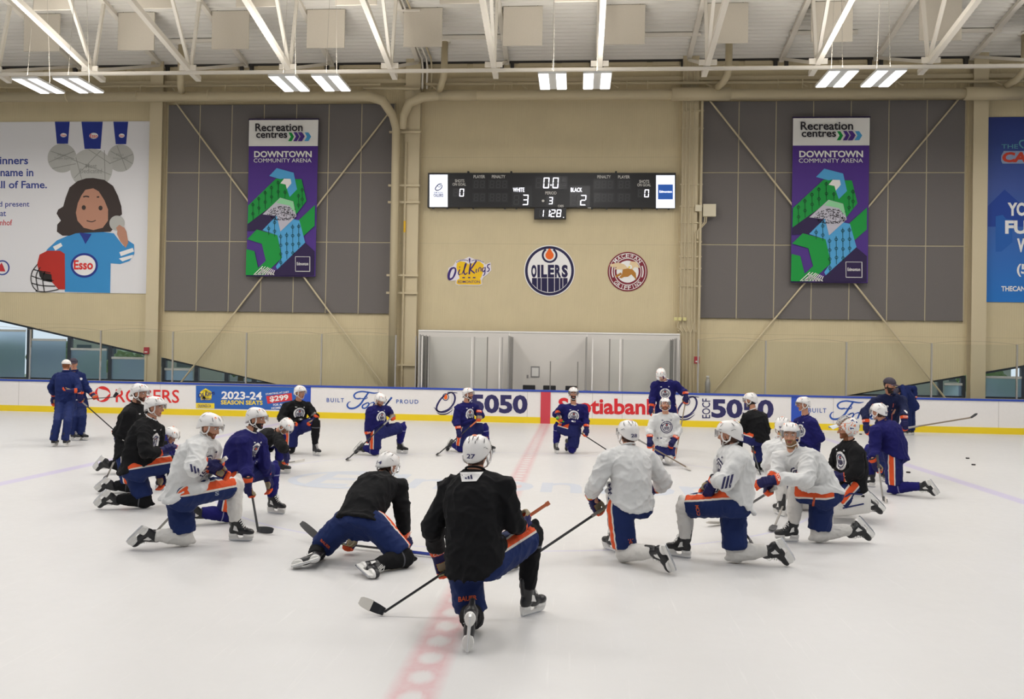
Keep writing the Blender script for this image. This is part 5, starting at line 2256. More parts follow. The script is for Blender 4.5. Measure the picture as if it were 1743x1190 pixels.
def make_mask(H, fr, root):
    """goalie mask pushed up on the crown, cage pointing up and forward"""
    fw, lf, up = fr
    c, s = math.cos(.95), math.sin(.95)
    f2, u2 = fw * c + up * s, up * c - fw * s
    O_ = H + up * .035 - fw * .02
    L = lambda x, y, z: O_ + f2 * x + lf * y + u2 * z
    m = bpy.data.materials.new('mask_paint')
    m.use_nodes = True
    nt = m.node_tree
    b = nt.nodes['Principled BSDF']
    tc = N(nt, 'ShaderNodeTexCoord')
    vz = N(nt, 'ShaderNodeTexNoise')
    vz.inputs['Scale'].default_value = 15
    vz.inputs['Detail'].default_value = 1
    nt.links.new(tc.outputs['Object'], vz.inputs['Vector'])
    rp = N(nt, 'ShaderNodeValToRGB')
    rp.color_ramp.interpolation = 'CONSTANT'
    e = rp.color_ramp.elements
    e[0].color = (*lin('#2b3a74'), 1)
    e[1].position = .36
    e[1].color = (*lin('#dfdcd8'), 1)
    e2 = e.new(.58)
    e2.color = (*lin('#d97a4e'), 1)
    e3 = e.new(.64)
    e3.color = (*lin('#dfdcd8'), 1)
    nt.links.new(vz.outputs['Fac'], rp.inputs[0])
    nt.links.new(rp.outputs[0], b.inputs['Base Color'])
    b.inputs['Roughness'].default_value = .25
    n, k = 40, 18
    vs, fs = [], []
    for j in range(k + 1):
        for i in range(n + 1):
            ph = math.radians(42) + (2 * PI - 2 * math.radians(42)) * i / n     # open towards the cage
            th = .05 + 2.15 * j / k
            vs.append(L(.142 * math.sin(th) * math.cos(ph), .118 * math.sin(th) * math.sin(ph), .15 * math.cos(th)))
    for j in range(k):
        for i in range(n):
            fs.append((j * (n + 1) + i, j * (n + 1) + i + 1, (j + 1) * (n + 1) + i + 1, (j + 1) * (n + 1) + i))
    mb = MB()
    mb.add(vs, fs)
    ob = mb.build('goalie_mask', m, root, True)
    md = ob.modifiers.new('shell', 'SOLIDIFY')
    md.thickness = .007
    mb = MB()
    for z in (-.07, -.04, -.01, .02, .05, .08):
        r = math.sqrt(max(.05, 1 - (z / .15) ** 2))
        mb.tube([L(.152 * r * math.cos(a), .118 * r * math.sin(a), z) for a in np.linspace(-.8, .8, 9)], .003, 6)
    for a in (-.6, -.35, -.12, .12, .35, .6):
        mb.tube([L(.154 * math.sqrt(1 - (z / .15) ** 2) * math.cos(a), .119 * math.sqrt(1 - (z / .15) ** 2) * math.sin(a), z) for z in np.linspace(-.09, .1, 8)], .003, 6)
    mb.build('mask_cage', mat('cage_steel', '#c9c7c4', rough=.3, metal=.7), ob)
    A, B = [], []
    for k_ in range(13):
        a = -.8 + 1.6 * k_ / 12
        A.append(L(.12 * math.cos(a), .09 * math.sin(a), -.10))
        B.append(L(.16 * math.cos(a), .11 * math.sin(a), -.19))
    MB().add(A + B, [(k_, k_ + 1, 14 + k_, 13 + k_) for k_ in range(12)]).build('throat_guard', mat('clear_plastic', '#c9cfd4', rough=.15), ob, True)
    return ob


# ---- the whole figure


def person(key, J, kit, label):
    """J: joints in metres; kit: clothing"""
    J = {k: V3(v) for k, v in J.items()}
    P = (J['hL'] + J['hR']) / 2
    Nk = J['N']
    near = kit['vox']
    root = empty('person', (P.x, P.y, 0), label, 'person')
    sp = unit(Nk - P)
    lf = unit(J['SL'] - J['SR'])
    lf = unit(lf - sp * lf.dot(sp))
    fwd = lf.cross(sp)
    hl = unit(J['hL'] - J['hR'])
    hl = unit(hl - sp * hl.dot(sp))
    hf = hl.cross(sp)
    fr = head_frame(J['H'], *kit['face'])
    coach = kit.get('coach')
    # ------- gloves first: the sleeves run into them
    for s, sg in (('L', 1), ('R', -1)):
        hand = J['h_' + s]
        g = kit.get('grip' + s)
        back = (J['S' + s] - Nk) * 1.0 + V3((0, 0, .05)) + fwd * .1
        if kit.get('back' + s):
            back = V3(kit['back' + s])
        grip = None
        if g is not None:
            a, b = V3(STICKS[g][0]), V3(STICKS[g][1])
            t = max(.02, min(.98, (hand - a).dot(b - a) / (b - a).length_squared))
            gp = a + (b - a) * t
            if (gp - hand).length > .16:
                gp = hand + (gp - hand) * 0
            grip = (gp, b - a)
        gv, cuff = make_glove(J['W' + s], hand, back, sg, root, max(.0065, near * .6), grip, kit.get('glove', 0))
        J['cuff' + s] = cuff
    # ------- body: one continuous skin
    fw, hlft, hup = fr
    Hc = J['H']
    L = lambda x, y, z: Hc + fw * x + hlft * y + hup * z
    b = Solid()
    b.ell(L(-.012, 0, .022), fw * .102, hlft * .078, hup * .104, 18, 12)
    b.ell(L(.025, 0, -.052), fw * .066, hlft * .056, hup * .068, 16, 10)
    b.ell(L(.072, 0, -.100), fw * .022, hlft * .026, hup * .022)
    b.cap(L(.086, 0, .012), L(.112, 0, -.034), .009, .0145, 10)
    b.ell(L(.102, 0, -.036), fw * .012, hlft * .018, hup * .010)
    for s in (1, -1):
        b.ell(L(.070, .034 * s, .026), fw * .017, hlft * .026, hup * .010)
        b.ell(L(.058, .038 * s, -.036), fw * .026, hlft * .024, hup * .026)
        b.ell(L(-.008, .080 * s, -.022), fw * .021, hlft * .010, hup * .033)
    b.ell(L(.080, 0, -.068), fw * .013, hlft * .026, hup * .0085)
    b.ell(L(.078, 0, -.078), fw * .012, hlft * .022, hup * .0075)
    b.cap(Nk - sp * .03, L(-.02, 0, -.05), .066, .058)
    b.loft([(P - sp * .08, hl * .10, hf * .08), (P, hl * .12, hf * .09), (P.lerp(Nk, .45), lf * .145, fwd * .10), (P.lerp(Nk, .8), lf * .165, fwd * .11), (Nk - sp * .03, lf * .10, fwd * .07)])
    b.cap(J['SL'], J['SR'], .055, .055)
    for s in 'LR':
        b.cap(J['S' + s], J['E' + s], .052, .043)
        b.cap(J['E' + s], J['cuff' + s], .042, .032)
        b.cap(J['cuff' + s], J['cuff' + s].lerp(J['h_' + s], .5), .026, .024)
        b.cap(J['h' + s], J['K' + s], .082, .058)
        b.cap(J['K' + s], J['A' + s], .055, .038)
        b.cap(J['A' + s], J['A' + s].lerp(J['T' + s], .3), .030, .022)
    me = b.fuse(min(near, .0125) if kit.get('seen', 1) == 1 else (.0055 if kit.get('seen') == 2 else near), 2)
    Q = coords(me) - np.array(Hc)
    X, Y, Z = Q @ np.array(fw), Q @ np.array(hlft), Q @ np.array(hup)
    hair = ((X < -.012) & (Z > -.085) & (np.abs(Y) < .0795)).astype(float)
    hair[(Z > .05)] = 1
    hair[(X > .066) & (np.abs(np.abs(Y) - .033) < .020) & (Z > .0245) & (Z < .0325)] = 1
    bd = kit.get('beard', 0)
    if bd:
        lim = {1: -.055, 2: -.045, 3: -.040}[bd]
        bm_ = (Z < lim) & (X > .005) & (Z > -.16) & ~((np.abs(Y) < .024) & (Z > -.085) & (Z < -.062) & (X > .07))
        bm_ |= (Z < -.048) & (Z > -.062) & (X > .075) & (np.abs(Y) < .034)
        hair[bm_] = 1
        hair[(np.abs(Y) > .05) & (X > -.015) & (X < .02) & (Z > -.1) & (Z < .03) & (np.abs(Y) < .072)] = 1
    hair[np.linalg.norm(Q, axis=1) > .2] = 0
    lip = ((np.abs(Y) < .023) & (Z > -.083) & (Z < -.062) & (X > .078)).astype(float)
    fattr(me, 'hair', hair)
    fattr(me, 'lip', lip)
    body = put(me, 'body', SKIN[kit.get('skin', 'brown')], root)
    for s in (1, -1):
        mb = Solid()
        mb.ell(L(.079, .033 * s, .006), fw * .0115, hlft * .0155, hup * .0095)
        ey = mb.mb.build('eye', EYEW, body, True)
        mb = Solid()
        mb.ell(L(.0885, .033 * s, .006), fw * .0035, hlft * .0062, hup * .0065)
        mb.mb.build('iris', IRIS, body, True)
    # ------- headgear
    hg = kit.get('head', 'helmet')
    if hg == 'helmet':
        make_helmet(Hc + hup * .006, fr, root, kit.get('num'))
    elif hg == 'mask':
        make_mask(Hc, fr, root)
    elif hg == 'cap_white':
        make_cap(Hc, fr if not kit.get('capback') else (-fw, -hlft, hup), root, mat('cap_white', '#dcd8d2', rough=.8), mat('cap_white', '#dcd8d2'))
    else:
        make_cap(Hc, fr, root, mat('cap_dark', '#3a3440', rough=.85), mat('cap_brim_dark', '#3d2c3c', rough=.8))
    # ------- jersey / jacket
    j = Solid()
    fat = .92 if coach else 1.0
    bent = max(J['KL'].z, J['KR'].z) > P.z - .1
    hem = .17 if coach else kit.get('hem', -.05 if bent else .08)
    cv = lambda t: P.lerp(Nk, t) - fwd * (.045 * math.sin(PI * max(0, min(1, t))))
    w = lambda a, b_: (lf * (a * fat), fwd * (b_ * fat))
    hw = lambda a, b_: (hl * (a * fat), hf * (b_ * fat))
    tl_ = 0 if coach else (.82 if bent else .25)
    lo_ = lambda d, a, b_: (P - sp * d, hl * (a * fat), (hf + sp * tl_) * (b_ * fat))
    j.loft([lo_(hem, .242, .198), lo_(hem - .06, .230, .186), (cv(.24), *w(.208, .165)), (cv(.55), *w(.215, .160)), (cv(.78), *w(.225, .155)), (cv(.92), *w(.175, .125)), (Nk + sp * .012, *w(.078, .078))])
    pad = .095 if not coach else .075
    j.cap(J['SL'] - sp * .01, J['SR'] - sp * .01, pad * .9, pad * .9)
    for s in 'LR':
        j.ell(J['S' + s] - sp * .01, lf * (pad + .012), fwd * pad, sp * pad)
        j.cap(Nk - sp * .03, J['S' + s] + sp * .0, .075, pad * .85)
        j.cap(J['S' + s] - sp * .01, J['E' + s], pad, .084 * fat)
        j.ell(J['E' + s], lf * .088 * fat, fwd * .088 * fat, sp * .088 * fat)
        j.cap(J['E' + s], J['cuff' + s], .084 * fat, .066, 16, (True, False))
    me = j.fuse(near, 8)
    folds(me, (.021 if kit['jersey'] != 'white' else .025) if not coach else .018, 4.4, hash(key) % 17 if False else sum(map(ord, key)) % 17, .6)
    jb = BVHTree.FromPolygons([V3(v) for v in coords(me)], [tuple(p.vertices) for p in me.polygons])
    jo = put(me, 'jacket' if coach else 'jersey', JM[kit['jersey']], root)
    J['_jersey'] = me
    cc = P.lerp(Nk, .60)
    rt = lf * -1.0                    # seen from the front, the wearer's right is at the viewer's left
    if not coach:
        r = .122
        surf_decal(jb, cc, -fwd, -rt, sp, [disc_shape(.0, r, 30, 4)], .0035).build('crest_disc', CRW if kit['jersey'] != 'white' else CRN, jo)
        if kit['jersey'] == 'white':
            surf_decal(jb, cc, -fwd, -rt, sp, [disc_shape(.0, r * .86, 30, 4)], .0055).build('crest_ring', CRW, jo)
        surf_decal(jb, cc, -fwd, -rt, sp, [disc_shape(r * .62, r * .74, 30, 1), disc_shape(.012, .028, 16, 1, 0, .045)] + [rect_shape(-.055 + .019 * k, -.052 + (.012 if k in (0, 5) else 0), -.055 + .019 * k + .013, .012) for k in range(6)], .0075).build('crest_ring', CRN, jo)
        surf_decal(jb, cc, -fwd, -rt, sp, [disc_shape(0, .013, 10, 1, 0, .046)], .009).build('crest_drop', CRO, jo)
        q = P.lerp(Nk, .86)
        surf_decal(jb, q, -fwd, -rt, sp, [rect_shape(-.105, -.02, -.065, -.005), ([(.07, -.02), (.10, -.02), (.088, .005)], [(0, 1, 2)])], .004).build('chest_mark', CRW if kit['jersey'] != 'white' else CRN, jo)
        # collar
        pts = []
        for i in range(25):
            a = 2 * PI * i / 24
            o = Nk + sp * (.03 - .02 * math.cos(a)) + (fwd * math.cos(a) * .074 + lf * math.sin(a) * .072)
            pts.append(o)
        MB().tube(pts, .009, 8).build('collar', {1: CRW, 0: CRN, 2: JM[kit['jersey']]}[kit.get('collar', 2)], jo, True)
    else:
        pts = []
        for i in range(25):
            a = 2 * PI * i / 24
            pts.append(Nk + sp * .03 + (fwd * math.cos(a) * .072 + lf * math.sin(a) * .068))
        MB().tube(pts, .022, 8).build('collar', JM[kit['jersey']], jo, True)
        surf_decal(jb, P.lerp(Nk, .5), -fwd, -rt, sp, [rect_shape(-.007, -.16, .007, .22, 1, 20)], .004).build('zip', flat_mat('zip_orange', '#b8544a'), jo)
        surf_decal(jb, P.lerp(Nk, .74), -fwd, -rt, sp, [disc_shape(0, .03, 16, 2, .10, 0), disc_shape(0, .022, 14, 2, -.10, .0)], .004).build('chest_mark', CRW, jo)
    # ------- legwear
    p = Solid()
    if coach:
        p.loft([(P + sp * .05, hl * .165, hf * .125), (P - sp * .06, hl * .17, hf * .13)])
        for s in 'LR':
            p.cap(J['h' + s], J['K' + s], .098, .082)
            p.cap(J['K' + s], J['A' + s] + V3((0, 0, -.035)), .082, .076, 16, (True, False))
        me = p.fuse(near, 4)
        folds(me, .014, 6, sum(map(ord, key)) % 13 + 3)
        put(me, 'trousers', TRACK, root)
    else:
        p.loft([(P + sp * kit.get('waist', .15), hl * .18, hf * .145), (P + sp * .02, hl * .20, hf * .160), (P - sp * .06, hl * .20, hf * .165), (P - sp * .12, hl * .175, hf * .14)])
        for s in 'LR':
            h, k = J['h' + s], J['K' + s]
            p.cap(h, h.lerp(k, .88), .135, .124, 18, (True, False))
            p.ell(h.lerp(k, .45), hl * .128, hf * .128, (k - h) * .42)
        me = p.fuse(near * .95, 4)
        folds(me, .013, 5, sum(map(ord, key)) % 11 + 5)
        Q = coords(me)
        tl, dl = seg_t(Q, J['hL'], J['KL'])
        tr, dr = seg_t(Q, J['hR'], J['KR'])
        st = np.full(len(Q), 9.0)
        for s, tt, dd, do, sg in (('L', tl, dl, dr, 1), ('R', tr, dr, dl, -1)):
            h, k = J['h' + s], J['K' + s]
            ax = unit(k - h)
            # outward side of this thigh; on a raised thigh the seam lies higher on the outside
            raised = max(0.0, 1 - abs(ax.dot(sp)))
            out = unit(hl * sg - ax * (hl * sg).dot(ax))
            fro = unit((sp * .8 + hf * .2) - ax * (sp * .8 + hf * .2).dot(ax)) if raised > .3 else unit(hf - ax * hf.dot(ax))
            ang0 = 1.02 * min(1, raised * 1.1) + kit.get('seam' + s, 0)
            rel = Q - np.array(h)
            a = np.arctan2(rel @ np.array(fro), rel @ np.array(out)) - ang0
            a = (a + PI) % (2 * PI) - PI
            mine = (dd <= do) & (tt > -.3)
            st[mine] = (np.abs(a) * .125)[mine]
        fattr(me, 'stripe', st)
        po = put(me, 'hockey_pants', {'blue': PANTS, 'navy': PANTS_NAVY, 'royal': PANTS_ROYAL}[kit.get('pants', 'blue')], root)
        J['_pants'] = me
        for s in 'LR':
            h, k, a = J['h' + s], J['K' + s], J['A' + s]
            ax = unit(a - k)
            kn = unit((k - h).normalized() + (k - a).normalized()) if (unit(k - h) + unit(k - a)).length > .2 else hf
            c = Solid()
            c.cap(h.lerp(k, .66), k, .100, .090)
            c.ell(k + kn * .006, kn * .092, ax.cross(kn) * .086, ax * .10)
            c.cap(k, k.lerp(a, .45) - kn * .012, .088, .083)
            c.cap(k.lerp(a, .45) - kn * .012, k.lerp(a, .90), .083, .060, 16, (True, False))
            me = c.fuse(near * .9, 3)
            folds(me, .010, 7, sum(map(ord, key)) % 7 + 2)
            t, _ = seg_t(coords(me), k, a)
            fattr(me, 'band', t)
            put(me, 'sock', SM[kit['sock']], root)
    for s in 'LR':
        make_skate(J['A' + s], J['T' + s], J['K' + s], kit['flat' + s], root, max(.007, near * .65))
    if kit.get('pads'):
        make_pads(J, root, hl)
    J['_root'], J['_jo'] = root, jo
    if not coach:
        J['_po'] = po
    return J


def make_pads(J, root, hl):
    """goalie leg pads: stuffed slabs strapped to the front of the shins"""
    PADW = mat('pad_white', '#d8d5d0', rough=.6, noise_k=.04)
    PADN = flat_mat('pad_navy', '#2b3160')
    for s in 'LR':
        k, a = J['K' + s], J['A' + s]
        ax = unit(a - k)
        nrm = unit(V3((0, 0, -1)) - ax * V3((0, 0, -1)).dot(ax))      # shin face lies on the ice
        sd = ax.cross(nrm)
        mb = MB()
        rows = []
        for t in np.linspace(-.32, 1.05, 12):
            c = k + (a - k) * t + V3((0, 0, .01)) - nrm * .02
            wv = .15 * (1 - .12 * abs(t - .4))
            hv = .085 * (1 - .2 * max(0, t - .7))
            ring = []
            for i in range(16):
                ang = 2 * PI * i / 16
                ca, sa = math.cos(ang), math.sin(ang)
                q = (abs(ca) ** 4 + abs(sa) ** 4) ** -.25
                ring.append(c + V3((0, 0, 1)) * (wv * ca * q) + sd * (hv * sa * q))
            rows.append(ring)
        lo = min(v.z for rg in rows for v in rg)
        vs = [v + V3((0, 0, max(0, .004 - lo))) for rg in rows for v in rg]
        fs = [(j * 16 + i, j * 16 + (i + 1) % 16, (j + 1) * 16 + (i + 1) % 16, (j + 1) * 16 + i) for j in range(11) for i in range(16)]
        fs += [tuple(range(16)), tuple(range(11 * 16 + 15, 11 * 16 - 1, -1))]
        o = MB().add(vs, fs).build('leg_pad', PADW, root, True)
        mb = MB()
        up = V3((0, 0, 1))
        c0 = k + (a - k) * .0
        for sgn in (1, -1):
            for (t0, z0), (t1, z1) in (((-.1, .02), (.35, .12)), ((.35, .12), (.75, .10)), ((.1, -.06), (.8, -.02))):
                p0 = k + (a - k) * t0 + sd * (.088 * sgn) + up * (z0 + .05)
                p1 = k + (a - k) * t1 + sd * (.086 * sgn) + up * (z1 + .05)
                mb.bar(p0, p1, .012, .018)
        mb.build('pad_stripe', PADN, o)


# ---- sticks


def make_stick(key, label, hold_group='hockey sticks'):
    a, b, tip, sc, gc, bc = STICKS[key][:6]
    a, b, tip = V3(a), V3(b), V3(tip)
    root = empty('hockey_stick', (b.x, b.y, min(b.z, tip.z, a.z)), label, 'hockey stick', hold_group)
    d = unit(b - a)
    up = V3((0, 0, 1)) if abs(d.z) < .9 else V3((1, 0, 0))
    bd = unit(tip - b)
    nrm = d.cross(bd)
    nrm = unit(nrm) if nrm.length > .05 else d.orthogonal()
    s = MB().bar(a, b, .018, .025, nrm).build('shaft', SHAFT[sc], root)
    finish(s, .004)
    gl = STICKS[key][6] if len(STICKS[key]) > 6 else .28
    g = MB().bar(a - d * .01, a + d * gl, .022, .030, nrm).bar(a - d * .012, a + d * .022, .030, .038, nrm).build('grip_tape', SHAFT[gc], root)
    # blade: curved board, taller at the toe
    L_ = (tip - b).length
    hv = unit(d - bd * d.dot(bd))       # towards the shaft = up along the blade face, inverted below
    hv = -hv
    if abs(d.dot(bd)) > .93:
        hv = unit(V3((0, 1, 0)) - bd * bd.y)
        nrm = bd.cross(hv)
    vs = []
    n = 10
    for i in range(n + 1):
        t = i / n
        c = b + bd * (L_ * t) + nrm * (.022 * t * t)
        hh = (.030 + .010 * math.sin(PI * t)) * (1 if t < .93 else .75)
        th = .006 if t > .1 else .010
        for q, w_ in ((-1, -1), (1, -1), (1, 1), (-1, 1)):
            vs.append(c + hv * (hh * q) + nrm * (th * w_))
    fs = []
    for i in range(n):
        for k in range(4):
            fs.append((i * 4 + k, i * 4 + (k + 1) % 4, (i + 1) * 4 + (k + 1) % 4, (i + 1) * 4 + k))
    fs += [(3, 2, 1, 0), tuple(n * 4 + k for k in range(4))]
    zmin = min(v.z for v in vs)
    sh = V3((0, 0, .002 - zmin)) if zmin < .002 else V3((0, 0, 0))
    bl = MB().add([v + sh for v in vs], fs).build('blade', SHAFT[bc], root)
    if len(STICKS[key]) > 7:
        # tape on the toe half in another colour
        half = STICKS[key][7]
        k0 = 5
        vv = [v + sh for v in vs]
        c0 = [(vv[i * 4] + vv[i * 4 + 1] + vv[i * 4 + 2] + vv[i * 4 + 3]) / 4 for i in range(n + 1)]
        t2 = [c0[i // 4] + (v - c0[i // 4]) * 1.12 for i, v in enumerate(vv)][k0 * 4:]
        m_ = n - k0
        fs = [(i * 4 + k, i * 4 + (k + 1) % 4, (i + 1) * 4 + (k + 1) % 4, (i + 1) * 4 + k) for i in range(m_) for k in range(4)] + [(3, 2, 1, 0), tuple(m_ * 4 + k for k in range(4))]
        MB().add(t2, fs).build('blade_tape', SHAFT[half], root)
    return root

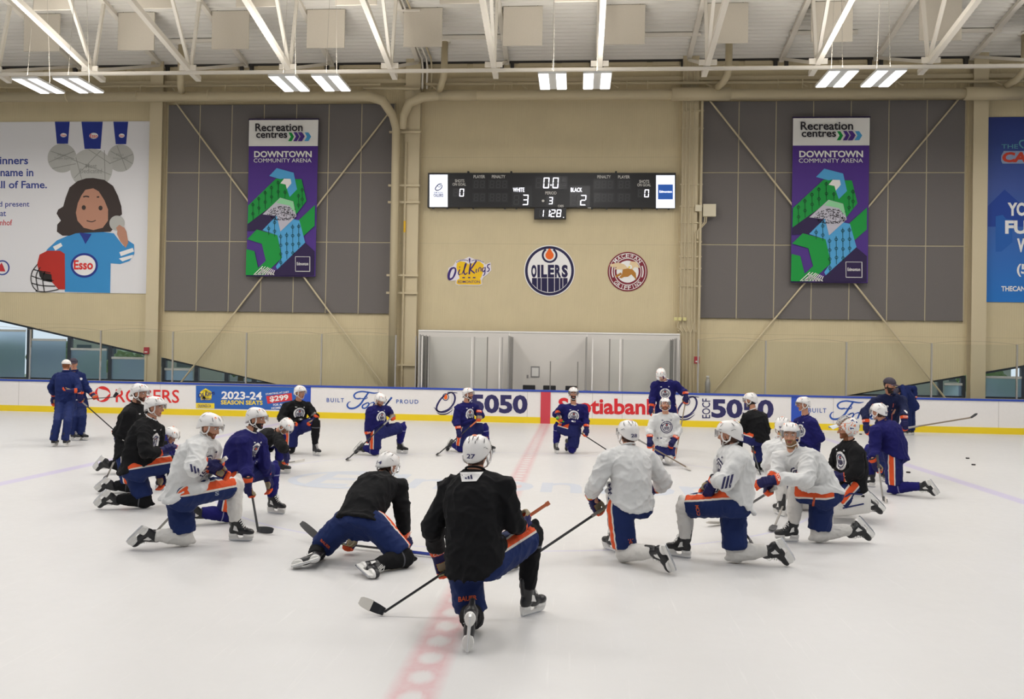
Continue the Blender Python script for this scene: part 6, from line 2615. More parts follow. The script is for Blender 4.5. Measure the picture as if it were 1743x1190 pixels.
# joints of every figure in metres (knees and skates on the ice, limbs at human lengths)
JOINTS = {
    'p27': {'KL': (0.205, 6.206, 0.095), 'AL': (0.245, 5.812, 0.235), 'TL': (0.234, 5.765, 0.03), 'AR': (0.595, 6.619, 0.17), 'TR': (0.724, 6.772, 0.1), 'KR': (0.627, 6.647, 0.642), 'hL': (0.138, 6.222, 0.494), 'hR': (0.332, 6.153, 0.531), 'N': (0.201, 6.3, 1.166), 'H': (0.203, 6.376, 1.314), 'SL': (-0.001, 6.365, 1.042), 'SR': (0.42, 6.235, 1.084), 'EL': (-0.12, 6.315, 0.74), 'WL': (-0.126, 6.595, 0.496), 'h_L': (-0.12, 6.631, 0.381), 'ER': (0.496, 6.235, 0.821), 'WR': (0.532, 6.485, 0.792), 'h_R': (0.557, 6.549, 0.805)},
    'p14': {'KL': (-1.593, 8.165, 0.095), 'AL': (-1.539, 7.885, 0.093), 'TL': (-1.73, 7.785, 0.03), 'KR': (-0.666, 7.959, 0.095), 'AR': (-0.916, 7.709, 0.079), 'TR': (-0.827, 7.489, 0.03), 'hL': (-1.298, 8.081, 0.392), 'hR': (-0.999, 8.019, 0.414), 'N': (-1.033, 8.526, 0.79), 'H': (-1.003, 8.602, 0.897), 'SL': (-1.245, 8.584, 0.689), 'SR': (-0.851, 8.467, 0.706), 'EL': (-1.3, 8.484, 0.374), 'WL': (-1.338, 8.434, 0.139), 'h_L': (-1.36, 8.41, 0.078), 'ER': (-0.798, 8.417, 0.426), 'WR': (-0.773, 8.467, 0.182), 'h_R': (-0.762, 8.507, 0.113)},
    'white_left': {'KL': (-3.145, 8.496, 0.095), 'AL': (-3.414, 8.318, 0.148), 'TL': (-3.627, 8.297, 0.03), 'AR': (-2.742, 8.84, 0.17), 'TR': (-2.542, 8.837, 0.1), 'KR': (-2.75, 8.853, 0.605), 'hL': (-3.215, 8.487, 0.522), 'hR': (-3.045, 8.305, 0.582), 'N': (-2.911, 8.438, 1.149), 'H': (-2.878, 8.472, 1.277), 'SL': (-2.904, 8.61, 1.039), 'SR': (-2.917, 8.266, 1.063), 'EL': (-2.997, 8.67, 0.79), 'WL': (-2.83, 8.5, 0.817), 'h_L': (-2.766, 8.5, 0.788), 'ER': (-2.856, 8.066, 0.891), 'WR': (-2.838, 8.306, 0.861), 'h_R': (-2.791, 8.356, 0.831)},
    'blue_left': {'AL': (-2.929, 10.445, 0.17), 'TL': (-2.739, 10.384, 0.1), 'KL': (-2.927, 10.458, 0.562), 'KR': (-3.225, 9.743, 0.095), 'AR': (-3.495, 9.566, 0.154), 'TR': (-3.642, 9.545, 0.056), 'hL': (-3.176, 9.933, 0.574), 'hR': (-3.137, 9.752, 0.585), 'N': (-3.011, 9.885, 1.088), 'H': (-2.947, 9.919, 1.253), 'SL': (-2.966, 10.057, 0.972), 'SR': (-3.013, 9.713, 0.99), 'EL': (-2.919, 10.107, 0.675), 'WL': (-2.919, 10.237, 0.473), 'h_L': (-2.898, 10.237, 0.406), 'ER': (-2.964, 9.663, 0.673), 'WR': (-2.87, 9.603, 0.46), 'h_R': (-2.86, 9.603, 0.349)},
    'black_bent': {'KR': (-4.506, 13.741, 0.095), 'AR': (-4.949, 13.741, 0.123), 'TR': (-5.125, 13.741, 0.118), 'hL': (-4.534, 13.951, 0.401), 'hR': (-4.454, 13.751, 0.395), 'KL': (-4.094, 13.951, 0.62), 'AL': (-4.124, 13.951, 0.17), 'TL': (-3.924, 13.951, 0.1), 'N': (-4.149, 13.851, 0.693), 'H': (-3.976, 13.851, 0.818), 'SL': (-4.175, 14.041, 0.604), 'SR': (-4.036, 13.661, 0.624), 'EL': (-4.166, 14.201, 0.384), 'WL': (-4.189, 14.391, 0.227), 'h_L': (-4.176, 14.391, 0.158), 'ER': (-3.89, 13.461, 0.5), 'WR': (-3.921, 13.641, 0.332), 'h_R': (-3.909, 13.641, 0.243)},
    'black_back': {'AL': (-4.338, 16.581, 0.17), 'TL': (-4.184, 16.453, 0.1), 'KL': (-4.317, 16.562, 0.663), 'KR': (-4.882, 16.702, 0.095), 'AR': (-5.142, 16.972, 0.145), 'TR': (-5.216, 17.004, 0.066), 'hL': (-4.785, 16.863, 0.532), 'hR': (-4.869, 16.709, 0.518), 'N': (-4.759, 16.754, 1.075), 'H': (-4.708, 16.702, 1.273), 'SL': (-4.607, 16.899, 0.986), 'SR': (-4.942, 16.608, 0.994), 'EL': (-4.445, 16.799, 0.788), 'WL': (-4.403, 16.559, 0.733), 'h_L': (-4.446, 16.509, 0.652), 'ER': (-5.026, 16.478, 0.773), 'WR': (-4.75, 16.328, 0.659), 'h_R': (-4.665, 16.328, 0.649)},
    'black_far': {'KR': (-5.477, 11.59, 0.095), 'AR': (-5.693, 11.503, 0.119), 'TR': (-5.906, 11.492, 0.03), 'hL': (-5.575, 11.795, 0.529), 'hR': (-5.537, 11.6, 0.527), 'KL': (-5.144, 11.887, 0.62), 'AL': (-5.174, 11.881, 0.17), 'TL': (-4.978, 11.922, 0.1), 'N': (-5.484, 11.714, 1.273), 'H': (-5.434, 11.731, 1.446), 'SL': (-5.502, 11.9, 1.175), 'SR': (-5.458, 11.528, 1.165), 'EL': (-5.441, 11.9, 0.879), 'WL': (-5.457, 12.09, 0.729), 'h_L': (-5.399, 12.09, 0.69), 'ER': (-5.538, 11.508, 0.893), 'WR': (-5.557, 11.628, 0.685), 'h_R': (-5.537, 11.628, 0.618)},
    'black_near': {'KL': (-4.652, 10.487, 0.095), 'AL': (-5.003, 10.343, 0.139), 'TL': (-5.204, 10.326, 0.03), 'AR': (-4.308, 10.61, 0.17), 'TR': (-4.234, 10.796, 0.1), 'KR': (-4.33, 10.62, 0.595), 'hL': (-4.808, 10.477, 0.5), 'hR': (-4.666, 10.289, 0.544), 'N': (-4.563, 10.424, 1.172), 'H': (-4.525, 10.452, 1.332), 'SL': (-4.566, 10.603, 1.034), 'SR': (-4.551, 10.246, 1.034), 'EL': (-4.558, 10.603, 0.684), 'WL': (-4.489, 10.543, 0.461), 'h_L': (-4.471, 10.543, 0.361), 'ER': (-4.449, 10.096, 0.79), 'WR': (-4.326, 10.306, 0.785), 'h_R': (-4.266, 10.356, 0.812)},
    'blue_low': {'KR': (-6.534, 13.389, 0.095), 'AR': (-6.824, 13.302, 0.177), 'TR': (-6.99, 13.292, 0.076), 'hL': (-6.532, 13.595, 0.398), 'hR': (-6.444, 13.399, 0.402), 'KL': (-6.101, 13.686, 0.62), 'AL': (-6.131, 13.68, 0.17), 'TL': (-5.935, 13.722, 0.1), 'N': (-6.032, 13.601, 0.64), 'H': (-5.887, 13.622, 0.641), 'SL': (-6.053, 13.787, 0.562), 'SR': (-5.945, 13.415, 0.59), 'EL': (-6.045, 13.907, 0.316), 'WL': (-6.069, 14.007, 0.1), 'h_L': (-6.054, 14.007, 0.075), 'ER': (-5.807, 13.315, 0.369), 'WR': (-5.798, 13.465, 0.174), 'h_R': (-5.786, 13.465, 0.105)},
    'coach_white_cap': {'AL': (-10.104, 16.84, 0.17), 'TL': (-10.139, 17.037, 0.1), 'KL': (-10.041, 16.869, 0.544), 'AR': (-9.88, 16.898, 0.17), 'TR': (-9.915, 17.095, 0.1), 'KR': (-9.855, 16.928, 0.531), 'hL': (-10.37, 17.483, 0.918), 'hR': (-10.175, 17.517, 0.921), 'N': (-10.293, 17.53, 1.568), 'H': (-10.348, 17.608, 1.722), 'SL': (-10.501, 17.497, 1.486), 'SR': (-10.094, 17.563, 1.48), 'EL': (-10.631, 17.497, 1.224), 'WL': (-10.644, 17.647, 1.035), 'h_L': (-10.668, 17.667, 0.929), 'ER': (-9.957, 17.463, 1.226), 'WR': (-9.953, 17.223, 1.183), 'h_R': (-10.01, 17.181, 1.183)},
    'coach_dark_cap': {'AL': (-10.332, 18.191, 0.17), 'TL': (-10.139, 18.14, 0.1), 'KL': (-10.282, 18.165, 0.523), 'AR': (-10.5, 18.145, 0.17), 'TR': (-10.307, 18.093, 0.1), 'KR': (-10.464, 18.119, 0.522), 'hL': (-10.682, 18.75, 0.861), 'hR': (-10.808, 18.65, 0.864), 'N': (-10.825, 18.674, 1.554), 'H': (-10.815, 18.605, 1.748), 'SL': (-10.694, 18.769, 1.471), 'SR': (-10.892, 18.579, 1.444), 'EL': (-10.573, 18.749, 1.169), 'WL': (-10.366, 18.629, 1.012), 'h_L': (-10.263, 18.585, 0.968), 'ER': (-10.678, 18.479, 1.162), 'WR': (-10.496, 18.379, 0.938), 'h_R': (-10.479, 18.379, 0.819)},
    'blue_a': {'AL': (-2.746, 17.322, 0.17), 'TL': (-2.558, 17.254, 0.1), 'KL': (-2.689, 17.312, 0.557), 'KR': (-3.142, 16.782, 0.095), 'AR': (-3.426, 16.926, 0.145), 'TR': (-3.566, 16.943, 0.054), 'hL': (-3.062, 16.98, 0.466), 'hR': (-3.14, 16.792, 0.468), 'N': (-3.132, 16.869, 1.007), 'H': (-3.066, 16.841, 1.143), 'SL': (-2.975, 17.047, 0.939), 'SR': (-3.221, 16.69, 0.931), 'EL': (-2.958, 17.307, 0.849), 'WL': (-2.868, 17.077, 0.829), 'h_L': (-2.833, 17.037, 0.76), 'ER': (-3.259, 16.67, 0.644), 'WR': (-3.27, 16.73, 0.41), 'h_R': (-3.268, 16.73, 0.302)},
    'blue_b': {'AL': (-0.959, 18.012, 0.17), 'TL': (-0.777, 17.927, 0.1), 'KL': (-1.015, 17.999, 0.516), 'KR': (-1.501, 17.744, 0.095), 'AR': (-1.695, 17.921, 0.148), 'TR': (-1.774, 17.942, 0.054), 'hL': (-1.329, 17.934, 0.488), 'hR': (-1.445, 17.753, 0.475), 'N': (-1.415, 17.831, 1.054), 'H': (-1.363, 17.797, 1.26), 'SL': (-1.256, 18.003, 0.971), 'SR': (-1.543, 17.658, 0.972), 'EL': (-1.128, 18.153, 0.784), 'WL': (-1.125, 17.913, 0.775), 'h_L': (-1.145, 17.873, 0.701), 'ER': (-1.594, 17.608, 0.685), 'WR': (-1.498, 17.488, 0.496), 'h_R': (-1.503, 17.46, 0.38)},
    'blue_c': {'KL': (0.896, 18.082, 0.095), 'AL': (0.789, 18.488, 0.166), 'TL': (0.777, 18.536, 0.056), 'AR': (0.537, 18.132, 0.17), 'TR': (0.588, 17.939, 0.1), 'KR': (0.569, 18.103, 0.57), 'hL': (0.953, 18.08, 0.505), 'hR': (0.775, 18.028, 0.518), 'N': (0.906, 18.025, 1.055), 'H': (0.902, 17.947, 1.313), 'SL': (1.123, 18.074, 1.006), 'SR': (0.679, 17.976, 1.002), 'EL': (1.178, 18.074, 0.74), 'WL': (1.155, 17.924, 0.548), 'h_L': (1.169, 17.904, 0.437), 'ER': (0.525, 18.146, 0.848), 'WR': (0.606, 17.916, 0.865), 'h_R': (0.632, 17.871, 0.756)},
    'blue_stand': {'AL': (3.148, 19.034, 0.17), 'TL': (3.113, 18.837, 0.1), 'KL': (3.165, 19.004, 0.545), 'AR': (2.905, 18.973, 0.17), 'TR': (2.87, 18.776, 0.1), 'KR': (2.87, 18.944, 0.543), 'hL': (3.106, 18.883, 0.976), 'hR': (2.861, 18.917, 0.969), 'N': (2.942, 18.782, 1.597), 'H': (2.837, 18.664, 1.742), 'SL': (3.16, 18.749, 1.536), 'SR': (2.725, 18.815, 1.513), 'EL': (3.352, 18.809, 1.354), 'WL': (3.354, 18.609, 1.219), 'h_L': (3.351, 18.569, 1.106), 'ER': (2.677, 18.815, 1.208), 'WR': (2.639, 18.655, 1.032), 'h_R': (2.625, 18.625, 0.929)},
    'white_kneel': {'KL': (2.798, 16.45, 0.125), 'AL': (2.822, 16.88, 0.145), 'TL': (2.827, 16.92, 0.093), 'KR': (2.587, 16.5, 0.136), 'AR': (2.652, 16.93, 0.146), 'TR': (2.657, 16.97, 0.083), 'hL': (2.828, 16.659, 0.415), 'hR': (2.642, 16.641, 0.412), 'N': (2.734, 16.61, 0.987), 'H': (2.711, 16.53, 1.188), 'SL': (2.909, 16.627, 0.932), 'SR': (2.549, 16.594, 0.926), 'EL': (2.987, 16.667, 0.674), 'WL': (2.886, 16.467, 0.482), 'h_L': (2.829, 16.427, 0.384), 'ER': (2.426, 16.594, 0.679), 'WR': (2.428, 16.444, 0.484), 'h_R': (2.447, 16.394, 0.398)},
    'p28': {'KL': (1.474, 8.481, 0.095), 'AL': (1.764, 8.137, 0.202), 'TL': (1.891, 8.096, 0.03), 'hL': (1.42, 8.487, 0.567), 'hR': (1.636, 8.602, 0.554), 'KR': (1.383, 8.962, 0.62), 'AR': (1.4, 8.938, 0.17), 'TR': (1.286, 9.101, 0.1), 'N': (1.502, 8.626, 1.144), 'H': (1.504, 8.692, 1.29), 'SL': (1.289, 8.517, 1.043), 'SR': (1.723, 8.735, 1.028), 'EL': (1.173, 8.467, 0.789), 'WL': (1.209, 8.617, 0.592), 'h_L': (1.248, 8.657, 0.502), 'ER': (1.893, 8.815, 0.783), 'WR': (1.803, 9.015, 0.669), 'h_R': (1.749, 9.05, 0.64)},
    'p18': {'AL': (2.117, 8.783, 0.17), 'TL': (1.941, 8.878, 0.1), 'KL': (2.106, 8.787, 0.536), 'KR': (2.607, 8.629, 0.095), 'AR': (2.945, 8.57, 0.162), 'TR': (3.113, 8.563, 0.03), 'hL': (2.554, 8.421, 0.638), 'hR': (2.562, 8.619, 0.622), 'N': (2.527, 8.533, 1.192), 'H': (2.509, 8.545, 1.321), 'SL': (2.551, 8.345, 1.097), 'SR': (2.503, 8.722, 1.063), 'EL': (2.419, 8.225, 0.885), 'WL': (2.344, 8.455, 0.831), 'h_L': (2.317, 8.495, 0.753), 'ER': (2.493, 8.852, 0.826), 'WR': (2.432, 9.072, 0.748), 'h_R': (2.384, 9.072, 0.697)},
    'black_right': {'AL': (4.062, 16.262, 0.17), 'TL': (3.909, 16.391, 0.1), 'KL': (4.103, 16.281, 0.666), 'KR': (4.469, 16.14, 0.095), 'AR': (4.594, 15.87, 0.133), 'TR': (4.662, 15.838, 0.062), 'hL': (4.297, 15.979, 0.62), 'hR': (4.504, 16.132, 0.611), 'N': (4.323, 16.088, 1.124), 'H': (4.276, 16.139, 1.333), 'SL': (4.175, 15.942, 1.019), 'SR': (4.521, 16.234, 1.018), 'EL': (4.116, 16.072, 0.786), 'WL': (4.194, 16.302, 0.802), 'h_L': (4.185, 16.326, 0.868), 'ER': (4.59, 16.184, 0.754), 'WR': (4.397, 16.134, 0.474), 'h_R': (4.362, 16.106, 0.363)},
    'blue_right': {'KL': (5.309, 15.974, 0.095), 'AL': (5.684, 15.901, 0.159), 'TL': (5.822, 15.892, 0.076), 'hL': (5.362, 15.983, 0.415), 'hR': (5.35, 16.18, 0.404), 'KR': (4.917, 16.257, 0.62), 'AR': (4.946, 16.252, 0.17), 'TR': (4.749, 16.286, 0.1), 'N': (5.296, 16.091, 1.046), 'H': (5.253, 16.105, 1.278), 'SL': (5.354, 15.904, 0.95), 'SR': (5.227, 16.278, 0.93), 'EL': (5.504, 15.854, 0.673), 'WL': (5.368, 15.974, 0.515), 'h_L': (5.31, 15.994, 0.468), 'ER': (5.156, 16.328, 0.62), 'WR': (5.032, 16.138, 0.523), 'h_R': (4.977, 16.138, 0.48)},
    'p97': {'AL': (3.732, 11.371, 0.17), 'TL': (3.68, 11.564, 0.1), 'KL': (3.703, 11.4, 0.495), 'KR': (4.153, 11.88, 0.095), 'AR': (4.508, 11.68, 0.1), 'TR': (4.665, 11.65, 0.03), 'hL': (3.881, 11.935, 0.399), 'hR': (4.061, 11.883, 0.411), 'N': (3.87, 12.054, 0.965), 'H': (3.91, 12.131, 1.135), 'SL': (3.735, 12.103, 0.856), 'SR': (4.005, 12.005, 0.873), 'EL': (3.677, 12.013, 0.606), 'WL': (3.79, 12.063, 0.344), 'h_L': (3.857, 12.075, 0.245), 'ER': (4.046, 12.055, 0.578), 'WR': (4.054, 12.205, 0.39), 'h_R': (4.029, 12.205, 0.324)},
    'white_look': {'AL': (3.469, 9.765, 0.17), 'TL': (3.271, 9.738, 0.1), 'KL': (3.482, 9.761, 0.569), 'KR': (3.749, 9.751, 0.095), 'AR': (4.159, 9.809, 0.157), 'TR': (4.379, 9.816, 0.03), 'hL': (3.779, 9.543, 0.599), 'hR': (3.786, 9.741, 0.554), 'N': (3.409, 9.603, 1.043), 'H': (3.378, 9.592, 1.242), 'SL': (3.547, 9.464, 1.009), 'SR': (3.307, 9.742, 0.964), 'EL': (3.471, 9.264, 0.775), 'WL': (3.145, 9.264, 0.772), 'h_L': (3.039, 9.264, 0.744), 'ER': (3.238, 9.602, 0.739), 'WR': (3.136, 9.382, 0.697), 'h_R': (3.092, 9.352, 0.622)},
    'goalie': {'KL': (4.33, 11.0, 0.215), 'AL': (4.722, 11.05, 0.241), 'TL': (4.818, 11.05, 0.191), 'KR': (4.407, 11.35, 0.21), 'AR': (4.787, 11.4, 0.229), 'TR': (4.864, 11.4, 0.177), 'hL': (4.551, 11.1, 0.448), 'hR': (4.57, 11.3, 0.425), 'N': (4.532, 11.202, 1.024), 'H': (4.508, 11.205, 1.193), 'SL': (4.568, 11.012, 0.923), 'SR': (4.472, 11.392, 0.863), 'EL': (4.547, 10.892, 0.682), 'WL': (4.393, 11.052, 0.587), 'h_L': (4.327, 11.074, 0.582), 'ER': (4.45, 11.512, 0.619), 'WR': (4.321, 11.332, 0.522), 'h_R': (4.273, 11.332, 0.471)},
    'blue_p24': {'KL': (5.993, 13.549, 0.095), 'AL': (6.342, 13.326, 0.185), 'TL': (6.508, 13.3, 0.058), 'AR': (5.904, 14.313, 0.17), 'TR': (5.734, 14.419, 0.1), 'KR': (5.875, 14.329, 0.599), 'hL': (5.981, 13.558, 0.604), 'hR': (6.09, 13.727, 0.596), 'N': (5.862, 13.669, 1.14), 'H': (5.793, 13.711, 1.295), 'SL': (5.68, 13.508, 1.009), 'SR': (6.086, 13.83, 0.991), 'EL': (5.666, 13.458, 0.69), 'WL': (5.641, 13.278, 0.527), 'h_L': (5.677, 13.278, 0.419), 'ER': (6.256, 13.93, 0.758), 'WR': (6.168, 14.14, 0.667), 'h_R': (6.099, 14.14, 0.653)},
    'coach_front': {'AL': (6.579, 15.108, 0.17), 'TL': (6.614, 14.911, 0.1), 'KL': (6.544, 15.078, 0.555), 'AR': (6.362, 15.063, 0.17), 'TR': (6.397, 14.866, 0.1), 'KR': (6.327, 15.033, 0.554), 'hL': (6.739, 15.617, 0.854), 'hR': (6.509, 15.583, 0.852), 'N': (6.601, 15.403, 1.513), 'H': (6.535, 15.285, 1.695), 'SL': (6.819, 15.436, 1.442), 'SR': (6.334, 15.37, 1.414), 'EL': (6.783, 15.256, 1.241), 'WL': (6.716, 15.076, 1.086), 'h_L': (6.706, 15.046, 0.974), 'ER': (6.125, 15.32, 1.202), 'WR': (6.09, 15.15, 1.035), 'h_R': (6.092, 15.121, 0.918)},
    'coach_bent': {'KL': (10.622, 25.0, 0.556), 'AL': (10.681, 25.1, 0.19), 'TL': (10.546, 25.05, 0.14), 'KR': (10.777, 25.1, 0.553), 'AR': (10.82, 25.2, 0.185), 'TR': (10.684, 25.15, 0.135), 'hL': (10.635, 24.918, 0.938), 'hR': (10.749, 25.082, 0.914), 'N': (10.321, 24.799, 1.379), 'H': (10.206, 24.753, 1.259), 'SL': (10.311, 24.644, 1.418), 'SR': (10.495, 24.955, 1.394), 'EL': (10.341, 24.544, 1.102), 'WL': (10.279, 24.544, 0.866), 'h_L': (10.264, 24.544, 0.764), 'ER': (10.779, 25.005, 1.381), 'WR': (10.799, 25.005, 1.125), 'h_R': (10.757, 25.005, 1.012)},
}
# butt, heel, blade tip, shaft / grip / blade finish
STICKS = {
    'p27': ((0.747, 6.75, 0.877), (-0.522, 6.468, 0.03), (-0.735, 6.5, 0.105), 'black', 'tan', 'black', 0.28, 'white'),
    'p14': ((-0.421, 8.394, 0.03), (-1.738, 8.77, 0.04), (-2.065, 9.0, 0.199), 'black', 'blue', 'black', 0.5),
    'white_left': ((-2.683, 8.42, 0.954), (-3.727, 9.016, 0.03), (-3.734, 8.824, 0.05), 'grey', 'white', 'black'),
    'blue_left': ((-2.977, 9.75, 0.647), (-2.657, 9.287, 0.03), (-2.423, 9.179, 0.04), 'black', 'grey', 'black'),
    'black_bent': ((-4.232, 15.581, 0.03), (-4.606, 14.455, 0.03), (-4.62, 14.215, 0.04), 'grey', 'white', 'black'),
    'black_back': ((-4.294, 16.4, 0.878), (-6.013, 19.227, 0.03), (-5.959, 18.942, 0.034), 'black', 'grey', 'black'),
    'black_far': ((-5.531, 11.5, 0.776), (-6.537, 12.803, 0.03), (-6.417, 12.539, 0.034), 'grey', 'white', 'black'),
    'coach_white': ((-10.588, 18.3, 0.913), (-9.716, 18.45, 0.992), (-9.579, 18.5, 1.197), 'black', 'white', 'black', 0.1, 'white'),
    'coach_dark': ((-10.475, 18.3, 0.942), (-9.303, 18.235, 0.03), (-9.122, 18.008, 0.034), 'black', 'grey', 'black'),
    'blue_a': ((-2.77, 16.75, 0.829), (-3.474, 16.036, 0.03), (-3.427, 15.75, 0.037), 'black', 'grey', 'black'),
    'blue_b': ((-1.106, 17.75, 0.736), (-1.886, 17.222, 0.03), (-1.868, 16.933, 0.037), 'black', 'tan', 'black'),
    'blue_c': ((0.56, 17.8, 0.796), (1.67, 18.747, 0.03), (1.714, 18.46, 0.038), 'black', 'green', 'black'),
    'blue_stand': ((3.408, 18.55, 1.379), (3.1, 17.935, 0.03), (3.01, 17.659, 0.04), 'brown', 'white', 'black'),
    'white_kneel': ((2.196, 16.4, 0.494), (3.093, 16.005, 0.03), (3.106, 15.715, 0.042), 'brown', 'grey', 'white'),
    'p28': ((1.344, 8.8, 0.541), (0.433, 8.109, 0.03), (0.303, 7.851, 0.046), 'black', 'grey', 'black'),
    'p18': ((2.305, 8.5, 0.817), (2.963, 9.71, 0.03), (2.949, 9.421, 0.046), 'black', 'grey', 'black'),
    'white_look': ((3.131, 9.2, 0.692), (2.813, 10.648, 0.03), (2.61, 10.442, 0.046), 'black', 'grey', 'white'),
    'black_right': ((4.181, 16.3, 0.927), (4.373, 15.69, 0.03), (4.337, 15.402, 0.04), 'black', 'grey', 'black'),
    'p97': ((3.972, 12.0, 0.226), (3.445, 10.53, 0.03), (3.337, 10.262, 0.046), 'grey', 'black', 'black'),
    'p24': ((5.603, 13.2, 0.644), (5.6, 12.924, 0.03), (5.577, 12.635, 0.041), 'grey', 'black', 'black', 0.2, 'white'),
    'coach_front': ((6.678, 15.05, 0.932), (7.894, 15.2, 1.145), (8.026, 15.25, 1.197), 'brown', 'grey', 'black'),
}


def kit(jersey, sock, face, fl, vox, **k):
    d = dict(jersey=jersey, sock=sock, face=face, flatL=fl[0], flatR=fl[1], vox=vox)
    d.update(k)
    return d


CAST = [
    ('p27', kit('black', 'black', (78, -4), (0, 1), .011, num='27', gripL='p27', gripR='p27', skin='brown', pants='navy', hem=-.03), 'person in black jersey, helmet 27, kneeling back to camera on the red centre line'),
    ('p14', kit('black', 'black', (62, -28), (0, 0), .012, num='14', gripL='p14', hem=.02, pants='navy', waist=.2), 'person in black jersey, helmet 14, stretching on hands and spread knees beside the red line'),
    ('white_left', kit('white', 'white', (-4, -20), (0, 1), .012, pants='navy', skin='ginger', beard=2, gripR='white_left', seen=1), 'person in white jersey kneeling in profile, facing right, arms folded over the raised knee'),
    ('blue_left', kit('blue', 'blue', (-4, -6), (1, 0), .012, collar=1, pants='royal', gripR='blue_left', beard=2, skin='dark'), 'person in blue jersey with goatee kneeling with one arm straight down on a stick'),
    ('black_bent', kit('black', 'blue', (-25, -55), (1, 0), .014, pants='royal', gripR='black_bent', backR=(0, -1, .2)), 'person in black jersey bent low, head down, one glove on the ice'),
    ('black_back', kit('black', 'black', (-22, -8), (1, 0), .015, pants='royal', gripL='black_back', gripR='black_back', skin='dark'), 'person in black jersey with round crest kneeling before the season seats advert'),
    ('black_far', kit('black', 'black', (-2, -8), (1, 0), .014, pants='blue', gripR='black_far', skin='brown', beard=1), 'person in black jersey kneeling tall behind two others, under the red ring advert'),
    ('black_near', kit('black', 'black', (4, -6), (0, 1), .013, collar=1, pants='navy', backR=(0, -.6, 1)), 'person in black jersey with white collar kneeling nearest of three under the red advert'),
    ('blue_low', kit('blue', 'black', (-15, -42), (1, 0), .014, pants='royal'), 'person in blue jersey crouched low between the black jerseys, only helmet and shoulder showing'),
    ('coach_white_cap', kit('navy', None, (100, -5), (1, 1), .015, coach=True, head='cap_white', skin='ginger'), 'person in navy tracksuit and white cap standing back to camera by the boards'),
    ('coach_dark_cap', kit('navy', None, (-62, -6), (1, 1), .016, coach=True, head='cap_dark', gripL='coach_white', gripR='coach_dark'), 'person in navy tracksuit and dark cap standing behind the white cap coach'),
    ('blue_a', kit('blue', 'blue', (-38, -34), (1, 0), .015, pants='royal', gripL='blue_a', gripR='blue_a', skin='ginger', beard=2), 'person in blue jersey kneeling, head down, before the blue script advert'),
    ('blue_b', kit('blue', 'blue', (-22, 4), (1, 0), .015, pants='royal', gripL='blue_b', gripR='blue_b', beard=1), 'person in blue jersey kneeling and looking aside before the big navy numerals'),
    ('blue_c', kit('blue', 'blue', (-86, 0), (0, 1), .015, collar=1, pants='royal', gripL='blue_c', gripR='blue_c', skin='dark', beard=3, seen=2), 'person in blue jersey with full dark beard kneeling and facing the camera'),
    ('blue_stand', kit('blue', 'blue', (-112, -42), (1, 1), .015, collar=1, pants='royal', gripL='blue_stand'), 'person in blue jersey standing and looking down behind the kneeling white jersey'),
    ('white_kneel', kit('white', 'white', (-96, 10), (0, 0), .014, pants='royal', gripL='white_kneel', gripR='white_kneel', skin='ginger', beard=2, seen=2), 'person in white jersey kneeling on both knees, face up, before the standing blue jersey'),
    ('p28', kit('white', 'white', (112, -5), (0, 1), .0115, num='28', pants='navy', gripL='p28', glove=1, hem=-.08), 'person in white jersey, helmet 28, kneeling with back to camera'),
    ('p18', kit('white', 'white', (152, -6), (1, 0), .0115, num='18', pants='navy', skin='brown', beard=1, backL=(-.2, -1, .3)), 'person in white jersey, helmet 18, kneeling and facing left with gloves on knee'),
    ('black_right', kit('black', 'black', (150, -8), (1, 0), .014, collar=1, pants='royal', gripL='black_right', gripR='black_right', skin='dark', beard=1), 'person in black jersey kneeling with back turned, before the far navy numerals'),
    ('blue_right', kit('blue', 'blue', (184, -6), (0, 1), .014, pants='royal', skin='brown', seen=2), 'person in blue jersey kneeling in profile before the blue line band'),
    ('p97', kit('white', 'white', (70, -10), (1, 0), .013, num='97', pants='royal', gripL='p97'), 'person in white jersey, helmet 97, mostly hidden behind the one looking at the camera'),
    ('white_look', kit('white', 'white', (-108, -1), (1, 0), .0115, pants='navy', skin='blond', beard=1, seen=2, gripR='white_look', backL=(-.3, -.9, .5), backR=(-.3, -.9, .2)), 'person in white jersey kneeling with arms on knee and looking at the camera'),
    ('goalie', kit('black', 'white', (180, -4), (0, 0), .012, pants='navy', head='mask', skin='ginger', beard=2, seen=2, pads=True), 'person in black goalie jersey with painted mask pushed up and white leg pads'),
    ('blue_p24', kit('blue', 'blue', (128, -6), (0, 1), .013, num='24', pants='royal', gripL='p24'), 'person in blue jersey seen from behind, kneeling upright past the goalie'),
    ('coach_front', kit('navy2', None, (-52, -12), (1, 1), .014, coach=True, head='cap_dark', gripL='coach_front', skin='dark', beard=3, seen=2), 'person in dark navy zip jacket and grey cap with dark beard, leaning forward'),
    ('coach_bent', kit('navy', None, (215, -45), (1, 1), .017, coach=True, head='cap_dark', skin='brown'), 'person in navy tracksuit bent over by the boards behind the grey cap coach'),
]
BUILT = {}
for key, kt, lb in CAST:
    BUILT[key] = person(key, JOINTS[key], kt, lb)

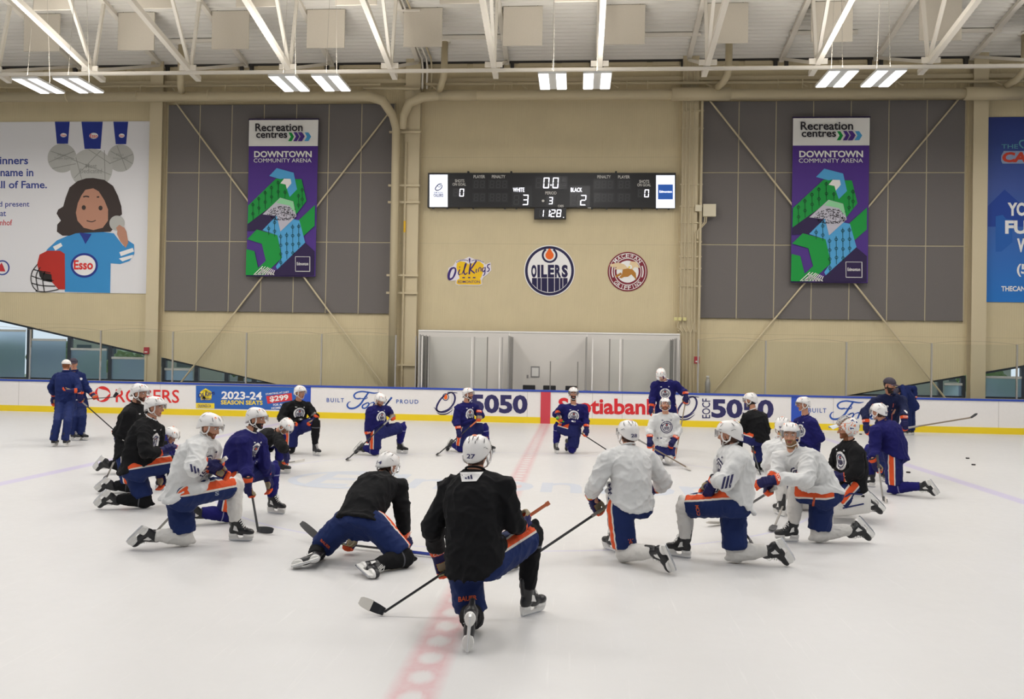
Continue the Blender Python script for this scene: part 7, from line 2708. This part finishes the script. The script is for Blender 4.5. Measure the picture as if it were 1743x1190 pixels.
SL = {'p27': 'hockey stick with tan grip and white-taped blade held by the helmet 27 player', 'p14': 'hockey stick with blue end lying under the stretching helmet 14 player', 'white_left': 'hockey stick trailing behind the white jersey player with folded arms',
      'blue_left': 'black hockey stick standing on its blade under the straight arm of the blue player', 'black_bent': 'grey hockey stick lying on the ice under the bent black jersey player', 'black_back': 'hockey stick across the thighs of the crest-fronted black player',
      'black_far': 'grey hockey stick hanging from the hip of the tall kneeling black player', 'coach_white': 'hockey stick held level by the dark cap coach, white-tipped blade up', 'coach_dark': 'black hockey stick slanting down to the ice from the dark cap coach',
      'blue_a': 'black hockey stick of the blue player kneeling with head down', 'blue_b': 'tan-gripped hockey stick of the blue player before the navy numerals', 'blue_c': 'green-topped hockey stick of the bearded blue player', 'blue_stand': 'brown upright hockey stick of the standing blue player',
      'white_kneel': 'brown hockey stick across the knees of the two-knee kneeling white player', 'p28': 'black hockey stick slanting from the glove of the helmet 28 player', 'p18': 'black hockey stick crossing behind the helmet 18 player', 'white_look': 'white-bladed hockey stick of the player looking at the camera',
      'black_right': 'hockey stick of the black player with back turned', 'p97': 'grey hockey stick by the skate of the helmet 97 player', 'p24': 'grey hockey stick with white blade of the blue player past the goalie', 'coach_front': 'brown hockey stick pointing out level from the grey cap coach'}
for k in STICKS:
    make_stick(k, SL[k])

# goalie stick paddle resting between two players
a, b = on_y(1385, 803, 10.62), on_y(1411, 826, 10.55)
d = unit(b - a)
e_ = V3((b.x + .05, b.y + .12, .035))
t = empty('goalie_stick', e_, 'broad white goalie stick paddle beside the goalie', 'goalie stick')
MB().bar(a, b, .024, .085, V3((.6, 0, .6))).build('paddle', SHAFT['white'], t)
MB().bar(a - d * .3, a, .022, .032, V3((.6, 0, .6))).build('shaft', SHAFT['black'], t)
MB().bar(b, e_, .024, .085, V3((.6, 0, .6))).build('blade', SHAFT['white'], t)
mb = MB()
n_ = d.cross(V3((0, 1, 0))).normalized()
for s in (-1, 1):
    mb.bar(a + n_ * .045 * s, b + n_ * .045 * s, .028, .008, V3((.6, 0, .6)))
mb.build('paddle_edge', SHAFT['black'], t)

# ---- prints that show on single garments
f = Print(BUILT['p27']['_jersey'])
f.grid([(783, 804), (823, 803), (811, 819), (786, 820)], 8, 5, .011)
f.done('neck_patch', CRW, BUILT['p27']['_jo'])
f = Print(BUILT['p27']['_jersey'])
for k in range(3):
    f.grid([(791 + k * 4.6, 813.5 - k * 2.2), (793.6 + k * 4.6, 812 - k * 2.2), (795.6 + k * 4.6, 815.5), (791.8 + k * 4.6, 815.5)], 2, 2, .014)
f.done('neck_mark', CRN, BUILT['p27']['_jo'])
f = Print(BUILT['p27']['_pants'])
f.text('BAUER', [(780, 1016), (812, 1013), (812, 1021), (780, 1025)])
f.done('pants_lettering', flat_mat('print_rust', '#c0562f'), BUILT['p27']['_po'])
f = Print(BUILT['p18']['_jersey'])
for k in range(3):
    x = 1225 + k * 6.5
    f.grid([(x + 7, 812 - k * 2), (x + 11, 811 - k * 2), (x + 6, 832 - k), (x + 2, 833 - k)], 2, 6)
f.done('side_stripes', CRN, BUILT['p18']['_jo'])
f = Print(BUILT['white_left']['_jersey'])
for k in range(3):
    f.grid([(323 + k * 6, 790 + k * 3.5), (326.5 + k * 6, 790 + k * 3.5), (329 + k * 6, 803 + k * 2.5), (325.5 + k * 6, 804 + k * 2.5)], 2, 6)
f.done('side_stripes', CRN, BUILT['white_left']['_jo'])
f = Print(BUILT['p28']['_jersey'])
for k in range(4):
    f.grid([(1035.5 - k * .3, 818 + k * 7), (1040 - k * .3, 815 + k * 7), (1041 + k * .3, 819 + k * 7), (1036 + k * .3, 823 + k * 7)], 2, 2)
f.done('side_stripes', CRN, BUILT['p28']['_jo'])
f = Print(BUILT['p28']['_pants'])
f.text('W', [(1069, 918), (1078, 917), (1078, 926), (1070, 927)])
f.done('pants_mark', flat_mat('print_rust', '#c0562f'), BUILT['p28']['_po'])
f = Print(BUILT['p18']['_pants'])
vs, fs = text_shape('CCM', .03)
P_ = cast_from_camera(f.bvh, [(1183 + 6 * v + 3.5 * (1 - u), 878 - 18 * u) for u, v in vs], .005)
if P_:
    f.mb.add(P_, fs)
f.done('pants_lettering', flat_mat('print_rust', '#c0562f'), BUILT['p18']['_po'])
f = Print(BUILT['white_look']['_pants'])
f.grid([(1384, 846), (1388, 846), (1386, 862), (1382, 862)], 2, 4)
f.done('pants_mark', flat_mat('print_rust', '#c0562f'), BUILT['white_look']['_po'])
f = Print(BUILT['p14']['_pants'])
f.text('BAUER', [(547, 917), (563, 932), (560, 936), (545, 921)])
f.done('pants_lettering', flat_mat('print_rust', '#c0562f'), BUILT['p14']['_po'])
f = Print(BUILT['white_left']['_pants'])
f.text('S', [(366, 837), (373, 836), (373, 843), (366, 844)])
f.done('pants_mark', flat_mat('print_tan', '#8f97a8'), BUILT['white_left']['_po'])

# ---- pucks
PUCK = mat('puck_black', '#2a2422', rough=.5)
for px, py, lb in ((1647, 780, 'black puck on the ice past the last blue line, farther of two'), (1657, 791, 'black puck on the ice past the last blue line, nearer of two'), (1546, 804, 'black puck on the ice behind the upright kneeling blue player'),
                   (1465, 739, 'black puck near the boards by the leaning coach'), (1311, 730, 'black puck near the boards behind the black player with back turned'), (1493, 858, 'black puck by the stick of the upright kneeling blue player')):
    d = CFW + float((px - 871.5) / CF) * CR + float((595 - py) / CF) * CU
    p = CO + d * ((.0127 - CH) / d.z)
    o = MB().tube([(p.x, p.y, 0.001), (p.x, p.y, .0264)], .0381, 20).build('puck', PUCK)
    tag(o, lb, 'puck', 'pucks on the ice')
    finish(o, .003)

# ---- every one-piece thing keeps its origin at its own base
for o in list(SC.objects):
    if o.parent is None and o.type == 'MESH' and tuple(o.location) == (0, 0, 0):
        V = coords(o.data)
        c = V3(((V[:, 0].min() + V[:, 0].max()) / 2, (V[:, 1].min() + V[:, 1].max()) / 2, V[:, 2].min()))
        o.data.transform(Matrix.Translation(-c))
        o.location = c
        for ch in o.children:
            ch.location = V3(ch.location) - c
